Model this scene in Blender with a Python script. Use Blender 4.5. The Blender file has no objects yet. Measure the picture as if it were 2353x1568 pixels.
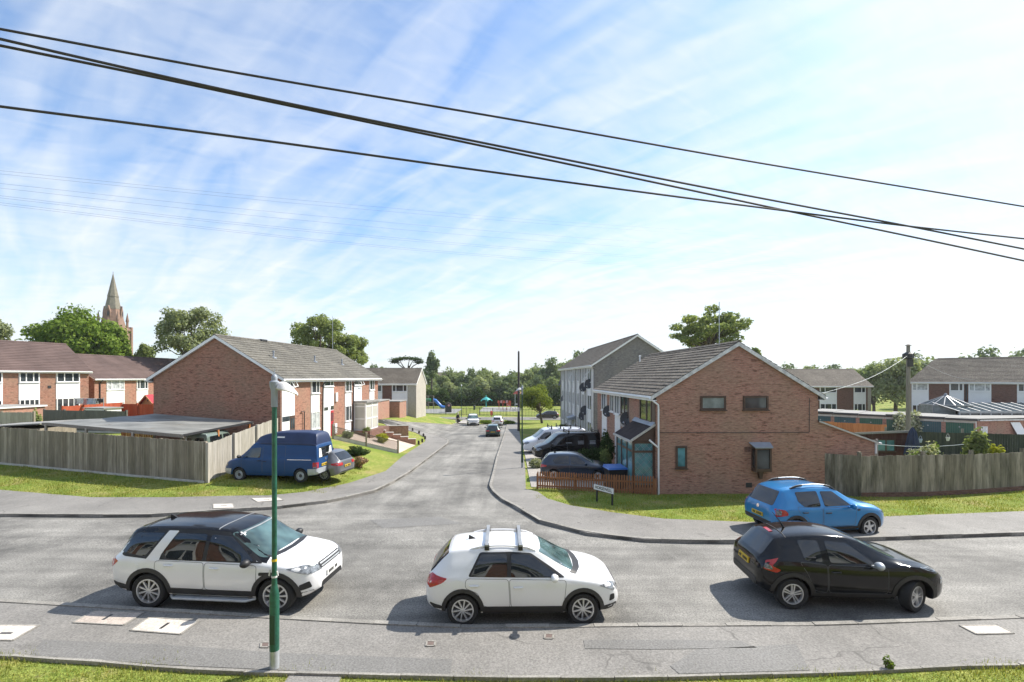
import bpy, bmesh, math, random
import numpy as np
from mathutils import Vector, Matrix, geometry
from mathutils.bvhtree import BVHTree
random.seed(7); rng = np.random.default_rng(7)
SC = bpy.context.scene; COL = SC.collection
F = 1120.0; CX = 1176.5; HY = 868.0; CAM = 5.15      # focal length, centre and horizon in photo units, eye height

# ------------------------------------------------------------------ terrain
def sstep(a, b, x):
    t = min(1.0, max(0.0, (x - a) / (b - a))); return t * t * (3 - 2 * t)
def street(y): return -0.037 * min(max(0.0, y - 15.0), 85.0)
def H(x, y):
    """height of the ground: the street falls away, the left side is a raised bank"""
    z = street(y)
    d = -8.7 - x
    if d > 0 and 15 < y < 95:
        cap = (0.72 - street(y)) if y < 50 else (0.72 - street(50)) * (1 - sstep(50, 54, y)) + 1.75 * sstep(50, 54, y)
        r = min(0.30 * d, cap) if y < 48 or y > 56 else min(0.22 * d, cap)
        z += r * sstep(18.5, 31, y) * (1 - sstep(78, 94, y))
    return z
def gp(px, py):
    """ground point seen at a photo position"""
    kx = (px - CX) / F; kz = (py - HY) / F
    y = 3.0
    while y < 600 and CAM - kz * y > H(kx * y, y): y += 0.1 if y < 60 else 0.4
    a, b = y - 0.45, y
    for _ in range(20):
        m = (a + b) / 2
        if CAM - kz * m > H(kx * m, m): a = m
        else: b = m
    return Vector((kx * b, b, H(kx * b, b)))
def at(px, py, Y): return Vector(((px - CX) / F * Y, Y, CAM - (py - HY) / F * Y))

# ------------------------------------------------------------------ mesh builder
class MB:
    def __init__(s): s.v = []; s.f = []; s.m = []
    def add(s, vs, fs, mi=0):
        o = len(s.v); s.v += [tuple(v) for v in vs]
        s.f += [tuple(i + o for i in f) for f in fs]; s.m += [mi] * len(fs)
    def hexa(s, p, mi=0):
        s.add(p, [(0, 3, 2, 1), (4, 5, 6, 7), (0, 1, 5, 4), (1, 2, 6, 5), (2, 3, 7, 6), (3, 0, 4, 7)], mi)
    def box(s, x0, x1, y0, y1, z0, z1, mi=0):
        if x0 > x1: x0, x1 = x1, x0
        if y0 > y1: y0, y1 = y1, y0
        s.hexa([(x0, y0, z0), (x1, y0, z0), (x1, y1, z0), (x0, y1, z0), (x0, y0, z1), (x1, y0, z1), (x1, y1, z1), (x0, y1, z1)], mi)
    def obox(s, fr, u0, u1, v0, v1, n0, n1, mi=0):
        o, u, n = fr; w = Vector((0, 0, 1))
        p = [o + u * a + w * b + n * c for (a, c, b) in ((u0, n0, v0), (u1, n0, v0), (u1, n1, v0), (u0, n1, v0), (u0, n0, v1), (u1, n0, v1), (u1, n1, v1), (u0, n1, v1))]
        if u.cross(n).z < 0: p = [p[i] for i in (3, 2, 1, 0, 7, 6, 5, 4)]
        s.hexa(p, mi)
    def bar(s, a, b, w, h, mi=0, up=(0, 0, 1)):
        a = Vector(a); b = Vector(b); d = (b - a).normalized(); up = Vector(up)
        if abs(d.dot(up)) > 0.98: up = Vector((1, 0, 0))
        r = d.cross(up).normalized() * w / 2; t = r.cross(d).normalized() * h / 2
        s.hexa([a - r - t, a + r - t, b + r - t, b - r - t, a - r + t, a + r + t, b + r + t, b - r + t], mi)
    def tube(s, pts, r, seg=8, mi=0, cap=True):
        pts = [Vector(p) for p in pts]; n = len(pts)
        rs = r if isinstance(r, (list, tuple)) else [r] * n
        vs = []; fs = []; ref = Vector((0, 0, 1))
        d0 = (pts[1] - pts[0]).normalized()
        if abs(d0.z) > 0.9: ref = Vector((1, 0, 0))
        for i, p in enumerate(pts):
            d = (pts[min(i + 1, n - 1)] - pts[max(i - 1, 0)]).normalized()
            a = d.cross(ref)
            if a.length < 1e-4: a = d.cross(Vector((0, 1, 0)))
            a.normalize(); b = d.cross(a)
            for k in range(seg):
                t = 2 * math.pi * k / seg
                vs.append(p + (a * math.cos(t) + b * math.sin(t)) * rs[i])
        for i in range(n - 1):
            for k in range(seg):
                k2 = (k + 1) % seg
                fs.append((i * seg + k, i * seg + k2, (i + 1) * seg + k2, (i + 1) * seg + k))
        if cap:
            fs.append(tuple(range(seg))[::-1]); fs.append(tuple((n - 1) * seg + k for k in range(seg)))
        s.add(vs, fs, mi)
    def lathe(s, prof, seg=20, mi=0, c=(0, 0, 0), ax='z', caps=True):
        """prof = [(radius, height)]"""
        c = Vector(c); vs = []; fs = []; n = len(prof)
        for (r, h) in prof:
            for k in range(seg):
                t = 2 * math.pi * k / seg; a, b = r * math.cos(t), r * math.sin(t)
                vs.append(c + Vector((a, b, h) if ax == 'z' else (a, h, b)))
        for i in range(n - 1):
            for k in range(seg):
                k2 = (k + 1) % seg; q = (i * seg + k, i * seg + k2, (i + 1) * seg + k2, (i + 1) * seg + k)
                fs.append(q if ax == 'z' else q[::-1])
        for i in ((0, n - 1) if caps else ()):
            if prof[i][0] > 1e-4: fs.append(tuple(i * seg + k for k in range(seg)))
        s.add(vs, fs, mi)
    def prism(s, poly, d, mi=0):
        """poly: 3d outline, d: extrusion vector"""
        n = len(poly); poly = [Vector(p) for p in poly]; d = Vector(d)
        s.add(poly + [p + d for p in poly], [tuple(range(n))[::-1], tuple(range(n, 2 * n))] + [(i, (i + 1) % n, n + (i + 1) % n, n + i) for i in range(n)], mi)
    def build(s, name, mat, parent=None, smooth=False, ang=35, loc=None, uv=True, fixn=False):
        me = bpy.data.meshes.new(name); me.from_pydata(s.v, [], s.f)
        mats = mat if isinstance(mat, (list, tuple)) else [mat]
        for m in mats: me.materials.append(m)
        if len(mats) > 1: me.polygons.foreach_set('material_index', s.m)
        if fixn:
            bm = bmesh.new(); bm.from_mesh(me); bmesh.ops.recalc_face_normals(bm, faces=bm.faces); bm.to_mesh(me); bm.free()
        if smooth:
            me.polygons.foreach_set('use_smooth', [True] * len(me.polygons))
            me.set_sharp_from_angle(angle=math.radians(ang))
        if uv: boxuv(me)
        me.update()
        o = bpy.data.objects.new(name, me); COL.objects.link(o)
        if parent: o.parent = parent
        if loc is not None: o.location = loc
        return o
def boxuv(me):
    uvl = me.uv_layers.new(name='UVMap'); nl = len(me.loops)
    if not nl: return
    co = np.empty(len(me.vertices) * 3); me.vertices.foreach_get('co', co); co = co.reshape(-1, 3)
    lv = np.empty(nl, dtype=np.int64); me.loops.foreach_get('vertex_index', lv)
    nr = np.empty(len(me.polygons) * 3); me.polygons.foreach_get('normal', nr); nr = nr.reshape(-1, 3)
    lt = np.empty(len(me.polygons), dtype=np.int64); me.polygons.foreach_get('loop_total', lt)
    fn = np.repeat(nr, lt, axis=0); p = co[lv]
    h = np.stack([-fn[:, 1], fn[:, 0]], 1); l = np.linalg.norm(h, axis=1, keepdims=True)
    flat = l[:, 0] < 0.3; h = h / np.maximum(l, 1e-6)
    u = (p[:, :2] * h).sum(1); v = p[:, 2].copy()
    u[flat] = p[flat, 0]; v[flat] = p[flat, 1]
    uvl.data.foreach_set('uv', np.stack([u, v], 1).ravel())

def thing(name, label, cat, loc=(0, 0, 0), yaw=0.0, group=None):
    o = bpy.data.objects.new(name, None); COL.objects.link(o)
    o.empty_display_size = 0.2
    o.location = loc; o.rotation_euler = (0, 0, yaw); o['label'] = label; o['category'] = cat
    if group: o['group'] = group
    return o
def tag(o, label, cat, group=None, kind=None):
    o['label'] = label; o['category'] = cat
    if group: o['group'] = group
    if kind: o['kind'] = kind
    return o
def struct(o, kind='structure'): o['kind'] = kind; return o
def copy_tree(o, parent=None):
    c = o.copy(); COL.objects.link(c); c.parent = parent
    for ch in [k for k in bpy.data.objects if k.parent == o]: copy_tree(ch, c)
    return c

# ------------------------------------------------------------------ materials
def nt(name):
    m = bpy.data.materials.new(name); m.use_nodes = True
    t = m.node_tree; return m, t, t.nodes['Principled BSDF'], t.nodes['Material Output']
def node(t, typ, **kw):
    n = t.nodes.new(typ)
    for k, v in kw.items():
        if k.startswith('i_'):
            key = k[2:].replace('_', ' ')
            n.inputs[int(key) if key.isdigit() else key].default_value = v
        else: setattr(n, k, v)
    return n
def ramp(t, fac, stops):
    r = t.nodes.new('ShaderNodeValToRGB'); el = r.color_ramp.elements
    while len(el) < len(stops): el.new(0.5)
    for e, (p, c) in zip(el, stops):
        e.position = p; e.color = (c, c, c, 1) if isinstance(c, (int, float)) else (*c, 1)
    t.links.new(fac, r.inputs['Fac']); return r.outputs['Color']
def noise(t, vec, scale, detail=4, rough=0.55, dist=0.0):
    n = node(t, 'ShaderNodeTexNoise'); n.inputs['Scale'].default_value = scale
    n.inputs['Detail'].default_value = detail; n.inputs['Roughness'].default_value = rough; n.inputs['Distortion'].default_value = dist
    if vec is not None: t.links.new(vec, n.inputs['Vector'])
    return n.outputs['Fac']
def mapping(t, vec, scale=(1, 1, 1), rot=(0, 0, 0)):
    if any(rot):
        r = node(t, 'ShaderNodeMapping'); r.inputs['Rotation'].default_value = rot; t.links.new(vec, r.inputs['Vector']); vec = r.outputs['Vector']; rot = (0, 0, 0)
    m = node(t, 'ShaderNodeMapping'); m.inputs['Scale'].default_value = scale; m.inputs['Rotation'].default_value = rot
    t.links.new(vec, m.inputs['Vector']); return m.outputs['Vector']
def mix(t, fac, a, b, blend='MIX'):
    n = node(t, 'ShaderNodeMix', data_type='RGBA', blend_type=blend)
    for sock, v in ((n.inputs[0], fac), (n.inputs[6], a), (n.inputs[7], b)):
        if hasattr(v, 'links'): t.links.new(v, sock)
        elif sock.type == 'RGBA': sock.default_value = (*v, 1) if len(v) == 3 else v
        else: sock.default_value = v
    return n.outputs[2]
def bump(t, h, bsdf, strength=0.3, dist=0.02):
    b = node(t, 'ShaderNodeBump'); b.inputs['Strength'].default_value = strength; b.inputs['Distance'].default_value = dist
    t.links.new(h, b.inputs['Height']); t.links.new(b.outputs['Normal'], bsdf.inputs['Normal'])
def mul(c, k): return tuple(min(1, x * k) for x in c)

def plain(name, col, rough=0.6, var=0.12, scale=2.0, metal=0.0, spec=0.5, coat=0.0, bmp=0.0, stretch=(1, 1, 1), island=0.0, fine=0):
    m, t, b, o = nt(name)
    tc = node(t, 'ShaderNodeTexCoord'); vec = mapping(t, tc.outputs['Object'], stretch)
    f = noise(t, vec, scale, 5)
    c = ramp(t, f, [(0.3, mul(col, 1 - var)), (0.7, mul(col, 1 + var))])
    if fine:
        f2 = noise(t, vec, fine, 2); c = mix(t, 0.5, c, ramp(t, f2, [(0.3, 0.25), (0.7, 0.75)]), 'OVERLAY')
    if island:
        g = node(t, 'ShaderNodeNewGeometry')
        c = mix(t, 1.0, c, ramp(t, g.outputs['Random Per Island'], [(0, 1 - island), (1, 1.0)]), 'MULTIPLY')
    t.links.new(c, b.inputs['Base Color'])
    b.inputs['Roughness'].default_value = rough; b.inputs['Metallic'].default_value = metal
    b.inputs['Specular IOR Level'].default_value = spec
    if coat: b.inputs['Coat Weight'].default_value = coat; b.inputs['Coat Roughness'].default_value = 0.03
    if bmp: bump(t, f, b, bmp)
    return m
def brickmat(name, c1, c2, mortar, stain=(0.5, 0.45, 0.42), dark=0.55):
    m, t, b, o = nt(name)
    uv = node(t, 'ShaderNodeUVMap').outputs['UV']
    bt = node(t, 'ShaderNodeTexBrick'); t.links.new(uv, bt.inputs['Vector'])
    for k, v in (('Scale', 1.0), ('Brick Width', 0.225), ('Row Height', 0.075), ('Mortar Size', 0.007), ('Bias', 0.0)): bt.inputs[k].default_value = v
    bt.inputs['Color1'].default_value = (*c1, 1); bt.inputs['Color2'].default_value = (*c2, 1); bt.inputs['Mortar'].default_value = (*mortar, 1)
    f = noise(t, mapping(t, uv, (2.3, 9.0, 1)), 1.0, 3, 0.7)           # runs of burnt bricks
    c = mix(t, ramp(t, f, [(0.53, 0.0), (0.64, 1.0)]), bt.outputs['Color'], mix(t, 1.0, bt.outputs['Color'], (dark, dark * 0.92, dark * 0.95), 'MULTIPLY'))
    f2 = noise(t, uv, 0.55, 5, 0.6)                                      # weathering
    c = mix(t, ramp(t, f2, [(0.40, 0.0), (0.70, 0.8)]), c, stain)
    f3 = noise(t, mapping(t, uv, (3.0, 12.0, 1)), 1.7, 2)
    c = mix(t, 0.6, c, ramp(t, f3, [(0.3, 0.3), (0.7, 0.7)]), 'OVERLAY')
    t.links.new(c, b.inputs['Base Color']); b.inputs['Roughness'].default_value = 0.9; b.inputs['Specular IOR Level'].default_value = 0.25
    bump(t, bt.outputs['Fac'], b, -0.4, 0.008)
    return m
def roofmat(name, c1, c2, lichen, amt=0.5):
    m, t, b, o = nt(name)
    tc = node(t, 'ShaderNodeTexCoord'); g = node(t, 'ShaderNodeNewGeometry')
    c = mix(t, ramp(t, g.outputs['Random Per Island'], [(0.0, 0.3), (1.0, 0.7)]), c1, c2)
    f = noise(t, tc.outputs['Object'], 8.5, 5, 0.8)
    c = mix(t, ramp(t, f, [(0.50, 0.0), (0.64, amt)]), c, lichen)
    f2 = noise(t, tc.outputs['Object'], 0.5, 4)
    c = mix(t, 0.7, c, ramp(t, f2, [(0.3, 0.35), (0.7, 0.65)]), 'OVERLAY')
    t.links.new(c, b.inputs['Base Color']); b.inputs['Roughness'].default_value = 0.85; b.inputs['Specular IOR Level'].default_value = 0.3
    return m
def glassmat(name, col, rough=0.03, var=0.5, scale=1.2, spec=0.6):
    m, t, b, o = nt(name)
    tc = node(t, 'ShaderNodeTexCoord')
    f = noise(t, tc.outputs['Object'], scale, 2)
    t.links.new(ramp(t, f, [(0.35, mul(col, 1 - var)), (0.65, mul(col, 1 + var))]), b.inputs['Base Color'])
    b.inputs['Roughness'].default_value = rough; b.inputs['Specular IOR Level'].default_value = spec
    return m
def leafmat(name, c1, c2, trans=0.4):
    m, t, b, o = nt(name)
    g = node(t, 'ShaderNodeNewGeometry'); tc = node(t, 'ShaderNodeTexCoord')
    c = mix(t, g.outputs['Random Per Island'], c1, c2)
    f = noise(t, tc.outputs['Object'], 0.6, 3)
    c = mix(t, 0.7, c, ramp(t, f, [(0.3, 0.36), (0.7, 0.64)]), 'OVERLAY')
    t.nodes.remove(b)
    d = node(t, 'ShaderNodeBsdfDiffuse'); tr = node(t, 'ShaderNodeBsdfTranslucent'); ms = node(t, 'ShaderNodeMixShader')
    t.links.new(c, d.inputs['Color'])
    t.links.new(mix(t, 1.0, c, (1.0, 1.0, 0.55), 'MULTIPLY'), tr.inputs['Color'])
    ms.inputs[0].default_value = trans
    t.links.new(d.outputs[0], ms.inputs[1]); t.links.new(tr.outputs[0], ms.inputs[2]); t.links.new(ms.outputs[0], o.inputs['Surface'])
    return m
def woodmat(name, c1, c2, streak=(0.5, 0.5, 0.45), amt=0.5, rough=0.85, zs=0.6):
    """vertical boards: tint per board, long stains running down"""
    m, t, b, o = nt(name)
    g = node(t, 'ShaderNodeNewGeometry'); tc = node(t, 'ShaderNodeTexCoord')
    c = mix(t, g.outputs['Random Per Island'], c1, c2)
    f = noise(t, mapping(t, tc.outputs['Object'], (1.6, 1.6, 0.5 * zs)), 2.0, 5, 0.65)
    c = mix(t, ramp(t, f, [(0.42, 0.0), (0.68, amt)]), c, streak)
    f2 = noise(t, mapping(t, tc.outputs['Object'], (14.0, 14.0, 0.8)), 2.0, 3)
    c = mix(t, 0.6, c, ramp(t, f2, [(0.3, 0.33), (0.7, 0.67)]), 'OVERLAY')
    t.links.new(c, b.inputs['Base Color']); b.inputs['Roughness'].default_value = rough; b.inputs['Specular IOR Level'].default_value = 0.25
    return m

M = {}
M['brick'] = brickmat('red_brick', (0.41, 0.19, 0.13), (0.32, 0.15, 0.10), (0.29, 0.21, 0.165), (0.28, 0.19, 0.135), dark=0.45)
M['brick_b'] = brickmat('orange_brick', (0.44, 0.225, 0.165), (0.37, 0.185, 0.135), (0.31, 0.225, 0.175), (0.33, 0.225, 0.16), dark=0.5)
M['brick_dk'] = brickmat('brown_brick', (0.20, 0.095, 0.065), (0.15, 0.075, 0.055), (0.2, 0.15, 0.13), (0.16, 0.10, 0.08))
M['brick_gy'] = brickmat('grey_brick', (0.225, 0.215, 0.21), (0.16, 0.155, 0.16), (0.24, 0.23, 0.22), (0.24, 0.22, 0.2), 0.65)
M['stone'] = brickmat('pale_stone', (0.42, 0.39, 0.33), (0.36, 0.33, 0.28), (0.45, 0.42, 0.37), (0.45, 0.42, 0.36), 0.75)
M['roof_a'] = roofmat('grey_tiles', (0.088, 0.082, 0.07), (0.14, 0.13, 0.11), (0.34, 0.325, 0.265), 0.55)
M['roof_b'] = roofmat('brown_tiles', (0.075, 0.062, 0.05), (0.13, 0.108, 0.086), (0.36, 0.335, 0.265), 0.65)
M['roof_r'] = roofmat('plum_tiles', (0.105, 0.072, 0.064), (0.132, 0.092, 0.082), (0.15, 0.11, 0.10), 0.2)
M['white'] = plain('white_paint', (0.80, 0.80, 0.79), 0.45, 0.04)
M['white_panel'] = plain('white_boarding', (0.80, 0.80, 0.80), 0.4, 0.05, 0.8)
M['white_old'] = plain('flaking_white_paint', (0.60, 0.59, 0.57), 0.6, 0.28, 5.0)
M['render_gy'] = plain('grey_render', (0.36, 0.33, 0.30), 0.8, 0.12)
M['brownwood'] = plain('brown_window_wood', (0.075, 0.042, 0.03), 0.45, 0.2, 6.0)
M['glass'] = glassmat('window_glass', (0.045, 0.055, 0.06), 0.04)
M['glass_c'] = glassmat('curtained_glass', (0.42, 0.44, 0.44), 0.15, 0.35, 3.0)
M['glass_t'] = glassmat('teal_glass', (0.12, 0.27, 0.29), 0.06, 0.35, 1.5)
M['glass_f'] = glassmat('frosted_glass', (0.20, 0.23, 0.22), 0.35, 0.2, 3.0)
M['cream_glass'] = glassmat('cream_blind_glass', (0.50, 0.49, 0.44), 0.15, 0.08, 1.0); M['lead'] = plain('lead_flashing', (0.28, 0.31, 0.35), 0.5, 0.15)
M['black'] = plain('black_plastic', (0.018, 0.018, 0.019), 0.5, 0.2, 5)
M['dark'] = plain('dark_iron', (0.03, 0.03, 0.032), 0.5, 0.2, 5)
M['concrete'] = plain('pale_concrete', (0.50, 0.48, 0.44), 0.9, 0.15, 3.0, fine=40)
M['kerb'] = plain('kerb_concrete', (0.29, 0.275, 0.245), 0.9, 0.18, 4.0, island=0.25, fine=30)
M['felt'] = plain('mineral_felt', (0.27, 0.265, 0.25), 0.9, 0.12, 0.8, fine=20)
M['darkfelt'] = plain('dark_felt', (0.06, 0.05, 0.05), 1.0, 0.25, 3, spec=0.1)
M['grey_metal'] = plain('grey_metal', (0.30, 0.31, 0.32), 0.45, 0.15, 4, metal=0.3)
M['galv'] = plain('galvanised_steel', (0.45, 0.48, 0.50), 0.45, 0.15, 6, metal=0.4)
M['polewood'] = plain('weathered_pole_wood', (0.24, 0.215, 0.185), 0.9, 0.2, 4.0, stretch=(6, 6, 0.5))
M['darkpole'] = plain('tarred_pole_wood', (0.055, 0.045, 0.04), 0.85, 0.2, 4.0, stretch=(6, 6, 0.5))
M['fence_gy'] = woodmat('silvered_boards', (0.20, 0.17, 0.125), (0.37, 0.325, 0.255), (0.13, 0.115, 0.08), 0.6)
M['fence_lt'] = woodmat('pale_boards', (0.36, 0.33, 0.275), (0.48, 0.445, 0.385), (0.27, 0.25, 0.205), 0.45)
M['fence_dk'] = woodmat('algae_stained_boards', (0.20, 0.175, 0.13), (0.36, 0.32, 0.26), (0.07, 0.066, 0.046), 0.9)
M['fence_gn'] = woodmat('dark_stained_boards', (0.05, 0.06, 0.045), (0.085, 0.09, 0.065), (0.03, 0.04, 0.03), 0.6)
M['fence_pn'] = woodmat('grey_panel_boards', (0.12, 0.12, 0.105), (0.16, 0.155, 0.135), (0.09, 0.09, 0.08), 0.5)
M['fence_or'] = woodmat('orange_stained_boards', (0.48, 0.185, 0.06), (0.56, 0.235, 0.085), (0.40, 0.15, 0.05), 0.4)
M['fence_rd'] = woodmat('red_stained_boards', (0.36, 0.075, 0.035), (0.44, 0.105, 0.05), (0.30, 0.07, 0.04), 0.4)
M['picket'] = woodmat('red_brown_pickets', (0.26, 0.115, 0.055), (0.36, 0.165, 0.08), (0.20, 0.09, 0.045), 0.4)
M['maroon'] = woodmat('maroon_shed_boards', (0.075, 0.032, 0.03), (0.10, 0.042, 0.036), (0.16, 0.12, 0.11), 0.35)
M['pine'] = woodmat('honey_pine', (0.42, 0.22, 0.10), (0.5, 0.27, 0.13), (0.36, 0.18, 0.08), 0.3)
M['blue_lid'] = plain('blue_plastic', (0.05, 0.16, 0.48), 0.4, 0.12)
M['green_door'] = plain('green_steel', (0.022, 0.10, 0.062), 0.5, 0.2, 1.5)
M['teal_door'] = plain('blue_green_steel', (0.028, 0.085, 0.095), 0.5, 0.2, 1.5)
M['red'] = plain('red_paint', (0.42, 0.03, 0.04), 0.4, 0.12)
M['lamp_green'] = plain('lamp_post_green', (0.016, 0.095, 0.062), 0.36, 0.22, 3.0, fine=18); M['lamp_dark'] = plain('dark_lamp_post_green', (0.014, 0.05, 0.04), 0.4, 0.2, 3.0); M['veranda'] = plain('smoked_roof_panels', (0.07, 0.088, 0.10), 1.0, 0.12, spec=0.0)

# ------------------------------------------------------------------ draped sheets
def densify(pts, step):
    out = []
    n = len(pts)
    for i in range(n):
        a = Vector(pts[i]); b = Vector(pts[(i + 1) % n]); k = max(1, int((b - a).length / step))
        out += [a.lerp(b, j / k) for j in range(k)]
    return out
def inpoly(P, poly):
    """P: (n,2) array, poly: list of xy"""
    x, y = P[:, 0], P[:, 1]; r = np.zeros(len(P), bool); n = len(poly)
    for i in range(n):
        x0, y0 = poly[i][0], poly[i][1]; x1, y1 = poly[(i + 1) % n][0], poly[(i + 1) % n][1]
        if y0 == y1: continue
        c = ((y0 > y) != (y1 > y)) & (x < (x1 - x0) * (y - y0) / (y1 - y0) + x0); r ^= c
    return r
def edist(P, poly, closed=True):
    d = np.full(len(P), 1e9); n = len(poly)
    for i in range(n if closed else n - 1):
        a = np.array(poly[i][:2]); b = np.array(poly[(i + 1) % n][:2]); ab = b - a; L = (ab ** 2).sum()
        if L < 1e-12: continue
        t = np.clip(((P - a) @ ab) / L, 0, 1); q = a + t[:, None] * ab
        d = np.minimum(d, np.sqrt(((P - q) ** 2).sum(1)))
    return d
def cdt(poly, step):
    """triangulated polygon with inner grid points; returns 2d verts and tris"""
    pts = densify([Vector((p[0], p[1])) for p in poly], step)
    arr = np.array([tuple(p) for p in pts]); lo = arr.min(0); hi = arr.max(0)
    gx = np.arange(lo[0] + step * 0.5, hi[0], step); gy = np.arange(lo[1] + step * 0.5, hi[1], step)
    if len(gx) and len(gy):
        g = np.stack(np.meshgrid(gx, gy), -1).reshape(-1, 2)
        g = g[inpoly(g, arr)]
        if len(g): g = g[edist(g, arr) > step * 0.4]
    else: g = np.zeros((0, 2))
    n = len(pts)
    vs = [Vector(p) for p in pts] + [Vector((float(a), float(b))) for a, b in g]
    r = geometry.delaunay_2d_cdt(vs, [(i, (i + 1) % n) for i in range(n)], [], 1, 1e-5)
    return r[0], r[2]
def sheet(name, poly, off, mat, step=1.0, drop=0.12, hf=H):
    vs, fs = cdt(poly, step); mb = MB()
    mb.add([(v.x, v.y, hf(v.x, v.y) + off) for v in vs], [tuple(f) if ((vs[f[1]] - vs[f[0]]).cross(vs[f[2]] - vs[f[0]]) > 0) else tuple(f)[::-1] for f in fs])
    if drop:                                                   # a real edge to the slab
        pts = densify([Vector((p[0], p[1])) for p in poly], step); n = len(pts)
        mb.add([(p.x, p.y, hf(p.x, p.y) + off) for p in pts] + [(p.x, p.y, hf(p.x, p.y) + off - drop) for p in pts],
               [(i, (i + 1) % n, n + (i + 1) % n, n + i) for i in range(n)])
    return mb.build(name, mat)
# ------------------------------------------------------------------ camera, sun, sky
cam = bpy.data.cameras.new('camera'); co = bpy.data.objects.new('camera', cam); COL.objects.link(co); SC.camera = co
cam.lens = 36 * F / 2353; cam.sensor_width = 36; cam.shift_y = (HY - 784) / 2353; cam.clip_end = 6000; cam.clip_start = 0.2
co.location = (0, 0, CAM); co.rotation_euler = (math.pi / 2, 0, 0)
SUN_AZ = math.radians(61); SUN_EL = math.radians(45)              # azimuth: to the right of straight ahead
sl = bpy.data.lights.new('sun', 'SUN'); so = bpy.data.objects.new('sun', sl); COL.objects.link(so)
sl.energy = 4.6; sl.angle = math.radians(0.6); sl.color = (1.0, 0.94, 0.85)
sd = Vector((math.sin(SUN_AZ) * math.cos(SUN_EL), math.cos(SUN_AZ) * math.cos(SUN_EL), math.sin(SUN_EL)))
so.rotation_euler = sd.to_track_quat('Z', 'Y').to_euler()
W = bpy.data.worlds.new('World'); SC.world = W; W.use_nodes = True
t = W.node_tree; bg = t.nodes['Background']
sky = t.nodes.new('ShaderNodeTexSky'); sky.sky_type = 'NISHITA'; sky.sun_disc = False
sky.sun_elevation = SUN_EL; sky.sun_rotation = SUN_AZ; sky.air_density = 1.0; sky.dust_density = 0.9; sky.ozone_density = 1.6
tc = node(t, 'ShaderNodeTexCoord'); sx = node(t, 'ShaderNodeSeparateXYZ'); t.links.new(tc.outputs['Generated'], sx.inputs[0])
def mth(op, a, b=None):
    n = node(t, 'ShaderNodeMath', operation=op)
    for i, v in enumerate((a, b)):
        if v is None: continue
        if hasattr(v, 'links'): t.links.new(v, n.inputs[i])
        else: n.inputs[i].default_value = v
    return n.outputs[0]
zz = mth('ADD', mth('MAXIMUM', sx.outputs[2], 0.0), 0.25)
cv = node(t, 'ShaderNodeCombineXYZ'); t.links.new(mth('DIVIDE', sx.outputs[0], zz), cv.inputs[0]); t.links.new(mth('DIVIDE', sx.outputs[1], zz), cv.inputs[1])
n1 = noise(t, mapping(t, cv.outputs[0], (2.0, 8.0, 1), (0, 0, math.radians(39))), 1.15, 4, 0.42, 0.9)      # combed cirrus
n2 = noise(t, mapping(t, cv.outputs[0], (0.7, 1.1, 1), (0, 0, math.radians(39))), 1.1, 4, 0.5, 0.5)          # where the veil is thick
n3 = noise(t, mapping(t, cv.outputs[0], (5.0, 12.0, 1), (0, 0, math.radians(-25))), 1.5, 4, 0.5, 0.9)        # fine ripples
cl = mth('ADD', mth('ADD', mth('MULTIPLY', n1, 0.85), mth('MULTIPLY', n2, 0.70)), mth("MULTIPLY", n3, 0.34))
side = mth("MULTIPLY", sx.outputs[0], 0.15)                       # thicker veil towards the sun
low = mth('MULTIPLY', mth('MAXIMUM', mth("SUBTRACT", 0.36, sx.outputs[2]), 0.0), 1.3)
mask = ramp(t, mth('MULTIPLY', mth('ADD', mth('ADD', cl, side), low), 0.5), [(0.35, 0.10), (0.50, 0.44), (0.67, 0.90)])
skc = mix(t, 1.0, sky.outputs['Color'], (0.72, 0.94, 1.11), 'MULTIPLY')
cc = mix(t, mask, skc, (4.75, 4.95, 5.15))
t.links.new(cc, bg.inputs['Color']); bg.inputs['Strength'].default_value = 0.125
SC.view_settings.view_transform = 'Standard'; SC.view_settings.look = 'None'; SC.view_settings.exposure = 0.76; SC.view_settings.gamma = 1.0
SC.cycles.use_denoising = True; SC.cycles.max_bounces = 6; SC.cycles.diffuse_bounces = 3; SC.cycles.glossy_bounces = 3; SC.cycles.transmission_bounces = 3
SC.cycles.transparent_max_bounces = 6; SC.cycles.caustics_reflective = False; SC.cycles.caustics_refractive = False

# ------------------------------------------------------------------ street plan (photo positions turned into ground points)
def gpz(px, py, dz):
    global CAM
    c = CAM; CAM = c - dz; p = gp(px, py); CAM = c; return p
G2 = lambda L, dz=0.0: [tuple(gpz(a, b, dz)[:2]) for a, b in L]
NK = [(-45, 13.2), (-24, 12.2)] + G2([(0, 1383), (320, 1402), (640, 1422), (860, 1434), (1060, 1443), (1230, 1443), (1400, 1440), (1900, 1437), (2353, 1420)], 0.05) + [(24, 11.3), (45, 12.8)]
FR = [(45, 18.6), (26, 16.8)] + G2([(2353, 1228), (2000, 1240), (1700, 1247), (1580, 1246), (1480, 1243), (1350, 1228), (1240, 1200), (1180, 1164), (1152, 1149.6), (1132, 1132), (1124, 1119), (1127, 1106), (1133, 1083.5), (1141, 1050), (1147, 1032.7), (1162, 987)], 0.05) + [(-0.8, 79)]
BF = [(-9.0, 79)] + G2([(1040, 976.8), (980, 973), (923.5, 970.5), (865, 966.6)], 0.05) + [(-24, 66), (-45, 70)]
BN = [(-45, 62), (-24, 59)] + G2([(880, 973), (915, 979), (956, 987), (971, 991), (1001, 1000), (1021, 1007.6), (1031, 1013), (1029, 1020), (1012, 1033), (979, 1058), (939, 1088), (900, 1111), (861, 1130), (797, 1145), (751, 1154), (628, 1168.5), (542, 1173.7), (351, 1186), (234, 1187), (0, 1185)], 0.05) + [(-27, 18.1), (-45, 19.4)]
ROAD = NK + FR + BF + BN
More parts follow.
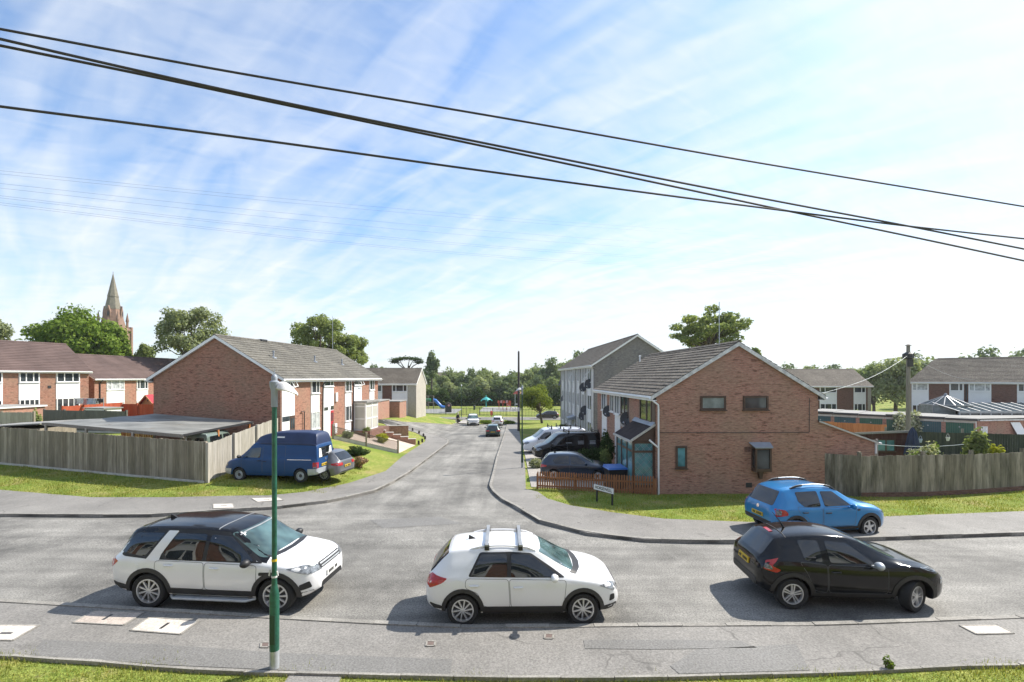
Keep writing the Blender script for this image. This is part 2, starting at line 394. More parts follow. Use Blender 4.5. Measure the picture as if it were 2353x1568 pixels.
NP = [(-45, 10.6), (-24, 9.8)] + G2([(0, 1502), (68, 1512), (203, 1517), (305, 1527), (389, 1534), (508, 1541), (768, 1547), (1130, 1556), (1474, 1556), (1556, 1554), (1929, 1543), (2217, 1528), (2353, 1526)], 0.1) + [(24, 9.6), (45, 10.8)]
LP = [(-45, 23.2), (-27, 21.6)] + G2([(0, 1126), (130, 1136.6), (208, 1143), (390, 1143), (521, 1140), (615, 1139), (698.5, 1131), (803, 1110), (886, 1083), (923.6, 1050), (959, 1027), (978, 1014), (976, 1005), (955, 994), (925, 986), (893, 980)], 0.1)
RP = [(45, 22.4), (27, 19.6)] + G2([(2353, 1175), (2033, 1187), (1722, 1200), (1526, 1192.5), (1409, 1178), (1311, 1161.7), (1258, 1146), (1236, 1130.5), (1208, 1124), (1207, 1077), (1194, 994.6)], 0.1) + [(0.95, 79)]

def node_math(t, op, a, b):
    n = node(t, 'ShaderNodeMath', operation=op); t.links.new(a, n.inputs[0]); n.inputs[1].default_value = b; return n.outputs[0]
def asphalt(name, base, warm, crack=True, pat=0.35, fine=0.8):
    m, t, b, o = nt(name)
    v = node(t, 'ShaderNodeTexCoord').outputs['Object']
    f1 = noise(t, v, 0.35, 6, 0.6); f2 = noise(t, v, 2.2, 4, 0.6); f3 = noise(t, v, 26.0, 3, 0.7)
    c = ramp(t, f1, [(0.3, mul(base, 1 - pat)), (0.7, mul(base, 1 + pat * 0.6))])
    c = mix(t, ramp(t, f2, [(0.5, 0.0), (0.75, 0.55)]), c, warm)
    c = mix(t, fine, c, ramp(t, f3, [(0.30, 0.15), (0.7, 0.85)]), 'OVERLAY')
    if name == 'road_asphalt':                       # wheel tracks along each street, oily spots
        sep = node(t, 'ShaderNodeSeparateXYZ'); t.links.new(v, sep.inputs[0])
        sw = ramp(t, node_math(t, 'MULTIPLY', sep.outputs[1], 0.02), [(0.37, 0.0), (0.41, 1.0)])
        tr = mix(t, sw, ramp(t, noise(t, mapping(t, v, (0.07, 1.0, 1)), 1.6, 3), [(0.35, 0.30), (0.65, 0.70)]), ramp(t, noise(t, mapping(t, v, (1.0, 0.07, 1)), 1.6, 3), [(0.35, 0.30), (0.65, 0.70)]))
        c = mix(t, 0.45, c, tr, 'OVERLAY')
        c = mix(t, ramp(t, noise(t, v, 1.1, 3, 0.6), [(0.66, 0.0), (0.76, 0.55)]), c, mul(base, 0.45))
    if crack:
        vo = node(t, 'ShaderNodeTexVoronoi', feature='DISTANCE_TO_EDGE'); vo.inputs['Scale'].default_value = 0.42
        wv = node(t, 'ShaderNodeVectorMath', operation='ADD'); t.links.new(v, wv.inputs[0])
        nn = node(t, 'ShaderNodeTexNoise'); nn.inputs['Scale'].default_value = 1.2; t.links.new(v, nn.inputs['Vector']); t.links.new(nn.outputs['Color'], wv.inputs[1])
        t.links.new(wv.outputs[0], vo.inputs['Vector'])
        k = ramp(t, vo.outputs['Distance'], [(0.0, 1.0), (0.012, 0.0)])
        k2 = mix(t, 1.0, k, ramp(t, noise(t, v, 0.5, 2), [(0.5, 0.0), (0.6, 0.7)]), 'MULTIPLY')
        c = mix(t, k2, c, mul(base, 0.35))
    t.links.new(c, b.inputs['Base Color']); b.inputs['Roughness'].default_value = 0.8; b.inputs['Specular IOR Level'].default_value = 0.35
    bump(t, f3, b, 0.35, 0.01)
    return m
M['road'] = asphalt('road_asphalt', (0.205, 0.197, 0.178), (0.262, 0.252, 0.228), False, 0.55)
M['pave'] = asphalt('pavement_asphalt', (0.215, 0.205, 0.188), (0.265, 0.25, 0.228), True, 0.25, 0.5)
M['patch'] = asphalt('darker_asphalt', (0.18, 0.175, 0.164), (0.205, 0.20, 0.19), False, 0.2, 0.5)
M['drive'] = asphalt('driveway', (0.34, 0.315, 0.285), (0.42, 0.39, 0.35), False, 0.2)
M['gravel'] = asphalt('pinkish_gravel', (0.50, 0.40, 0.33), (0.60, 0.52, 0.45), False, 0.25)
def grassmat(name, g, y, d):
    m, t, b, o = nt(name)
    v = node(t, 'ShaderNodeTexCoord').outputs['Object']
    f1 = noise(t, v, 0.45, 5, 0.6); f2 = noise(t, mapping(t, v, (1, 1, 1)), 4.0, 4, 0.7); f3 = noise(t, v, 30, 2, 0.7)
    c = mix(t, ramp(t, f1, [(0.38, 0.0), (0.66, 1.0)]), g, y)
    c = mix(t, ramp(t, f2, [(0.48, 0.0), (0.70, 0.75)]), c, d)
    c = mix(t, ramp(t, noise(t, v, 0.9, 4, 0.65), [(0.56, 0.0), (0.68, 0.6)]), c, (0.30, 0.235, 0.12))
    c = mix(t, 0.9, c, ramp(t, f3, [(0.3, 0.15), (0.7, 0.85)]), 'OVERLAY')
    t.links.new(c, b.inputs['Base Color']); b.inputs['Roughness'].default_value = 0.95; b.inputs['Specular IOR Level'].default_value = 0.1
    bump(t, f3, b, 0.6, 0.04)
    return m
M['grass'] = grassmat('lawn', (0.155, 0.215, 0.038), (0.295, 0.285, 0.082), (0.10, 0.155, 0.028))

# ground: one sheet to the horizon, finer near the street
def lines(a, b, fine, far):
    L = list(np.arange(a, b + 1e-6, fine)); s = fine
    lo, hi = [], []; x = b
    while x < far: s *= 1.22; x += s; hi.append(x)
    s = fine; x = a
    while x > -far: s *= 1.22; x -= s; lo.append(x)
    return np.array(lo[::-1] + L + hi)
gx = lines(-32, 32, 0.5, 3200); gy = lines(5.5, 100, 0.5, 3200); gy = gy[gy > -120]
X, Y = np.meshgrid(gx, gy); P2 = np.stack([X.ravel(), Y.ravel()], 1)
Z = np.array([H(a, b) for a, b in P2]) + 0.06
near = (np.abs(P2[:, 0]) < 46) & (P2[:, 1] < 82) & (P2[:, 1] > 5)
idx = np.where(near)[0]; ins = inpoly(P2[idx], ROAD) | (edist(P2[idx], ROAD) < 0.45)
Z[idx[ins]] -= 0.32
nx, ny = len(gx), len(gy)
mb = MB(); mb.v = [(float(a), float(b), float(c)) for (a, b), c in zip(P2, Z)]
mb.f = [(j * nx + i, j * nx + i + 1, (j + 1) * nx + i + 1, (j + 1) * nx + i) for j in range(ny - 1) for i in range(nx - 1)]; mb.m = [0] * len(mb.f)
struct(mb.build('ground', M['grass'], smooth=True, ang=80, uv=False))
struct(sheet('road', ROAD, 0.0, M['road'], 1.0, 0.1))
struct(sheet('pavement', NP + NK[::-1], 0.105, M['pave'], 0.8, 0.1))
struct(sheet('pavement', LP + [p for p in BN[2:]], 0.105, M['pave'], 0.8, 0.1))
struct(sheet('pavement', RP + FR[::-1], 0.105, M['pave'], 0.8, 0.1))
def kerb(name, pts, off_side, w=0.13, top=0.125, mat=None, seg=0.9, hgt=0.16):
    mb = MB(); P = [Vector(p) for p in pts]; L = [0]
    for a, b in zip(P, P[1:]): L.append(L[-1] + (b - a).length)
    def pos(s):
        for i in range(len(P) - 1):
            if s <= L[i + 1] or i == len(P) - 2: return P[i].lerp(P[i + 1], (s - L[i]) / max(1e-6, L[i + 1] - L[i]))
    s = 0
    while s < L[-1] - 0.05:
        e = min(s + seg, L[-1]); a = pos(s + 0.006); b = pos(e - 0.006); d = (b - a).normalized(); n = Vector((-d.y, d.x)) * off_side * w
        tp = top + random.uniform(-0.008, 0.008)
        q = [a, b, b + n, a + n]
        if off_side < 0: q = q[::-1]
        mb.hexa([(p.x, p.y, H(p.x, p.y) + tp - hgt) for p in q] + [(p.x, p.y, H(p.x, p.y) + tp) for p in q])
        s = e
    return struct(mb.build(name, mat or M['kerb']))
kerb('kerb', NK, -1); kerb('kerb', FR, -1); kerb('kerb', BN, -1); kerb('kerb', BF, -1, 0.12, 0.09)
kerb('edging_kerb', NP, -1, 0.06, 0.125, None, 0.9, 0.2)
M['blade'] = leafmat('grass_blades', (0.17, 0.24, 0.036), (0.40, 0.375, 0.115), 0.42)

# far street beyond the dead end, park path
struct(sheet('far_road', [(-120, 91.5), (120, 91.5), (120, 98.0), (-120, 98.0)], 0.02 + 0.06, M['road'], 4, 0.1))
struct(sheet('pavement', [(-120, 98.12), (120, 98.12), (120, 100.4), (-120, 100.4)], 0.17, M['drive'], 4, 0.1))
struct(sheet('pavement', [(-120, 89.6), (120, 89.6), (120, 91.4), (-120, 91.4)], 0.15, M['pave'], 4, 0.08))
struct(sheet('path', [(-9.0, 79.0), (-7.4, 79.0), (-7.4, 89.5), (-9.0, 89.5)], 0.10, M['drive'], 1, 0.05))
struct(sheet('path', [(-0.8, 66), (0.95, 66), (0.95, 89.5), (-0.8, 89.5)], 0.10, M['pave'], 1, 0.05))
# driveways and gravel in front of the right-hand houses, gravel garden on the left
struct(sheet('driveway', [(0.98, 30.6), (6.3, 30.6), (6.6, 43.2), (0.98, 43.2)], 0.10, M['drive'], 0.8, 0.05))
struct(sheet('gravel_drive', [(0.95, 24.1), (6.4, 23.0), (6.3, 30.3), (0.95, 30.3)], 0.09, M['drive'], 0.8, 0.05))
struct(sheet('gravel_garden', [(-8.8, 38.1), (-8.75, 44.2), (-13.0, 44.0), (-13.2, 36.4)], 0.10, M['gravel'], 0.6, 0.05))
# darker repairs in the near pavement
for pl in ([(100, 1470), (390, 1482), (640, 1500), (1040, 1515), (1035, 1549), (700, 1542), (390, 1528), (70, 1505)], [(1600, 1492), (1830, 1480), (1860, 1540), (1560, 1548), (1540, 1530)], [(1340, 1470), (1560, 1470), (1700, 1472), (1740, 1488), (1500, 1492), (1345, 1490)]):
    struct(sheet('pavement_repair', G2(pl, 0.115), 0.112, M['patch'], 0.5, 0))
for pl in ([(850, 1195), (1010, 1188), (1060, 1204), (880, 1214)],):
    struct(sheet('road_repair', G2(pl, 0), 0.005, M['patch'], 0.6, 0))
# ------------------------------------------------------------------ houses
V = Vector
def window(E, fr, u0, u1, v0, v1, splits=(), trans=None, fm='white', pm='glass', fw=0.055, d=0.05, sill=True, name='window', openl=None):
    """frame with mullions, one pane mesh as its child. fr = (origin, along, outward)"""
    mb = MB(); W_ = u1 - u0
    mb.obox(fr, u0, u0 + fw, v0, v1, -0.01, d); mb.obox(fr, u1 - fw, u1, v0, v1, -0.01, d)
    mb.obox(fr, u0 + fw, u1 - fw, v0, v0 + fw, -0.01, d - 0.002); mb.obox(fr, u0 + fw, u1 - fw, v1 - fw, v1, -0.01, d - 0.002)
    for s in splits: mb.obox(fr, u0 + W_ * s - fw * 0.6, u0 + W_ * s + fw * 0.6, v0 + fw, v1 - fw, -0.01, d - 0.004)
    if trans: mb.obox(fr, u0 + fw, u1 - fw, v0 + (v1 - v0) * trans - fw * 0.5, v0 + (v1 - v0) * trans + fw * 0.5, -0.01, d - 0.006)
    if sill: mb.obox(fr, u0 - 0.04, u1 + 0.04, v0 - 0.05, v0 - 0.002, -0.01, d + 0.05)
    if openl:                                         # an opened casement standing out
        a, b = u0 + W_ * openl[0], u0 + W_ * openl[1]; o, u, n = fr
        q = [o + u * a + n * (d + 0.02) + V((0, 0, v1 - fw)), o + u * b + n * (d + 0.02) + V((0, 0, v1 - fw))]
        dn = V((0, 0, -(v1 - v0) * 0.82)) + n * (v1 - v0) * 0.4
        for (s, e) in ((q[0], q[0] + dn), (q[1], q[1] + dn), (q[0] + dn, q[1] + dn), (q[0], q[1])): mb.bar(s, e, 0.06, 0.04)
    w = mb.build(name, M[fm], E)
    p = MB(); p.obox(fr, u0 + fw * 0.9, u1 - fw * 0.9, v0 + fw * 0.9, v1 - fw * 0.9, -0.01, d * 0.45); p.build('pane', M[pm], w)
    return w
def slope_roof(mb, eA, eB, rA, rB, course=0.34, col=0.45, lift=0.032, jit=0.006):
    """tile courses from the eave edge eA-eB up to the ridge rA-rB"""
    eA, eB, rA, rB = map(V, (eA, eB, rA, rB)); L = (eB - eA).length; S = (rA - eA).length
    nc = max(2, round(S / course)); nk = max(1, round(L / col)); up = (eB - eA).cross(rA - eA).normalized()
    if up.z < 0: up = -up
    flip = (eB - eA).cross(rA - eA).z < 0
    for i in range(nc):
        a, b = i / nc, (i + 1) / nc + 0.02 / nc
        for k in range(nk):
            s, e = k / nk, (k + 1) / nk
            j = random.uniform(-jit, jit)
            lo0 = eA.lerp(rA, a).lerp(eB.lerp(rB, a), s) + up * (lift + j); lo1 = eA.lerp(rA, a).lerp(eB.lerp(rB, a), e) + up * (lift + j)
            hi0 = eA.lerp(rA, b).lerp(eB.lerp(rB, b), s) + up * 0.002; hi1 = eA.lerp(rA, b).lerp(eB.lerp(rB, b), e) + up * 0.002
            d0 = lo0 - up * (lift + 0.02); d1 = lo1 - up * (lift + 0.02)
            q = [lo0, lo1, hi1, hi0, d0, d1]
            fs = [(0, 1, 2, 3), (4, 5, 1, 0)]
            if flip: fs = [f[::-1] for f in fs]
            mb.add(q, fs)
def house(name, label, loc, yaw, s, w, L, zb, eave, ridge, wall, roof, over=0.35, verge=0.18, gables=True, course=0.34, col=0.45, barge='white', group=None, hip=0):
    """terrace block: front wall on x=0 facing s*x, length along +y, depth w to the other side"""
    E = thing(name, label, 'building', loc, yaw, group)
    X0 = 0.0; X1 = -s * w; xm = (X0 + X1) / 2
    mb = MB(); sec = [(X0, zb), (X1, zb), (X1, eave), (xm, ridge - 0.08), (X0, eave)]
    if s < 0: sec = [(X1, zb), (X0, zb), (X0, eave), (xm, ridge - 0.08), (X1, eave)]
    else: sec = [sec[1], sec[0], sec[4], sec[3], sec[2]]
    if hip:
        mb.box(X0, X1, 0, L, zb, eave); mb.prism([(x, L - 0.2, max(z, eave - 0.1)) for x, z in sec[2:]], (0, 0.2, 0))
    else: mb.prism([(x, 0, z) for x, z in sec], (0, L, 0))
    mb.build('wall', M[wall], E, fixn=True)
    pitch = (ridge - eave) / (w / 2); r = MB()
    for sg, xe in ((s, X0), (-s, X1)):
        ex = xe + sg * over; ez = eave - over * pitch + 0.06
        slope_roof(r, (ex, -verge, ez), (ex, L + verge, ez), (xm, hip - verge, ridge + 0.06), (xm, L + verge, ridge + 0.06), course, col)
    if hip:
        ez = eave - over * pitch + 0.06
        slope_roof(r, (X0 + s * over, -verge, ez), (X1 - s * over, -verge, ez), (xm, hip - verge, ridge + 0.06), (xm, hip - verge + 0.01, ridge + 0.06), course, col)
    for i in range(max(1, int(L / 0.45))):
        if -verge + (L + 2 * verge) * i / int(L / 0.45) < hip - 0.3: continue
        a = -verge + (L + 2 * verge) * i / int(L / 0.45); b = -verge + (L + 2 * verge) * (i + 1) / int(L / 0.45) - 0.01
        r.add([(xm - 0.14, a, ridge + 0.03), (xm, a, ridge + 0.13), (xm + 0.14, a, ridge + 0.03), (xm - 0.14, b, ridge + 0.03), (xm, b, ridge + 0.13), (xm + 0.14, b, ridge + 0.03)],
              [(0, 1, 4, 3), (1, 2, 5, 4), (0, 2, 1), (3, 4, 5)])
    rf = r.build('roof', M[roof], E)
    for yy, sgn in (((-verge, 1), (L + verge, -1)) if not hip else ((L + verge, -1),)):                       # barge boards, deep enough to close the verge
        b = MB()
        for sg, xe in ((s, X0), (-s, X1)):
            ex = xe + sg * over; ez = eave - over * pitch
            h = 0.23
            poly = [(ex, yy, ez - h + 0.10), (xm, yy, ridge - h + 0.10), (xm, yy, ridge + 0.055), (ex, yy, ez + 0.055)]
            b.prism(poly, (0, sgn * 0.035, 0))
            sf = [(ex, yy + sgn * 0.036, ez - 0.10), (xm, yy + sgn * 0.036, ridge - 0.10), (xm, yy + sgn * 0.036, ridge - 0.05), (ex, yy + sgn * 0.036, ez - 0.05)]
            b.prism(sf, (0, sgn * (verge - 0.04), 0))
        b.build('bargeboard', M[barge], E, fixn=True)
    for sg, xe in ((s, X0), (-s, X1)):                                    # fascia with gutter, soffit
        g = MB(); ex = xe + sg * over; ez = eave - over * pitch
        g.box(ex - sg * 0.03, ex + sg * 0.002, -verge + 0.04, L + verge - 0.04, ez - 0.17, ez + 0.05)
        g.box(xe + sg * 0.003, ex - sg * 0.032, -verge + 0.04, L + verge - 0.04, ez - 0.16, ez - 0.13)
        q = [(ex + sg * 0.01 + sg * 0.055 * (1 + math.cos(a)), ez - 0.02 + 0.055 * math.sin(a)) for a in [math.pi + k * math.pi / 6 for k in range(7)]]
        for (x0, z0), (x1, z1) in zip(q, q[1:]):
            g.add([(x0, -verge, z0), (x1, -verge, z1), (x1, L + verge, z1), (x0, L + verge, z0)], [(0, 1, 2, 3)])
        g.build('gutter', M['white'], E)
    return E
def fr_front(s): return (V((0, 0, 0)), V((0, 1, 0)), V((s, 0, 0)))
def fr_gable(s): return (V((0, 0, 0)), V((-s, 0, 0)), V((0, -1, 0)))
def panel(E, fr, u0, u1, v0, v1, mat='white_panel', name='cladding_panel', d=0.035, grooves=0):
    mb = MB()
    if grooves:
        for i in range(grooves):
            a = v0 + (v1 - v0) * i / grooves; b = v0 + (v1 - v0) * (i + 1) / grooves
            mb.obox(fr, u0, u1, a + 0.006, b - 0.006, -0.01, d)
    else: mb.obox(fr, u0, u1, v0, v1, -0.01, d)
    return mb.build(name, M[mat], E)
def pipe(E, pts, mat='white', r=0.04, name='drainpipe'):
    mb = MB(); mb.tube(pts, r, 8); return mb.build(name, M[mat], E, smooth=True)
def door(E, fr, u0, u1, v0, v1, mat='red', glazed=True):
    mb = MB(); mb.obox(fr, u0, u1, v0, v1, -0.01, 0.05)
    for k in range(2):
        for j in range(2):
            a = u0 + (u1 - u0) * (0.12 + 0.42 * k); b = v0 + (v1 - v0) * (0.08 + 0.24 * j)
            mb.obox(fr, a, a + (u1 - u0) * 0.34, b, b + (v1 - v0) * 0.18, 0.05, 0.062)
    d = mb.build('door', M[mat], E)
    if glazed:
        for k in range(2):
            p = MB(); a = u0 + (u1 - u0) * (0.14 + 0.42 * k); p.obox(fr, a, a + (u1 - u0) * 0.30, v0 + (v1 - v0) * 0.6, v0 + (v1 - v0) * 0.92, 0.05, 0.056); p.build('pane', M['glass'], d)
    h = MB(); h.obox(fr, u1 - 0.12, u1 - 0.08, v0 + 0.95, v0 + 1.1, 0.05, 0.10); h.build('handle', M['galv'], d)
    return d
def dish(label, p, to, r=0.33):
    """satellite dish at p; to = unit vector it faces"""
    E = thing('satellite_dish', label, 'satellite dish', p, 0, 'satellite dishes on the right-hand buildings')
    to = V(to).normalized(); a = to.cross(V((0, 0, 1))).normalized(); b = a.cross(to)
    mb = MB(); vs = []; fs = []; n = 14
    for i, (rr, dd) in enumerate(((0, -0.07), (0.5, -0.05), (0.85, -0.015), (1, 0.0), (1.0, -0.012), (0.5, -0.066), (0.0, -0.09))):
        for k in range(n): t_ = 2 * math.pi * k / n; vs.append(a * math.cos(t_) * rr * r + b * math.sin(t_) * rr * r * 1.1 + to * dd)
    for i in range(6):
        for k in range(n): fs.append((i * n + k, i * n + (k + 1) % n, (i + 1) * n + (k + 1) % n, (i + 1) * n + k))
    mb.add(vs, fs); mb.build('reflector', M['dark'], E, smooth=True, fixn=True)
    k = MB(); k.tube([-b * r, -b * r * 0.9 + to * 0.32], 0.015, 6); k.bar(-b * r * 0.9 + to * 0.30, -b * r * 0.8 + to * 0.40, 0.07, 0.07); k.build('feed_arm', M['galv'], E)
    k = MB(); k.tube([-to * 0.08, -to * 0.10 - V((0, 0, 0.25)), -to * 0.34 - V((0, 0, 0.28))], 0.022, 6); k.build('wall_bracket', M['dark'], E)
    return E

# --- left brick terrace: windowless gable to the camera, sunlit front along the side road
yA = -math.atan(0.08); ZA = 0.66
A = house('brick_terrace', 'red brick terrace with a blank gable and mossy grey roof beside the wooden carport', (-14.24, 30.0, 0), yA, 1, 8.34, 16.9, -0.6, 5.22, 7.74, 'brick', 'roof_a', over=0.32, verge=0.2, course=0.33, col=0.4)
fA = fr_front(1)
def white_col(E, fr, u0, u1, eave, zf, up, lo, split=(0.55,), pu='glass', pl='glass', fw=0.055, opn=None, doorcol=None):
    """full-height white infill: upper window, panel, lower window or door, panel"""
    panel(E, fr, u0, u1, zf, eave - 0.02, d=0.03)
    panel(E, fr, u0 + 0.03, u1 - 0.03, (lo[1] if lo else zf + 2.1) + 0.06, up[0] - 0.08, d=0.042, name='spandrel_panel')
    window(E, fr, u0 + 0.04, u1 - 0.04, up[0], up[1], split, None, 'white', pu, fw, 0.075, openl=opn)
    if lo: window(E, fr, u0 + 0.04, u1 - 0.04, lo[0], lo[1], split, None, 'white', pl, fw, 0.075)
EA = 5.1
white_col(A, fA, 0.10, 1.6, EA, ZA, (4.55, 5.06), None, (0.62,), opn=(0.64, 0.98))
door(A, fA, 1.0, 1.6, ZA, ZA + 2.05, 'brownwood')
panel(A, fA, 0.14, 0.95, ZA + 1.75, ZA + 2.05, 'glass', 'transom_light', 0.05)
white_col(A, fA, 3.75, 5.0, EA, ZA, (4.05, 5.06), (1.55, 2.75), (0.6,), 'glass', 'glass_c', opn=None)
white_col(A, fA, 5.62, 7.28, EA, ZA, (4.5, 5.06), None, (0.66,))
door(A, fA, 6.75, 7.25, ZA, ZA + 2.0, 'red')
panel(A, fA, 6.75, 7.25, ZA + 2.06, ZA + 2.35, 'glass', 'transom_light', 0.05); panel(A, fA, 5.7, 6.3, ZA + 2.06, ZA + 2.3, 'glass', 'transom_light', 0.05)
white_col(A, fA, 9.35, 10.6, EA, ZA, (4.0, 5.06), (1.6, 2.85), (0.6,), 'glass', 'glass')
white_col(A, fA, 11.15, 12.8, EA, ZA, (4.5, 5.06), None, (0.6,), opn=(0.62, 0.98))
white_col(A, fA, 14.65, 15.9, EA, ZA, (4.0, 5.06), (1.6, 2.85), (0.6,), 'glass', 'glass')
for y in (5.35, 10.85):
    pipe(A, [(0.30, y + 0.15, 4.95), (0.12, y, 4.6), (0.07, y, 0.4)], 'dark', 0.05)
pipe(A, [(0.05, 2.35, 2.85), (0.10, 2.35, 2.88), (0.10, 2.7, 2.88), (0.10, 2.7, ZA)], 'dark', 0.035, 'waste_pipe')
panel(A, fA, 7.55, 7.85, 3.3, 4.0, 'white', 'alarm_box', 0.12); panel(A, fA, 7.4, 7.75, ZA + 0.2, ZA + 0.95, 'white', 'meter_cabinet', 0.1)
for y, f in ((2.6, 0.48), (8.0, 0.44), (12.6, 0.40)):                   # soil vents through the roof slope
    zx = -8.34 / 2 * f; zz_ = 5.22 + (7.74 - 5.22) * f
    mb = MB(); mb.lathe([(0.05, -0.1), (0.05, 0.42), (0.075, 0.43), (0.075, 0.52), (0.03, 0.53)], 10, 0, (zx, y, zz_)); mb.lathe([(0.22, -0.02), (0.2, 0.06), (0.06, 0.09)], 8, 0, (zx, y, zz_ + 0.02)); mb.build('vent_pipe', M['lead'], A, smooth=True)
mb = MB(); mb.tube([(-4.17, 16.2, 7.8), (-4.17, 16.2, 11.0)], 0.02, 6); mb.tube([(-4.17, 16.2, 10.2), (-4.17, 15.6, 10.2)], 0.012, 5); mb.build('aerial', M['galv'], A)
mb = MB(); mb.box(-4.4, -4.0, 4.5, 5.2, 7.78, 7.9); mb.build('ridge_vent', M['dark'], A)
P_ = MB(); x1 = 1.0; yb0, yb1 = 11.2, 14.0; zt = 3.05                   # glazed white porch on a brick step
for (x, y) in ((0.06, yb0), (x1, yb0), (x1, (yb0 + yb1) / 2), (x1, yb1), (0.06, yb1)): P_.box(x - 0.05, x + 0.05, y - 0.05, y + 0.05, ZA + 0.02, zt)
for z in (ZA + 0.06, ZA + 1.0, zt - 0.35, zt - 0.05):
    P_.box(x1 - 0.04, x1 + 0.04, yb0, yb1, z - 0.04, z + 0.04); P_.box(0.06, x1, yb0 - 0.04, yb0 + 0.04, z - 0.04, z + 0.04); P_.box(0.06, x1, yb1 - 0.04, yb1 + 0.04, z - 0.04, z + 0.04)
pf = P_.build('glazed_porch', M['white'], A)
mb = MB(); mb.box(x1 - 0.02, x1 + 0.015, yb0, yb1, ZA + 0.06, zt - 0.05); mb.box(0.06, x1 - 0.03, yb0 - 0.015, yb0 + 0.02, ZA + 0.06, zt - 0.05); mb.box(0.06, x1 - 0.03, yb1 - 0.02, yb1 + 0.015, ZA + 0.06, zt - 0.05); mb.build('pane', M['cream_glass'], pf)
mb = MB(); mb.box(0.02, x1 + 0.2, yb0 - 0.18, yb1 + 0.15, zt, zt + 0.12); mb.build('porch_roof', M['felt'], pf)
mb = MB(); mb.box(0.0, x1 + 0.55, yb0 - 0.4, yb1 + 1.6, -0.5, ZA + 0.015); mb.build('porch_terrace', M['brick_dk'], A)

# --- right brick block: gable with four windows, brown porch towards the side road
B = house('brick_end_house', 'orange brick end house with four gable windows, brown porch and peeling white bargeboards', (6.63, 22.4, 0), math.atan(0.039), -1, 7.62, 12.6, -1.2, 4.42, 6.74, 'brick_b', 'roof_b', over=0.28, verge=0.14, course=0.30, col=0.31, barge='white_old')
g = fr_gable(-1); f = fr_front(-1)
window(B, g, 2.06, 3.24, 3.66, 4.30, (), None, 'brownwood', 'glass_f', 0.085, 0.06)
window(B, g, 4.06, 5.24, 3.66, 4.30, (), None, 'brownwood', 'glass', 0.085, 0.06)
window(B, g, 0.90, 1.42, 0.98, 2.0, (), None, 'brownwood', 'glass_t', 0.085, 0.06)
mb = MB(); mb.obox(g, 4.46, 5.22, 0.84, 0.98, 0, 0.36); mb.obox(g, 4.46, 5.22, 1.86, 1.94, 0, 0.36)          # oriel window on a bracket
for u in (4.46, 5.14): mb.obox(g, u, u + 0.08, 0.98, 1.86, 0.28, 0.36)
mb.obox(g, 4.46, 4.52, 0.98, 1.86, 0, 0.10)
for k in range(6): mb.obox(g, 5.18 - 0.0, 5.22, 0.98, 1.86, 0.05 * k, 0.05 * k + 0.042)
mb.prism([(4.84 + 0.12, -0.0, 0.84), (4.84 - 0.12, -0.0, 0.84), (4.84 - 0.05, -0.0, 0.48), (4.84 + 0.05, -0.0, 0.48)], (0, -0.16, 0))
ow = mb.build('oriel_window', M['brownwood'], B, fixn=True)
mb = MB(); mb.obox(g, 4.54, 5.14, 0.98, 1.86, 0.29, 0.31); mb.obox(g, 4.48, 4.5, 0.98, 1.86, 0.1, 0.28); mb.build('pane', M['glass'], ow)
mb = MB(); mb.prism([(4.34, -0.005, 2.16), (5.34, -0.005, 2.16), (5.26, -0.42, 1.97), (4.42, -0.42, 1.97)], (0, 0, -0.035)); mb.prism([(4.42, -0.42, 1.97), (5.26, -0.42, 1.97), (5.24, -0.40, 1.92), (4.44, -0.40, 1.92)], (0, 0.03, 0)); mb.build('canopy', M['lead'], ow, fixn=True)
panel(B, g, 4.13, 4.4, 1.72, 1.94, 'brick_dk', 'air_brick', 0.02); panel(B, g, 4.2, 4.48, 0.06, 0.28, 'dark', 'vent_grille', 0.02); panel(B, g, 3.2, 3.42, -0.2, -0.05, 'brick_b', 'air_brick', 0.02)
pipe(B, [(0.05, -0.05, 2.62), (7.15, -0.05, 2.60), (7.18, -0.04, 2.62), (7.2, -0.04, 4.2)], 'dark', 0.012, 'wall_cable')
pipe(B, [(-0.30, -0.06, 4.18), (-0.10, -0.10, 4.02), (0.06, -0.10, 3.9), (0.08, -0.08, 3.7), (0.08, -0.08, -0.3)], 'white', 0.042)
pipe(B, [(-0.35, -0.06, 2.30), (-0.25, -0.10, 2.2), (0.05, -0.10, 1.95)], 'white', 0.04, 'porch_downpipe')
def brown_bay(u0, u1, sp):
    panel(B, f, u0, u1, 2.3, 4.3, 'render_gy', 'infill_panel', 0.02); window(B, f, u0 + 0.05, u1 - 0.05, 3.0, 4.26, sp, None, 'brownwood', 'glass', 0.09, 0.06)
brown_bay(0.5, 2.45, (0.42,)); brown_bay(4.45, 6.15, (0.5,))
for u0, u1 in ((6.25, 7.5), (9.65, 11.05)):
    panel(B, f, u0, u1, -0.2, 4.28, d=0.035, grooves=14)
    window(B, f, u0 + 0.06, u1 - 0.06, 2.95, 4.2, (0.5,), None, 'white', 'glass', 0.07, 0.09); 
window(B, f, 7.75, 8.7, 3.0, 4.1, (0.5,), None, 'white', 'glass', 0.07, 0.06)
panel(B, f, 0.1, 0.48, 2.4, 4.2, 'brownwood', 'window_post', 0.03)
xo = -1.0; pr = MB()                                                       # porch roof and brown-framed glazing below
pr.prism([(-0.005, 0.12, 2.98), (xo - 0.12, 0.12, 2.26), (xo - 0.12, 0.12, 2.20), (-0.005, 0.12, 2.90)], (0, 3.1, 0)); prf = pr.build('porch_roof', M['darkfelt'], B, fixn=True)
mb = MB(); mb.prism([(-0.01, 0.16, 2.88), (xo, 0.16, 2.2), (-0.01, 0.16, 2.2)], (0, 0.04, 0)); mb.build('porch_cheek', M['brownwood'], B, fixn=True)
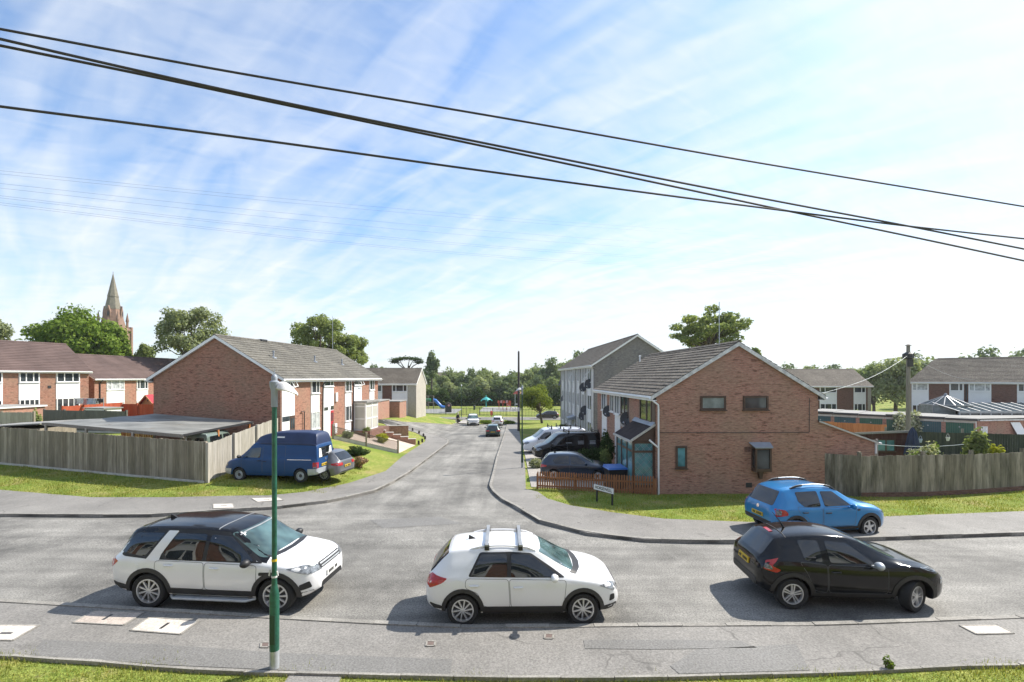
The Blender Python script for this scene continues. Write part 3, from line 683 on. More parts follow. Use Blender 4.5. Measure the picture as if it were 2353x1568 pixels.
mb = MB(); mb.bar((-0.0, 0.10, 2.98), (xo - 0.14, 0.10, 2.24), 0.03, 0.10); mb.box(xo - 0.2, xo - 0.1, 0.1, 3.25, 2.14, 2.24); mb.build('porch_trim', M['concrete'], prf)
mb = MB(); mb.prism([(-0.004, 0.1, 3.08), (-0.03, 0.1, 3.08), (-0.20, 0.1, 2.9), (-0.004, 0.1, 2.99)], (0, 3.2, 0)); mb.build('lead_flashing', M['lead'], prf, fixn=True)
pg = MB(); fw_ = 0.09
for (x, y) in ((xo, 0.22), (-0.06, 0.22), (xo, 1.2), (xo, 2.2), (xo, 3.1)): pg.box(x - 0.05, x + 0.05, y - 0.05, y + 0.05, -0.4, 2.18)
for z in (0.12, 1.72, 2.14): pg.box(xo, -0.06, 0.19, 0.25, z - 0.05, z + 0.05); pg.box(xo - 0.03, xo + 0.03, 0.25, 3.1, z - 0.05, z + 0.05)
pgo = pg.build('porch_frame', M['brownwood'], B)
mb = MB(); mb.box(xo + 0.05, -0.11, 0.205, 0.23, 0.17, 2.1); mb.box(xo - 0.012, xo + 0.012, 0.27, 3.05, 0.17, 2.1); mb.build('pane', M['glass_t'], pgo)
mb = MB()
for k in range(-3, 7):
    a = xo + 0.05; b = -0.11; z0 = 0.2 + k * 0.3
    for (p, q) in (((a, z0), (b, z0 + 0.9)), ((a, z0 + 0.9), (b, z0))):
        (xa, za), (xb, zb_) = p, q
        t0 = max(0.0, (0.17 - za) / (zb_ - za)) if zb_ > za else max(0.0, (2.1 - za) / (zb_ - za)); t1 = min(1.0, (2.1 - za) / (zb_ - za)) if zb_ > za else min(1.0, (0.17 - za) / (zb_ - za))
        if t1 > t0: mb.bar((xa + (xb - xa) * t0, 0.20, za + (zb_ - za) * t0), (xa + (xb - xa) * t1, 0.20, za + (zb_ - za) * t1), 0.012, 0.012)
mb.build('leaded_lattice', M['lead'], pgo)
mb = MB(); mb.box(xo - 0.02, -0.01, 0.18, 3.1, -0.9, 0.06); mb.build('porch_plinth', M['brick_b'], B)
wb = MB(); wb.prism([(7.625, 0.0, -1.0), (10.35, 0.0, -1.0), (10.35, 0.0, 2.12), (7.625, 0.0, 3.1)], (0, 3.4, 0)); wb.build('lean_to', M['brick_b'], B, fixn=True)   # lean-to at the back
r = MB(); slope_roof(r, (10.5, -0.06, 2.12), (10.5, 3.5, 2.12), (7.63, -0.06, 3.16), (7.63, 3.5, 3.16), 0.3, 0.31); r.build('lean_to_roof', M['roof_b'], B)
mb = MB(); mb.bar((7.63, -0.10, 3.12), (10.5, -0.10, 2.08), 0.05, 0.07); mb.build('verge', M['concrete'], B)
mb = MB(); mb.box(10.36, 10.62, -0.1, 3.5, 2.03, 2.12); mb.box(10.353, 10.42, -0.05, 0.02, 1.6, 2.03); mb.build('lean_to_gutter', M['white'], B)
mb = MB(); mb.tube([(3.7, 1.6, 6.7), (3.7, 1.6, 8.9)], 0.018, 6); mb.tube([(3.7, 1.6, 8.4), (3.7, 2.3, 8.4)], 0.012, 5); mb.build('aerial', M['galv'], B)
mb = MB(); mb.lathe([(0.05, 0), (0.05, 0.5), (0.08, 0.52), (0.08, 0.6), (0.02, 0.62)], 8, 0, (2.9, 12.0, 6.1)); mb.build('vent_pipe', M['white'], B)

# --- grey three-storey block behind it
C_ = house('grey_brick_flats', 'grey three storey block of flats with white window strips and a windowless gable', (7.7, 45.5, 0), math.atan(0.0326), -1, 8.0, 24.0, -3.2, 6.5, 9.12, 'brick_gy', 'roof_b', over=0.35, verge=0.2, course=0.34, col=0.45)
f = fr_front(-1)
for i, (a, b) in enumerate(((0.9, 3.2), (4.6, 6.2), (7.75, 9.25), (10.9, 12.4), (13.8, 15.4), (16.9, 18.2), (20, 21.7))):
    panel(C_, f, a, b, -2.2, 6.4, d=0.05)
    for k, z in enumerate((-0.9, 1.7, 4.4)):
        window(C_, f, a + 0.12, b - 0.12, z + 0.3, z + 1.75, (0.5,), None, 'white', 'glass', 0.07, 0.12, openl=(0.05, 0.5) if (i, k) in ((3, 2), (0, 2)) else None)
    for u in (a - 0.06, b + 0.02): panel(C_, f, u, u + 0.05, -2.2, 6.4, 'white', 'cover_strip', 0.16)
pipe(C_, [(-0.25, 0.25, 6.2), (-0.08, 0.3, 5.9), (-0.08, 0.3, -2)], 'white', 0.06)
mb = MB(); mb.prism([(-0.01, 10.6, 0.75), (-0.9, 10.6, 0.45), (-0.9, 10.6, 0.3), (-0.01, 10.6, 0.3)], (0, 2.1, 0)); mb.build('door_canopy', M['lead'], C_, fixn=True)

# --- small far terrace with the stone gable wall
D_ = house('stone_gabled_terrace', 'small terrace with a pale stone end wall beyond the branch road', (-25.4, 68.0, 0), -math.pi / 2, 1, 7.6, 12.0, -2.5, 4.4, 6.45, 'brick_dk', 'roof_b', over=0.3, verge=0.16)
f = fr_front(1)
panel(D_, f, 10.85, 12.0, -2.0, 4.35, 'stone', 'stone_pier', 0.06)
mb = MB(); mb.prism([(0.06, 12.0, -2.5), (-7.6, 12.0, -2.5), (-7.6, 12.0, 4.4), (-3.8, 12.0, 6.36), (0.06, 12.0, 4.4)], (0, 0.05, 0)); mb.build('stone_end_wall', M['stone'], D_, fixn=True)
for (a, b, sp) in ((8.65, 10.83, (0.25, 0.75)), (5.3, 7.3, (0.5,)), (1.6, 3.8, (0.3, 0.7))):
    panel(D_, f, a, b, -0.3, 4.3); window(D_, f, a + 0.06, b - 0.06, 3.2, 4.15, sp, None, 'white', 'glass', 0.07, 0.11)
    window(D_, f, a + 0.06, b - 0.06, 0.9, 1.95, sp, None, 'white', 'glass', 0.07, 0.11)
def brick_store(label, x0, x1, y0, y1, z0, z1):
    E = thing('brick_store', label, 'outbuilding', (x1, y0, 0), 0, 'brick stores in front of the stone gabled terrace')
    mb = MB(); mb.box(x0 - x1, 0, 0, y1 - y0, z0, z1); mb.build('wall', M['brick_b'], E)
    mb = MB(); mb.box(x0 - x1 - 0.08, 0.08, -0.08, y1 - y0, z1, z1 + 0.1); mb.build('roof', M['felt'], E)
    mb = MB(); mb.box(x0 - x1 + 0.1, x0 - x1 + 0.9, -0.03, 0.02, z0, z0 + 1.9); mb.build('door', M['brownwood'], E)
brick_store('lower flat roofed brick store beside the glazed porch', -18.0, -15.4, 56.0, 61.2, -1.5, 2.36)
brick_store('flat roofed brick store against the stone gabled terrace', -16.6, -14.3, 62.0, 65.9, -1.5, 2.06)

# --- plum-roofed terraces at the far left
yE = -math.atan2(0.34, 0.94)
ux, uy = 0.34, 0.94
E1 = house('plum_roofed_terrace', 'brick terrace with plum tiled roof at the left edge of the photo', (-47.3 - ux * 8, 45.0 - uy * 8, 0), yE, 1, 8.4, 15.1, -1.5, 5.95, 8.75, 'brick', 'roof_r', over=0.3, verge=0.2, course=0.3, col=0.33)
f = fr_front(1)
for (a, b, opn) in ((-2.5, 0.2, None), (1.35, 2.95, None), (4.25, 6.3, None)):
    a += 8; b += 8
    panel(E1, f, a, b, 0.4, 5.85, 'white_panel', d=0.03)
    window(E1, f, a + 0.05, b - 0.05, 4.7, 5.75, (0.33, 0.7), None, 'white', 'glass', 0.07, 0.08)
    window(E1, f, a + 0.05, b - 0.05, 1.5, 3.05, (0.25, 0.5, 0.75), None, 'white', 'glass', 0.07, 0.08)
panel(E1, f, 11.6, 11.85, 4.1, 4.35, 'dark', 'vent_grille', 0.04)
F1 = house('plum_roofed_terrace', 'lower plum roofed terrace between the left edge terrace and blank gable', (-45.4, 53.0, 0), -math.atan(0.06), 1, 8.4, 17.0, -1.5, 5.15, 7.75, 'brick', 'roof_r', over=0.3, verge=0.2, course=0.3, col=0.33)
for (a, b) in ((1.45, 3.8), (5.5, 7.2), (9, 11)):
    panel(F1, f, a, b, 0.4, 5.05, d=0.03)
    window(F1, f, a + 0.05, b - 0.05, 3.75, 5.0, (0.25, 0.72), None, 'white', 'glass_c' if a < 5 else 'glass', 0.07, 0.08)
    window(F1, f, a + 0.05, b - 0.05, 1.2, 2.35, (0.5,), None, 'white', 'glass_c', 0.07, 0.08)
pipe(F1, [(0.3, 0.7, 4.9), (0.07, 0.6, 4.5), (0.07, 0.6, 0)], 'dark', 0.06)

# --- terraces beyond the garages on the right
G1 = house('white_panelled_terrace', 'distant brick terrace with white panels just right of the brick end house', (36.0, 74.0, 0), -math.pi / 2, 1, 8.2, 18.5, -2.8, 3.98, 6.42, 'brick_dk', 'roof_b', over=0.3, verge=0.2)
for (a, b) in ((10.7, 13.3), (15.85, 17.7)):
    panel(G1, f, a, b, -0.8, 3.85); window(G1, f, a + 0.06, b - 0.06, 2.85, 3.72, (0.3,) if a < 12 else (0.66,), None, 'white', 'glass', 0.08, 0.08)
    window(G1, f, a + 0.06, b - 0.06, 0.1, 1.2, (0.3, 0.7), None, 'white', 'glass', 0.08, 0.08)
panel(G1, f, 18.0, 18.5, -1, 3.9, 'stone', 'stone_pier', 0.05)
H1 = house('white_panelled_terrace', 'brick terrace with white panels and hipped roof behind the conservatory at the right edge', (53.8, 66.0, 0), math.radians(-129.1), 1, 9.0, 26.0, -2.8, 4.7, 7.72, 'brick_dk', 'roof_b', over=0.3, verge=0.2, hip=3.0)
for (a, b, sp, pm) in ((0.23, 2.0, (0.3,), 'glass_c'), (4.03, 5.43, (0.68,), 'glass'), (5.85, 7.95, (0.25, 0.75), 'glass_c'), (10.2, 12.2, (0.3,), 'glass')):
    panel(H1, f, a, b, -1.0, 4.6); window(H1, f, a + 0.06, b - 0.06, 3.42, 4.5, sp, None, 'white', pm, 0.09, 0.08)
    window(H1, f, a + 0.06, b - 0.06, 0.2, 1.5, sp, None, 'white', 'glass', 0.09, 0.08)
pipe(H1, [(0.1, 5.65, 4.5), (0.1, 5.65, -1)], 'dark', 0.07)
# conservatory with a faceted glass roof and a long glazed lean-to
q = at(2173, 930, 58.5)
K = thing('conservatory', 'glazed conservatory with pyramid roof in front of the right edge terrace', 'conservatory', (q.x, q.y, 0))
mb = MB(); n = 8; R = 2.55; zt = 1.92; za = 3.05
ring = [V((R * math.cos(2 * math.pi * (k + .5) / n), R * math.sin(2 * math.pi * (k + .5) / n), zt)) for k in range(n)]
mb.add(ring + [V((0, 0, za))], [(k, (k + 1) % n, n) for k in range(n)]); mb.build('glass_roof', M['veranda'], K)
mb = MB()
for k in range(n):
    mb.bar(ring[k], (0, 0, za), 0.10, 0.08); mb.bar(ring[k], ring[(k + 1) % n], 0.12, 0.1); m_ = (ring[k] + ring[(k + 1) % n]) / 2; mb.bar(m_, (0, 0, za), 0.08, 0.06)
    mb.bar((ring[k].x, ring[k].y, -1.6), ring[k], 0.1, 0.1)
mb.lathe([(0.2, 0), (0.16, 0.1), (0.04, 0.25)], 8, 0, (0, 0, za)); mb.build('glazing_bars', M['grey_metal'], K)
mb = MB(); mb.add([r_ - V((0, 0, 3.4)) for r_ in ring] + ring, [(k, (k + 1) % n, n + (k + 1) % n, n + k) for k in range(n)]); mb.build('glass_wall', M['glass_f'], K)
q0 = at(2205, 935, 54.5); q1 = at(2420, 935, 54.5)
K2 = thing('glazed_lean_to', 'long glazed lean-to veranda behind the garage roof at the right edge', 'veranda', (q0.x, q0.y, 0)); LL = q1.x - q0.x
mb = MB(); mb.add([(0, 0, 1.35), (LL, 0, 1.35), (LL, 3.5, 2.15), (0, 3.5, 2.15)], [(0, 1, 2, 3)]); mb.add([(0, 0, 1.3), (LL, 0, 1.3), (LL, 3.5, 2.1), (0, 3.5, 2.1)], [(3, 2, 1, 0)]); mb.build('glass_roof', M['veranda'], K2)
mb = MB()
for k in range(10): x = LL * k / 9; mb.bar((x, 0, 1.38), (x, 3.5, 2.18), 0.1, 0.06); mb.box(x - 0.08, x + 0.08, -0.05, 0.05, -1.8, 1.32)
mb.box(0, LL, -0.06, 0.06, 1.15, 1.36); mb.box(0, LL, -0.06, 0.06, 0.3, 0.45); mb.build('frame', M['grey_metal'], K2)
mb = MB(); mb.box(0.05, LL - 0.05, -0.01, 0.02, -1.5, 1.15); mb.build('pane', M['glass'], K2)

# --- garage row
gd = V((-0.705, 0.709, 0)); gn = V((-0.709, -0.705, 0)); gz = 0.95; g0 = -1.75
K = thing('garage_row', 'flat roofed brick garage row with six green doors', 'garages', (47.8, 50.0, 0))
fr = (V((0, 0, 0)), gd, gn); mb = MB(); LW = 15.3
mb.obox(fr, 0, LW, g0, gz - 0.28, -5.6, 0); mb.build('wall', M['brick_b'], K)
for i in range(6):
    u0 = 0.32 + i * 2.52; st = 0.05 * (i % 3)
    d = MB()
    for k in range(12): d.obox(fr, u0 + k * 0.18, u0 + k * 0.18 + 0.172, g0, gz - 0.52, 0.004, 0.03)
    dd = d.build('garage_door', M['green_door' if i in (0, 2, 3) else 'teal_door'], K); h = MB(); h.obox(fr, u0 + 1.02, u0 + 1.14, gz - 1.0, gz - 0.92, 0.03, 0.08); h.build('handle', M['galv'], dd)
    l = MB(); l.obox(fr, u0 - 0.18, u0 + 2.3, gz - 0.50, gz - 0.27, 0.004, 0.06); l.build('lintel', M['concrete'], K)
    r = MB(); r.obox(fr, u0 - 0.32 - (0.1 if i == 0 else 0), u0 + 2.2, gz - 0.26 + st, gz - 0.02 + st, -5.7, 0.30 - 0.04 * (i % 2)); r.build('roof', M['felt'], K)
    e = MB(); e.obox(fr, u0 - 0.30, u0 + 2.18, gz - 0.24 + st, gz - 0.06 + st, 0.30 - 0.04 * (i % 2), 0.335 - 0.04 * (i % 2)); e.build('roof_edge', M['dark'], K)
fe = (V((0, 0, 0)), V((0.985, 0.17, 0)), V((0.17, -0.985, 0))); mb = MB(); mb.obox(fe, 0.02, 12, g0, gz - 0.28, -5.0, 0); mb.build('end_wall', M['brick_b'], K)
mb = MB(); mb.obox(fe, -0.1, 12.2, gz - 0.255, gz + 0.0, -5.0, 0.25); mb.build('roof', M['felt'], K); mb = MB(); mb.obox(fe, -0.1, 12.2, gz - 0.25, gz - 0.10, 0.25, 0.28); mb.build('roof_edge', M['white_old'], K); mb = MB(); mb.obox(fe, -0.1, 12.2, gz - 0.10, gz + 0.01, 0.251, 0.30); mb.build('roof_edge', M['dark'], K)
mb = MB(); mb.obox((V((0, 0, 0)), gd, gn), 0.10, 0.17, g0, gz - 0.3, 0.005, 0.07); mb.build('drainpipe', M['white'], K)
S = thing('notice_board', 'small white notice on the brick end wall of the garages', 'sign', V((47.8, 50, 0)) + fe[1] * 0.75 + fe[2] * 0.02 + V((0, 0, -0.1)))
fz = (V((0, 0, 0)), fe[1], fe[2]); mb = MB(); mb.obox(fz, -0.4, 0.4, -0.55, 0.22, 0, 0.03); mb.build('board', M['white'], S)
mb = MB(); mb.obox(fz, -0.32, -0.18, 0.02, 0.16, 0.03, 0.036); mb.build('emblem', M['dark'], S)
mb = MB()
for k in range(6): mb.obox(fz, -0.1 if k < 2 else -0.32, 0.3 - 0.06 * (k % 3), 0.12 - k * 0.1, 0.155 - k * 0.1, 0.03, 0.035)
mb.build('text_lines', M['grey_metal'], S)
S = thing('leaning_board', 'large white board leaning on the garage end wall', 'board', V((47.8, 50, 0)) + fe[1] * 4.6 + fe[2] * 0.05)
mb = MB(); mb.prism([fe[1] * -0.6 + V((0, 0, 0.5)), fe[1] * 0.6 + V((0, 0, 0.5)), fe[1] * 1.5 + fe[2] * 0.5 + V((0, 0, -1.75)), fe[1] * 0.3 + fe[2] * 0.5 + V((0, 0, -1.75))], fe[2] * 0.04); mb.build('panel', M['white'], S, fixn=True)
struct(sheet('forecourt', [(22, 46), (46, 38), (60, 42), (62, 60), (36, 62)], 0.10, M['drive'], 2.0, 0.05))

# --- church spire, far roof among the trees
M['sandstone'] = plain('red_sandstone', (0.24, 0.15, 0.11), 0.9, 0.2, 0.8, fine=6); M['slate_gn'] = plain('lichened_spire_stone', (0.20, 0.18, 0.14), 0.9, 0.2, 0.8, fine=6)
K = thing('church_spire', 'red sandstone church tower with tall pointed spire behind the trees', 'church', (-155.5, 190, 0), 0.2); K.scale = (0.82, 0.82, 1.0)
mb = MB(); mb.box(-4.9, 4.9, -4.9, 4.9, -3, 23.6); mb.box(-5.3, 5.3, -5.3, 5.3, 23.6, 24.6)
for k in range(4):
    a = k * math.pi / 2
    for (xx, yy) in ((4.9, 4.9),):
        px_, py_ = xx * math.cos(a) - yy * math.sin(a), xx * math.sin(a) + yy * math.cos(a)
        mb.box(px_ - 0.7, px_ + 0.7, py_ - 0.7, py_ + 0.7, -3, 25.2)
mb.build('tower', M['sandstone'], K)
mb = MB(); mb.lathe([(5.3, 24.6), (4.2, 28.2), (3.55, 30.6), (3.2, 31.8)], 8, 0); mb.build('spire_base', M['sandstone'], K)
mb = MB(); mb.lathe([(3.3, 31.8), (2.2, 36.5), (2.35, 36.6), (1.85, 38.4), (0.12, 45.6), (0.12, 46.4)], 8, 0); mb.build('spire', M['slate_gn'], K)
for k in range(4):
    a = k * math.pi / 2 + math.pi / 4; x, y = 5.6 * math.cos(a), 5.6 * math.sin(a)
    mb = MB(); mb.lathe([(0.55, 23), (0.55, 27.2), (0.75, 27.3), (0.75, 27.7), (0.05, 30.8)], 6, 0, (x, y, 0)); mb.build('pinnacle', M['sandstone'], K)
for k in range(4):
    a = k * math.pi / 2; d = V((math.cos(a), math.sin(a), 0)); s_ = V((-d.y, d.x, 0))
    mb = MB(); mb.prism([d * 3.9 - s_ * 0.9 + V((0, 0, 28)), d * 3.9 + s_ * 0.9 + V((0, 0, 28)), d * 3.9 + s_ * 0.9 + V((0, 0, 30.5)), d * 3.9 + V((0, 0, 33)), d * 3.9 - s_ * 0.9 + V((0, 0, 30.5))], -d * 1.8); mb.build('lucarne', M['sandstone'], K, fixn=True)
    mb = MB(); mb.prism([d * 3.93 - s_ * 0.45 + V((0, 0, 28.6)), d * 3.93 + s_ * 0.45 + V((0, 0, 28.6)), d * 3.93 + s_ * 0.45 + V((0, 0, 30.2)), d * 3.93 + V((0, 0, 31.2)), d * 3.93 - s_ * 0.45 + V((0, 0, 30.2))], -d * 0.2); mb.build('louvre', M['dark'], K, fixn=True)
q = at(1036, 858, 175)
K = house('far_house', 'brown tiled roof showing among the trees beyond the playground', (q.x - 6, 178, 0), -math.pi / 2 + 0.5, 1, 8, 11, -3, 3.0, 7.0, 'brick_dk', 'roof_b')
# ------------------------------------------------------------------ vehicles
def pchip(xs, ys, q):
    xs = np.array(xs, float); ys = np.array(ys, float); h = np.diff(xs); d = np.diff(ys) / h; m = np.zeros(len(xs))
    for i in range(1, len(xs) - 1):
        if d[i - 1] * d[i] > 0:
            w1 = 2 * h[i] + h[i - 1]; w2 = h[i] + 2 * h[i - 1]; m[i] = (w1 + w2) / (w1 / d[i - 1] + w2 / d[i])
    m[0] = d[0]; m[-1] = d[-1]
    k = np.clip(np.searchsorted(xs, q) - 1, 0, len(h) - 1); s = (q - xs[k]) / h[k]
    return (1 + 2 * s) * (1 - s) ** 2 * ys[k] + s * (1 - s) ** 2 * h[k] * m[k] + s * s * (3 - 2 * s) * ys[k + 1] + s * s * (s - 1) * h[k] * m[k + 1]
def curve(pts, q): return pchip([p[0] for p in pts], [p[1] for p in pts], q)
def rounded(poly, r=0.06, n=3):
    out = []; m = len(poly)
    for i in range(m):
        p0, p1, p2 = V(poly[i - 1]), V(poly[i]), V(poly[(i + 1) % m])
        a = (p0 - p1); b = (p2 - p1); k = min(r, a.length * 0.45, b.length * 0.45)
        s, e = p1 + a.normalized() * k, p1 + b.normalized() * k
        for j in range(n + 1):
            u = j / n; out.append(tuple(s * (1 - u) ** 2 + p1 * 2 * u * (1 - u) + e * u * u))
    return out
class Body:
    """car shell lofted from side and plan curves; other parts are laid onto its surface"""
    def __init__(s, d):
        q = np.unique(np.concatenate([np.linspace(d['top'][0][0], d['top'][-1][0], 60), d['top'][0][0] + np.array([0.02, 0.05, 0.09]), d['top'][-1][0] - np.array([0.02, 0.05, 0.09])]))
        top, belt, bot, wid, wt = (curve(d[k], q) for k in ('top', 'belt', 'bot', 'wid', 'wtop'))
        vs, fs = [], []
        for x, zt, zb, z0, w, wr in zip(q, top, belt, bot, wid, wt):
            zb = min(zb, zt - 0.02); hh = zb - z0; ed = min(0.085, 0.35 * (zt - zb)); ze = zt - ed; ws = 0.955 * w
            half = [(0, z0), (0.82 * w, z0), (0.925 * w, z0 + 0.04 * hh), (0.965 * w, z0 + 0.15 * hh), (0.985 * w, z0 + 0.34 * hh), (w, z0 + 0.55 * hh), (w, z0 + 0.74 * hh), (0.992 * w, z0 + 0.88 * hh), (0.975 * w, z0 + 0.965 * hh), (ws, zb),
                    (ws + (wr - ws) * 0.3 + 0.012, zb + (ze - zb) * 0.33), (ws + (wr - ws) * 0.64 + 0.014, zb + (ze - zb) * 0.68), (wr, ze), (wr * 0.965, ze + ed * 0.42), (wr * 0.88, ze + ed * 0.70), (wr * 0.6, ze + ed * 0.92), (0, zt)]
            ring = half + [(-y, z) for y, z in half[-2:0:-1]]
            vs.append([(x, y, z) for y, z in ring])
        n = len(vs[0]); m = len(vs)
        for i in range(m - 1):
            for k in range(n):
                k2 = (k + 1) % n; fs.append((i * n + k, i * n + k2, (i + 1) * n + k2, (i + 1) * n + k))
        for i, rev in ((0, False), (m - 1, True)):
            c = len(vs) * 0
            f = tuple(i * n + k for k in range(n)); fs.append(f if rev else f[::-1])
        s.v = [p for r in vs for p in r]; s.f = fs
        bm = bmesh.new()
        for p in s.v: bm.verts.new(p)
        bm.verts.ensure_lookup_table()
        for f in fs: bm.faces.new([bm.verts[i] for i in f])
        bmesh.ops.recalc_face_normals(bm, faces=bm.faces); bmesh.ops.triangulate(bm, faces=[f for f in bm.faces if len(f.verts) > 4])
        s.bm = bm; s.bvh = BVHTree.FromBMesh(bm)
    def hit(s, ax, a, b):
        if ax[0] == 'y': sg = 1 if ax[1] == '+' else -1; o, d = V((a, 3 * sg, b)), V((0, -sg, 0))
        elif ax[0] == 'x': sg = 1 if ax[1] == '+' else -1; o, d = V((6 * sg, a, b)), V((-sg, 0, 0))
        else: o, d = V((a, b, 5)), V((0, 0, -1))
        r = s.bvh.ray_cast(o, d)
        return (r[0], r[1], d) if r[0] is not None else (None, None, d)
    def lay(s, mb, poly, ax, off=0.005, thick=0.02, step=0.09, mi=0, rnd=0.0):
        """polygon laid on the shell: ax 'y+','y-' side (x,z), 'x+','x-' front/back (y,z), 'z+' from above (x,y)"""
        if rnd: poly = rounded(poly, rnd)
        vs, fs = cdt(poly, step); pts = []; last = None; miss = []
        for i, v in enumerate(vs):
            p, nn, d = s.hit(ax, v.x, v.y)
            if p is None: pts.append(None); miss.append(i); continue
            if nn.dot(d) > 0: nn = -nn
            if (nn.dot(-d)) < 0.15: nn = (nn - d * 0.5).normalized()
            pts.append((p + nn * off, nn))
        ok = [i for i in range(len(pts)) if pts[i]]
        if not ok: return
        for i in miss:
            j = min(ok, key=lambda k: (vs[k] - vs[i]).length); pts[i] = pts[j]
        n = len(vs); top = [p[0] for p in pts]; low = [p[0] - p[1] * (off + thick) for p in pts]
        F_ = []
        for f in fs:
            nf = (top[f[1]] - top[f[0]]).cross(top[f[2]] - top[f[0]])
            F_.append(tuple(f) if nf.dot(pts[f[0]][1]) > 0 else tuple(f)[::-1])
        edges = {}
        for f in F_:
            for a, b in ((f[0], f[1]), (f[1], f[2]), (f[2], f[0])): edges[(a, b)] = edges.get((a, b), 0) + 1
        sk = [(b, a, a + n, b + n) for (a, b) in edges if (b, a) not in edges]
        mb.add(top + low, F_ + sk, mi)
    def both(s, nm, mat, E, poly, **k):
        for ax in ('y+', 'y-'):
            mb = MB(); s.lay(mb, poly, ax, **k)
            if mb.v: mb.build(nm, mat, E, smooth=True, ang=40)
    def make(s, mat, E, arches, R, wide, top=None):
        me = bpy.data.meshes.new('body'); s.bm.to_mesh(me); o = bpy.data.objects.new('body', me); COL.objects.link(o)
        c = MB()
        for x, z in arches:
            for sg in (1, -1): c.lathe([(R, 0), (R, sg * 0.55)], 36, 0, (x, sg * (wide - 0.27), z), 'y')
        cu = c.build('cutter', M['black'], fixn=True, uv=False)
        b = o.modifiers.new('b', 'BOOLEAN'); b.operation = 'DIFFERENCE'; b.object = cu; b.solver = 'EXACT'
        dg = bpy.context.evaluated_depsgraph_get(); m2 = bpy.data.meshes.new_from_object(o.evaluated_get(dg)); o.modifiers.clear(); o.data = m2; m2.name = 'body'
        bpy.data.objects.remove(cu); m2.materials.clear(); m2.materials.append(mat); m2.materials.append(M['black'])
        if top: m2.materials.append(M[top[0]])
        for p in m2.polygons:
            a = p.center; p.material_index = 0
            if top and top[1] < a.x < top[2] and 11 <= s.bvh.find_nearest(a)[2] % 32 <= 20: p.material_index = 2
            for x, z in arches:
                if (a.x - x) ** 2 + (a.z - z) ** 2 < (R * 1.003) ** 2 and a.z > 0.1 and abs(a.y) < wide + 0.02: p.material_index = 1
            if top and len(top) > 3 and top[2] - 0.02 < a.x < top[3] and s.bvh.find_nearest(a)[2] % 32 in (10, 11, 12, 13, 18, 19, 20, 21): p.material_index = 2
            if p.normal.z < -0.9 and a.z < 0.5: p.material_index = 1
        m2.polygons.foreach_set('use_smooth', [True] * len(m2.polygons)); m2.set_sharp_from_angle(angle=math.radians(38))
        o.parent = E; return o
M['tyre'] = plain('tyre_rubber', (0.022, 0.022, 0.022), 0.85, 0.15, 8); M['alloy'] = plain('alloy_rim', (0.62, 0.63, 0.64), 0.35, 0.08, 5, metal=0.6)
M['rimdark'] = plain('rim_shadow_metal', (0.05, 0.05, 0.052), 0.5, 0.2, 5); M['cglass'] = glassmat('car_glass', (0.008, 0.010, 0.012), 0.015, 0.6, 2.5, 1.0)
M['wscreen'] = glassmat('windscreen_glass', (0.06, 0.105, 0.105), 0.02, 0.55, 1.8, 0.8); M['trim'] = plain('charcoal_trim', (0.035, 0.034, 0.033), 0.6, 0.15, 6)
M['chrome'] = plain('bright_trim', (0.75, 0.76, 0.78), 0.2, 0.05, metal=0.9); M['taillight'] = plain('red_lamp_lens', (0.42, 0.02, 0.02), 0.15, 0.25, 14, coat=0.8)
M['headlight'] = plain('headlamp_lens', (0.17, 0.185, 0.20), 0.1, 0.8, 14, coat=0.8); M['plate_y'] = plain('yellow_plate', (0.62, 0.42, 0.03), 0.5, 0.1); M['plate_w'] = plain('white_plate', (0.75, 0.75, 0.72), 0.5, 0.05)
M['seam'] = plain('panel_gap_shadow_strip', (0.10, 0.10, 0.10), 0.7, 0.1); M['interior'] = plain('seat_cloth', (0.05, 0.045, 0.042), 0.8, 0.2, 4)
def paint(name, col, metal=0.0, rough=0.28): return plain(name, col, rough, 0.03, 1.0, metal=metal, coat=0.9)
M['p_white'] = paint('white_car_paint', (0.80, 0.80, 0.80)); M['p_black'] = plain('black_car_paint', (0.006, 0.0065, 0.008), 0.12, 0.03, 1.0, spec=0.35, coat=0.25); M['p_blue'] = paint('bright_blue_car_paint', (0.004, 0.20, 0.48), 0.2)
M['p_van'] = plain('royal_blue_van_paint', (0.010, 0.055, 0.165), 0.45, 0.08, 1.0, spec=0.35, coat=0.15); M['p_hitop'] = plain('dull_blue_grp', (0.018, 0.032, 0.085), 0.5, 0.12, 2); M['p_grey'] = paint('grey_car_paint', (0.19, 0.195, 0.20), 0.5); M['p_green'] = paint('dark_green_car_paint', (0.012, 0.045, 0.035), 0.2)
M['p_navy'] = paint('navy_car_paint', (0.012, 0.028, 0.055), 0.2); M['p_silver'] = paint('silver_car_paint', (0.62, 0.64, 0.66), 0.4); M['p_bronze'] = paint('dark_bronze_car_paint', (0.03, 0.025, 0.022), 0.2); M['p_vw'] = paint('pale_van_paint', (0.68, 0.72, 0.78)); M['p_lr'] = paint('grey_green_paint', (0.14, 0.18, 0.15))

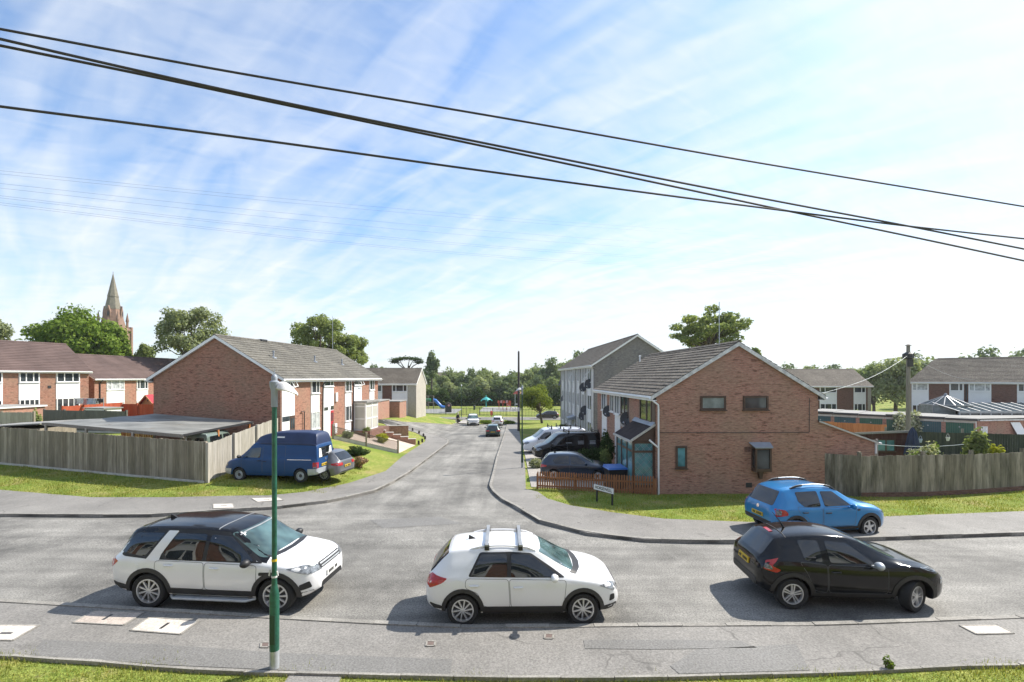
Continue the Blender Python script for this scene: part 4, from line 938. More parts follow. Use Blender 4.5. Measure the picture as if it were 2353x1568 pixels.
def wheel(E, x, y, R, wd, sg, style, rimR, steer=0.0, n=5, rim_mat='alloy'):
    mb = MB(); w = wd / 2
    mb.lathe([(rimR * 0.96, -w * 0.75), (rimR * 1.03, -w * 0.95), (R * 0.93, -w), (R * 0.985, -w * 0.8), (R, -w * 0.45), (R, w * 0.45), (R * 0.985, w * 0.8), (R * 0.93, w), (rimR * 1.03, w * 0.95), (rimR * 0.96, w * 0.75)], 36, 0, (0, 0, 0), 'y', False)
    t_ = mb.build('wheel', M['tyre'], E, smooth=True, ang=50, fixn=True); t_.location = (x, y, R); t_.rotation_euler = (0, random.uniform(0, 1.2), 0)
    r = MB(); f = sg * w * 0.80
    def ringz(r0, r1, y0, y1, mi=0): r.lathe([(r0, y0), (r1, y0), (r1, y1), (r0, y1), (r0, y0)], 36, mi, (0, 0, 0), 'y', False)
    ringz(rimR * 0.89, rimR * 1.0, f - sg * 0.10, f + sg * 0.012)
    r.lathe([(0.0, f - sg * 0.06), (rimR * 0.93, f - sg * 0.06), (rimR * 0.93, f - sg * 0.09), (0, f - sg * 0.09)], 36, 1, (0, 0, 0), 'y')
    r.lathe([(0.0, f + sg * 0.004), (rimR * 0.17, f + sg * 0.0), (rimR * 0.2, f - sg * 0.05)], 20, 0, (0, 0, 0), 'y')
    if style == 'steel':
        r.lathe([(rimR * 0.42, f - sg * 0.01), (rimR * 0.55, f + sg * 0.01), (rimR * 0.8, f - sg * 0.04), (rimR * 0.92, f - sg * 0.04)], 30, 0, (0, 0, 0), 'y', False)
        r.lathe([(0.0, f + sg * 0.012), (rimR * 0.40, f - sg * 0.0), (rimR * 0.42, f - sg * 0.05)], 20, 1, (0, 0, 0), 'y')
    else:
        for k in range(n):
            a = 2 * math.pi * k / n
            offs = ((-0.14, 0.062), (0.14, 0.062)) if style == 'split' else ((0.0, 0.14 if style == 'star' else 0.066),)
            for o_, hw in offs:
                ca, sa = math.cos(a), math.sin(a); tw = 0.18 if style == 'twist' else 0.0
                def P(rr, tt, yy): return (ca * rr - sa * tt, yy, sa * rr + ca * tt)
                r0, r1 = rimR * 0.14, rimR * 0.93; i0, i1 = o_ * rimR * 0.55, (o_ * 1.0 + tw) * rimR; h0 = hw * rimR * (1.25 if style == 'star' else 0.8); h1 = hw * rimR * (0.85 if style == 'star' else 1.15)
                q = [P(r0, i0 - h0, f - sg * 0.05), P(r1, i1 - h1, f - sg * 0.05), P(r1, i1 + h1, f - sg * 0.05), P(r0, i0 + h0, f - sg * 0.05), P(r0, i0 - h0, f + sg * 0.0), P(r1, i1 - h1, f - sg * 0.012), P(r1, i1 + h1, f - sg * 0.012), P(r0, i0 + h0, f + sg * 0.0)]
                r.hexa(q)
    r.build('rim', [M[rim_mat], M['rimdark']], t_, smooth=True, ang=30, fixn=True)
    if steer: t_.rotation_euler = (0, 0, steer)
    return t_

def car(d, name, label, cat, loc, yaw, mat, scale=1.0, group=None, detail=True, sx=None):
    E = thing(name, label, cat, loc, yaw, group); E.scale = (sx or scale, scale, scale)
    b = Body(d); R = d['R']; xr, xf = d['ax']; AR = d.get('arch', R + 0.055); wm = max(w for x, w in d['wid']); P_ = M[mat]
    b.make(P_, E, [(xr, R), (xf, R)], AR, wm, d.get('roofring'))
    for x in (xr, xf):
        for sg in (1, -1): wheel(E, x, sg * (wm - 0.125), R, 0.22, sg, d.get('rim', 'spoke'), d.get('rr', R * 0.68), d.get('steer', 0) if x == xf else 0, d.get('spokes', 5), d.get('rimmat', 'alloy'))
    trim = M['trim'] if d.get('clad') else P_
    if d.get('clad'):
        w_ = d['clad']
        for x in (xr, xf):
            a0, a1 = math.radians(-14), math.radians(194); n = 18
            poly = [(x + (AR + w_) * math.cos(a0 + (a1 - a0) * k / n), R + (AR + w_) * math.sin(a0 + (a1 - a0) * k / n)) for k in range(n + 1)] + [(x + (AR - 0.012) * math.cos(a1 + (a0 - a1) * k / n), R + (AR - 0.012) * math.sin(a1 + (a0 - a1) * k / n)) for k in range(n + 1)]
            b.both('wheel_arch_cladding', M['trim'], E, poly, off=0.014, thick=0.03, step=0.08)
        b.both('sill_cladding', M['trim'], E, [(xr + AR + w_ * 0.5, d['sill'][0]), (xf - AR - w_ * 0.5, d['sill'][0]), (xf - AR - w_ * 0.6, d['sill'][1]), (xr + AR + w_ * 0.6, d['sill'][1])], off=0.012)
    for key, nm, mt, kw in (('band', 'window_surround', 'cglass' if d.get('bandglass') else 'black', dict(off=0.004)), ('wins', 'side_window', 'cglass', dict(off=0.009)), ('bodypatch', 'pillar', mat, dict(off=0.010))):
        for poly in d.get(key, []):
            b.both(nm, M[mt], E, poly, rnd=0.05 if key != 'bodypatch' else 0.02, **kw)
    for i, poly in enumerate(d.get('doors', [])):                       # shut lines and handles
        q = densify([V(p) for p in rounded(poly, 0.07)], 0.1)
        for ax in ('y+', 'y-'):
            c = MB(); pts = []
            for p in q:
                h = b.hit(ax, p.x, p.y)
                if h[0] is not None: pts.append((h[0], h[1]))
            m = len(pts); vs = []
            for k, (p, nn) in enumerate(pts):
                tg = (pts[(k + 1) % m][0] - pts[k - 1][0]).normalized(); sd = tg.cross(nn).normalized() * 0.0045
                vs += [p + nn * 0.003 - sd, p + nn * 0.003 + sd]
            c.add(vs, [(2 * k, 2 * k + 1, (2 * k + 3) % (2 * m), (2 * k + 2) % (2 * m)) for k in range(m)])
            c.build('door_seam', M['seam'], E)
        if detail:
            hx, hz = d['handles'][i]
            for sg in (1, -1):
                p = b.hit('y+' if sg > 0 else 'y-', hx, hz)[0]
                if not p: continue
                h = MB(); h.tube([(hx - 0.10, p.y - sg * 0.005, hz), (hx - 0.07, p.y + sg * 0.03, hz + 0.004), (hx + 0.07, p.y + sg * 0.03, hz + 0.004), (hx + 0.10, p.y - sg * 0.005, hz)], 0.016, 6)
                h.build('door_handle', M[d.get('handlemat', mat)], E, smooth=True)
    for key, ax, nm, mt, off in (('ws', 'x+', 'windscreen', 'wscreen', 0.006), ('rw', 'x-', 'rear_window', 'cglass', 0.006), ('grille', 'x+', 'grille', 'black', 0.012), ('plate_f', 'x+', 'number_plate', 'plate_w', 0.03), ('plate_r', 'x-', 'number_plate', 'plate_y', 0.03), ('bump_r', 'x-', 'lower_bumper', 'trim', 0.010), ('bump_f', 'x+', 'lower_bumper', 'trim', 0.010), ('badge_r', 'x-', 'badge', 'chrome', 0.012), ('badge_f', 'x+', 'grille_bar', 'galv', 0.02), ('vent_f', 'x+', 'air_intake', 'black', 0.012)):
        for poly in d.get(key, []):
            c = MB(); b.lay(c, poly, ax, off=off, thick=0.03, step=0.07, rnd=0.0 if 'plate' in key else 0.05); ob = c.build(nm, M[mt], E, smooth=True, ang=40)
            if key in ('plate_f', 'plate_r') and detail:
                ys = [p[0] for p in poly]; zs = [p[1] for p in poly]; c = MB(); sg = 1 if ax == 'x+' else -1
                for k in range(7):
                    if k == 4: continue
                    y = min(ys) + (max(ys) - min(ys)) * (0.10 + 0.118 * k); z = (min(zs) + max(zs)) / 2
                    h = b.hit(ax, y, z)[0]
                    if h: c.box(h.x + sg * 0.031, h.x + sg * 0.037, y, y + 0.035, z - 0.032, z + 0.032)
                if c.v: c.build('plate_characters', M['black'], ob)
    for key, nm, mt in (('hl', 'headlight', 'headlight'), ('tl', 'tail_light', 'taillight'), ('vent', 'side_vent', 'black'), ('strip', 'body_strip', d.get('stripmat', 'chrome')), ('lower', 'lower_bumper', 'trim'), ('fuel', 'fuel_flap', mat), ('fog', 'fog_lamp', 'black'), ('tlw', 'tail_light_lens', 'headlight'), ('curtain', 'rear_curtain', 'plate_w')):
        for poly in d.get(key, []):
            for ax in ('y+', 'y-'):
                c = MB(); b.lay(c, poly, ax, off=0.008 if key != 'tlw' else 0.014, thick=0.03, step=0.06, rnd=0.03)
                if c.v: c.build(nm, M[mt], E, smooth=True, ang=40)
    for key, nm, mt, ax in (('hlf', 'headlight', 'headlight', 'x+'), ('tlr', 'tail_light', 'taillight', 'x-')):
        for poly in d.get(key, []):
            for sg in (1, -1):
                c = MB(); b.lay(c, [(p[0] * sg, p[1]) for p in poly][::sg], ax, off=0.009, thick=0.03, step=0.06, rnd=0.02)
                if c.v: c.build(nm, M[mt], E, smooth=True, ang=40)
    for poly in d.get('rooftop', []):
        c = MB(); b.lay(c, poly, 'z+', off=0.005, thick=0.02, step=0.12, rnd=0.10); c.build('roof', M[d.get('roofmat', 'p_black')], E, smooth=True, ang=40)
    for poly, mt, nm in d.get('topstrip', []):
        c = MB(); b.lay(c, poly, 'z+', off=0.012, thick=0.02, step=0.12); c.build(nm, M[mt], E, smooth=True)
    for poly in d.get('cowls', []):
        c = MB(); b.lay(c, poly, 'z+', off=0.006, thick=0.02, step=0.08, rnd=0.03); c.build('windscreen_cowl', M['black'], E, smooth=True, ang=40)
    if d.get('step'):
        for sg in (1, -1):
            c = MB(); yy = sg * (wm + 0.03); c.tube([(xr + AR + 0.02, sg * (wm - 0.1), 0.27), (xr + AR + 0.16, yy, 0.27), (xf - AR - 0.16, yy, 0.27), (xf - AR - 0.02, sg * (wm - 0.1), 0.27)], 0.03, 8); c.bar((xr + AR + 0.14, yy - sg * 0.07, 0.275), (xf - AR - 0.14, yy - sg * 0.07, 0.275), 0.13, 0.03); c.build('side_step', M['galv'], E, smooth=True)
    if 'mirror' in d:
        mx, mz, my = d['mirror']
        for sg in (1, -1):
            c = MB(); vs = []; fs = []; n = 10; rings = 7
            for i in range(rings):
                u = math.pi * i / (rings - 1)
                for k in range(n):
                    v = 2 * math.pi * k / n; vs.append((mx + 0.085 * math.sin(u) * math.cos(v) + 0.03 * math.sin(u), sg * (my + 0.10 - 0.12 * math.cos(u) * 1.0), mz + 0.085 * math.sin(u) * math.sin(v)))
            for i in range(rings - 1):
                for k in range(n): fs.append((i * n + k, i * n + (k + 1) % n, (i + 1) * n + (k + 1) % n, (i + 1) * n + k))
            c.add(vs, fs); c.bar((mx, sg * (my - 0.10), mz - 0.06), (mx, sg * (my + 0.05), mz - 0.04), 0.07, 0.035)
            c.build('door_mirror', M[d.get('mirrormat', mat)], E, smooth=True, ang=60, fixn=True)
    if 'rails' in d:
        x0, x1, y, zr, mt = d['rails']
        for sg in (1, -1):
            c = MB(); pts = []
            for k in range(9):
                u = k / 8; x = x0 + (x1 - x0) * u; p = b.hit('z+', x, sg * y)[0]; pts.append((x, sg * y, p.z + zr * (min(1, math.sin(math.pi * u) * 2.2)) + 0.0))
            c.tube(pts, 0.02, 8)
            c.build('roof_rail', M[mt], E, smooth=True)
            if d.get('railfeet'):
                for k in ((0, 1, 2), (6, 7, 8)): c = MB(); c.tube([V(pts[i]) - V((0, 0, 0.012)) for i in k], 0.034, 6); c.build('rail_foot', M['black'], E, smooth=True)
    if 'aerial' in d:
        x, y, typ = d['aerial']; p = b.hit('z+', x, y)[0]; c = MB()
        if typ == 'fin': c.prism([(x - 0.09, y - 0.018, p.z - 0.01), (x + 0.10, y - 0.018, p.z - 0.01), (x - 0.06, y - 0.018, p.z + 0.075), (x - 0.09, y - 0.018, p.z + 0.075)], (0, 0.036, 0))
        else: c.tube([p, p + V((-0.10, 0, 0.16)), p + V((-0.26, 0, 0.36))], [0.03, 0.012, 0.007], 6)
        c.build('aerial', M['black'], E, fixn=True)
    return E, b

# side profiles, x forward, metres -------------------------------------------------
SUV = dict(R=0.37, arch=0.435, ax=(-1.32, 1.42), rim='twist', spokes=10, rr=0.262, clad=0.075, sill=(0.30, 0.46),
    top=[(-2.30, 0.92), (-2.26, 1.06), (-2.14, 1.26), (-1.98, 1.52), (-1.86, 1.64), (-1.4, 1.70), (-0.6, 1.72), (0.1, 1.69), (0.42, 1.63), (0.85, 1.38), (1.24, 1.15), (1.6, 1.09), (1.95, 1.03), (2.18, 0.95), (2.27, 0.84), (2.30, 0.72)],
    belt=[(-2.30, 0.86), (-2.2, 1.04), (-1.5, 1.08), (0.9, 1.03), (1.3, 1.0), (1.8, 0.95), (2.15, 0.86), (2.30, 0.66)],
    bot=[(-2.30, 0.48), (-2.1, 0.38), (-1.6, 0.28), (1.7, 0.28), (2.1, 0.34), (2.30, 0.42)],
    wid=[(-2.30, 0.74), (-2.22, 0.86), (-2.0, 0.92), (-1.0, 0.945), (1.3, 0.945), (1.8, 0.92), (2.08, 0.83), (2.22, 0.70), (2.30, 0.56)],
    wtop=[(-2.30, 0.66), (-2.14, 0.66), (-1.9, 0.66), (-0.5, 0.69), (0.42, 0.66), (0.9, 0.72), (1.25, 0.76), (1.9, 0.72), (2.2, 0.58), (2.30, 0.46)],
    band=[[(1.14, 1.04), (0.86, 1.25), (0.40, 1.60), (-0.4, 1.66), (-1.5, 1.655), (-1.93, 1.60), (-2.02, 1.5), (-2.12, 1.22), (-1.95, 1.10), (-1.3, 1.06)]],
    wins=[[(0.95, 1.075), (0.36, 1.53), (-0.06, 1.56), (-0.06, 1.06)], [(-0.15, 1.06), (-0.15, 1.57), (-0.80, 1.575), (-1.02, 1.22), (-0.92, 1.075)], [(-1.42, 1.11), (-1.08, 1.57), (-1.78, 1.55), (-2.02, 1.18)]],
    bodypatch=[[(-1.38, 1.04), (-1.08, 1.04), (-1.06, 1.16), (-0.80, 1.62), (-1.02, 1.62)]],
    doors=[[(1.02, 0.44), (1.03, 1.0), (-0.08, 1.03), (-0.08, 0.46)], [(-0.10, 0.46), (-0.10, 1.03), (-1.16, 1.04), (-1.16, 0.82), (-0.95, 0.70), (-0.86, 0.47)]], handles=[(0.13, 0.92), (-0.86, 0.95)],
    ws=[[(-0.80, 1.12), (-0.4, 1.155), (0.4, 1.155), (0.80, 1.12), (0.65, 1.60), (-0.65, 1.60)]], rw=[[(-0.60, 1.14), (0.60, 1.14), (0.56, 1.54), (-0.56, 1.54)]],
    grille=[[(-0.46, 0.815), (0.46, 0.815), (0.48, 0.935), (-0.48, 0.935)]], badge_f=[[(-0.43, 0.835), (0.43, 0.835), (0.43, 0.86), (-0.43, 0.86)], [(-0.44, 0.89), (0.44, 0.89), (0.44, 0.915), (-0.44, 0.915)]], vent_f=[[(-0.50, 0.40), (0.50, 0.40), (0.46, 0.54), (-0.46, 0.54)]], plate_f=[[(-0.26, 0.60), (0.26, 0.60), (0.26, 0.71), (-0.26, 0.71)]], plate_r=[[(-0.26, 0.80), (0.26, 0.80), (0.26, 0.91), (-0.26, 0.91)]],
    hl=[[(1.66, 0.945), (2.16, 0.79), (2.22, 0.90), (2.02, 0.975)]], hlf=[[(0.42, 0.80), (0.74, 0.80), (0.76, 0.92), (0.5, 0.93)]], tl=[[(-2.24, 0.84), (-2.04, 1.0), (-2.24, 1.06), (-2.28, 1.0)]], tlr=[[(0.62, 0.86), (0.84, 0.86), (0.84, 1.02), (0.62, 1.02)]],
    vent=[[(1.08, 0.80), (1.38, 0.83), (1.42, 0.88), (1.08, 0.87)]], fog=[[(1.98, 0.48), (2.2, 0.52), (2.16, 0.66), (1.96, 0.60)]], lower=[[(1.9, 0.33), (2.22, 0.36), (2.22, 0.45), (1.9, 0.43)], [(-2.2, 0.38), (-1.86, 0.3), (-1.86, 0.50), (-2.2, 0.56)]], bump_r=[[(-0.7, 0.47), (0.7, 0.47), (0.7, 0.6), (-0.7, 0.6)]],
    rooftop=[[(-2.0, -0.74), (0.36, -0.78), (0.50, -0.5), (0.52, 0), (0.50, 0.5), (0.36, 0.78), (-2.0, 0.74), (-2.06, 0)]], roofmat='p_black', mirror=(0.86, 1.10, 0.98), mirrormat='black', aerial=(-1.45, 0.0, 'fin'), step=True, roofring=('p_black', -2.08, 0.50, 1.22), fuel=[[(-1.62 + 0.09 * math.cos(k * math.pi / 5), 0.88 + 0.09 * math.sin(k * math.pi / 5)) for k in range(10)]])
SUV['topstrip'] = [([(0.02, -0.74), (0.045, -0.74), (0.075, 0), (0.045, 0.74), (0.02, 0.74), (0.05, 0)], 'grey_metal', 'roof_seam'), ([(0.50, -0.64), (0.525, -0.64), (0.555, 0), (0.525, 0.64), (0.50, 0.64), (0.53, 0)], 'grey_metal', 'roof_seam'), ([(-1.64, -0.74), (-1.62, -0.74), (-1.60, 0), (-1.62, 0.74), (-1.64, 0.74), (-1.62, 0)], 'black', 'roof_seam')]
CROSS = dict(R=0.335, arch=0.395, ax=(-1.31, 1.28), rim='twist', spokes=10, rr=0.237, clad=0.07, sill=(0.27, 0.42),
    top=[(-2.117, 0.86), (-2.07, 1.0), (-1.95, 1.16), (-1.72, 1.40), (-1.58, 1.50), (-1.2, 1.55), (-0.5, 1.573), (0.0, 1.555), (0.30, 1.50), (0.75, 1.27), (1.16, 1.06), (1.5, 1.0), (1.8, 0.92), (2.02, 0.80), (2.09, 0.70), (2.117, 0.60)],
    belt=[(-2.117, 0.80), (-2.0, 0.96), (-1.4, 1.02), (-0.9, 1.02), (0.8, 0.97), (1.2, 0.94), (1.7, 0.86), (2.0, 0.74), (2.117, 0.54)],
    bot=[(-2.117, 0.44), (-1.9, 0.34), (-1.5, 0.24), (1.6, 0.24), (1.95, 0.30), (2.117, 0.36)],
    wid=[(-2.117, 0.68), (-2.05, 0.80), (-1.85, 0.88), (-1.0, 0.91), (1.1, 0.91), (1.6, 0.885), (1.9, 0.80), (2.04, 0.68), (2.117, 0.54)],
    wtop=[(-2.117, 0.60), (-1.95, 0.62), (-1.6, 0.60), (-0.5, 0.64), (0.3, 0.61), (0.8, 0.67), (1.15, 0.72), (1.7, 0.68), (2.0, 0.55), (2.117, 0.44)],
    band=[[(0.90, 0.995), (0.60, 1.18), (0.16, 1.44), (-0.3, 1.475), (-0.95, 1.465), (-1.20, 1.03)]],
    wins=[[(0.76, 1.02), (0.14, 1.41), (-0.27, 1.43), (-0.27, 1.015)], [(-0.36, 1.015), (-0.36, 1.435), (-0.92, 1.435), (-1.14, 1.04)]], bandglass=False,
    doors=[[(0.86, 0.40), (0.92, 0.95), (-0.31, 0.985), (-0.27, 0.40)], [(-0.29, 0.40), (-0.33, 0.985), (-1.24, 1.0), (-1.26, 0.82), (-0.98, 0.70), (-0.86, 0.42)]], handles=[(-0.12, 0.82), (-1.06, 0.86)],
    ws=[[(-0.66, 1.07), (0.66, 1.07), (0.57, 1.46), (-0.57, 1.46)]], rw=[[(-0.60, 1.05), (0.60, 1.05), (0.56, 1.44), (-0.56, 1.44)]],
    hl=[[(1.62, 0.83), (1.98, 0.68), (2.02, 0.78), (1.85, 0.86)]], hlf=[[(0.40, 0.66), (0.66, 0.66), (0.68, 0.76), (0.42, 0.75)]], tl=[[(-2.03, 0.80), (-1.74, 0.92), (-1.64, 1.0), (-1.98, 1.06), (-2.07, 0.98)]], tlr=[[(0.42, 0.86), (0.8, 0.84), (0.8, 1.0), (0.42, 0.98)]],
    grille=[[(-0.5, 0.64), (0.5, 0.64), (0.5, 0.74), (-0.5, 0.74)]], vent_f=[[(-0.5, 0.36), (0.5, 0.36), (0.46, 0.5), (-0.46, 0.5)]], plate_f=[[(-0.26, 0.52), (0.26, 0.52), (0.26, 0.63), (-0.26, 0.63)]], plate_r=[[(-0.26, 0.66), (0.26, 0.66), (0.26, 0.77), (-0.26, 0.77)]], bump_r=[[(-0.66, 0.43), (0.66, 0.43), (0.66, 0.56), (-0.66, 0.56)]],
    lower=[[(1.74, 0.30), (2.04, 0.33), (2.04, 0.42), (1.74, 0.40)], [(-2.02, 0.36), (-1.76, 0.28), (-1.76, 0.44), (-2.02, 0.50)]], fog=[[(1.86, 0.48), (1.99, 0.50), (1.98, 0.62), (1.88, 0.62)]], mirror=(0.62, 1.06, 0.94), aerial=(-1.15, 0.0, 'fin'), rails=(-1.15, 0.28, 0.57, 0.035, 'p_white'), fuel=[[(-1.52, 0.80), (-1.32, 0.80), (-1.32, 0.97), (-1.52, 0.97)]])
JUKE = dict(R=0.335, arch=0.40, ax=(-1.32, 1.21), rim='split', spokes=5, rr=0.225, clad=0.075, sill=(0.26, 0.38), steer=0.5,
    top=[(-2.07, 0.84), (-2.03, 0.98), (-1.92, 1.10), (-1.70, 1.34), (-1.56, 1.46), (-1.2, 1.52), (-0.6, 1.565), (-0.1, 1.53), (0.18, 1.46), (0.62, 1.24), (1.04, 1.05), (1.4, 1.0), (1.75, 0.90), (1.95, 0.78), (2.04, 0.66), (2.065, 0.56)],
    belt=[(-2.07, 0.78), (-1.95, 0.96), (-1.5, 1.06), (-1.1, 1.04), (-0.5, 0.99), (0.5, 0.95), (1.1, 0.98), (1.5, 0.93), (1.9, 0.74), (2.065, 0.50)],
    bot=[(-2.07, 0.44), (-1.85, 0.34), (-1.5, 0.24), (1.5, 0.24), (1.85, 0.28), (2.065, 0.34)],
    wid=[(-2.07, 0.64), (-2.0, 0.78), (-1.8, 0.86), (-1.3, 0.885), (-0.5, 0.865), (0.6, 0.865), (1.25, 0.885), (1.6, 0.86), (1.86, 0.74), (2.0, 0.6), (2.065, 0.5)],
    wtop=[(-2.07, 0.55), (-1.9, 0.58), (-1.56, 0.56), (-0.6, 0.60), (0.2, 0.57), (0.65, 0.63), (1.05, 0.66), (1.6, 0.60), (1.95, 0.5), (2.065, 0.42)],
    wins=[[(0.42, 1.0), (-0.08, 1.39), (-0.56, 1.44), (-0.52, 1.02)], [(-0.68, 1.03), (-0.70, 1.44), (-1.12, 1.43), (-1.06, 1.06)]],
    doors=[[(0.66, 0.38), (0.66, 0.93), (-0.58, 0.98), (-0.56, 0.38)], [(-0.58, 0.38), (-0.60, 0.98), (-1.18, 1.04), (-1.02, 0.80), (-0.86, 0.42)]], handles=[(-0.42, 0.83), (-0.92, 1.12)], handlemat='black',
    ws=[[(-0.60, 1.06), (0.60, 1.06), (0.53, 1.42), (-0.53, 1.42)]], rw=[[(-0.56, 1.08), (0.56, 1.08), (0.50, 1.42), (-0.50, 1.42)]],
    hl=[[(1.3, 0.965), (1.62, 0.93), (1.74, 0.86), (1.5, 0.90)], [(1.78, 0.60), (1.92, 0.60), (1.92, 0.72), (1.80, 0.72)]], tl=[[(-1.98, 0.86), (-1.70, 0.80), (-1.60, 0.86), (-1.80, 0.94), (-1.62, 1.10), (-1.90, 1.02)]], tlw=[[(-1.97, 0.88), (-1.78, 0.86), (-1.82, 0.94), (-1.92, 0.99)]],
    plate_r=[[(-0.26, 0.78), (0.26, 0.78), (0.26, 0.90), (-0.26, 0.90)]], bump_r=[[(-0.62, 0.43), (0.62, 0.43), (0.62, 0.60), (-0.62, 0.60)]], grille=[[(-0.4, 0.5), (0.4, 0.5), (0.4, 0.62), (-0.4, 0.62)]], plate_f=[[(-0.26, 0.42), (0.26, 0.42), (0.26, 0.49), (-0.26, 0.49)]],
    mirror=(0.36, 1.03, 0.90), mirrormat='galv', aerial=(-1.1, 0.0, 'whip'))
JUKE['topstrip'] = [([(-1.52, -0.16), (-1.44, -0.16), (-1.44, 0.16), (-1.52, 0.16)], 'taillight', 'brake_light'), ([(-1.33, -0.54), (-1.315, -0.54), (-1.295, 0), (-1.315, 0.54), (-1.33, 0.54), (-1.31, 0)], 'trim', 'roof_seam')]
STEP = dict(R=0.315, arch=0.375, ax=(-1.33, 1.26), rim='star', spokes=5, rr=0.215, clad=0.075, sill=(0.26, 0.38),
    top=[(-2.04, 0.82), (-2.0, 0.96), (-1.90, 1.08), (-1.72, 1.32), (-1.60, 1.45), (-1.2, 1.52), (-0.5, 1.54), (0.0, 1.51), (0.25, 1.45), (0.72, 1.20), (1.10, 1.02), (1.5, 0.96), (1.8, 0.86), (1.98, 0.72), (2.04, 0.58)],
    belt=[(-2.04, 0.76), (-1.9, 0.92), (-1.4, 0.97), (0.8, 0.94), (1.2, 0.92), (1.7, 0.82), (1.95, 0.66), (2.04, 0.50)],
    bot=[(-2.04, 0.42), (-1.85, 0.32), (-1.5, 0.24), (1.5, 0.24), (1.9, 0.28), (2.04, 0.34)],
    wid=[(-2.04, 0.66), (-1.97, 0.77), (-1.75, 0.84), (-1.0, 0.865), (1.1, 0.865), (1.6, 0.83), (1.88, 0.72), (1.98, 0.6), (2.04, 0.5)],
    wtop=[(-2.04, 0.58), (-1.88, 0.60), (-1.6, 0.58), (-0.5, 0.61), (0.25, 0.58), (0.75, 0.64), (1.1, 0.68), (1.7, 0.62), (1.95, 0.5), (2.04, 0.42)],
    wins=[[(0.62, 0.99), (0.10, 1.38), (-0.36, 1.40), (-0.32, 0.985)], [(-0.46, 0.985), (-0.48, 1.41), (-1.22, 1.39), (-1.20, 1.14), (-1.02, 0.99)]],
    doors=[[(0.72, 0.40), (0.76, 0.93), (-0.40, 0.955), (-0.38, 0.40)], [(-0.42, 0.40), (-0.42, 0.955), (-1.28, 1.0), (-1.2, 0.80), (-0.92, 0.66), (-0.86, 0.42)]], handles=[(-0.22, 0.80), (-1.02, 0.83)], handlemat='black',
    ws=[[(-0.62, 1.03), (0.62, 1.03), (0.54, 1.42), (-0.54, 1.42)]], rw=[[(-0.58, 1.0), (0.58, 1.0), (0.50, 1.40), (-0.50, 1.40)]],
    hl=[[(1.62, 0.82), (1.88, 0.68), (1.93, 0.76), (1.78, 0.85)]], tl=[[(-1.98, 0.72), (-1.62, 0.76), (-1.60, 0.82), (-1.70, 0.92), (-1.96, 0.94)]], tlw=[[(-1.96, 0.76), (-1.82, 0.77), (-1.82, 0.90), (-1.95, 0.91)]], plate_r=[[(-0.26, 0.60), (0.26, 0.60), (0.26, 0.71), (-0.26, 0.71)]], bump_r=[[(-0.66, 0.40), (0.66, 0.40), (0.66, 0.54), (-0.66, 0.54)]], badge_r=[[(-0.06, 0.82), (0.06, 0.82), (0.06, 0.92), (-0.06, 0.92)]],
    mirror=(0.52, 1.0, 0.90), mirrormat='p_blue', rails=(-1.30, 0.30, 0.53, 0.07, 'galv'), railfeet=True, vent=[[(0.80, 0.83), (0.90, 0.84), (0.90, 0.89), (0.80, 0.88)]], fuel=[[(-1.62, 0.74), (-1.44, 0.74), (-1.44, 0.90), (-1.62, 0.90)]], grille=[[(-0.4, 0.5), (0.4, 0.5), (0.4, 0.6), (-0.4, 0.6)]])
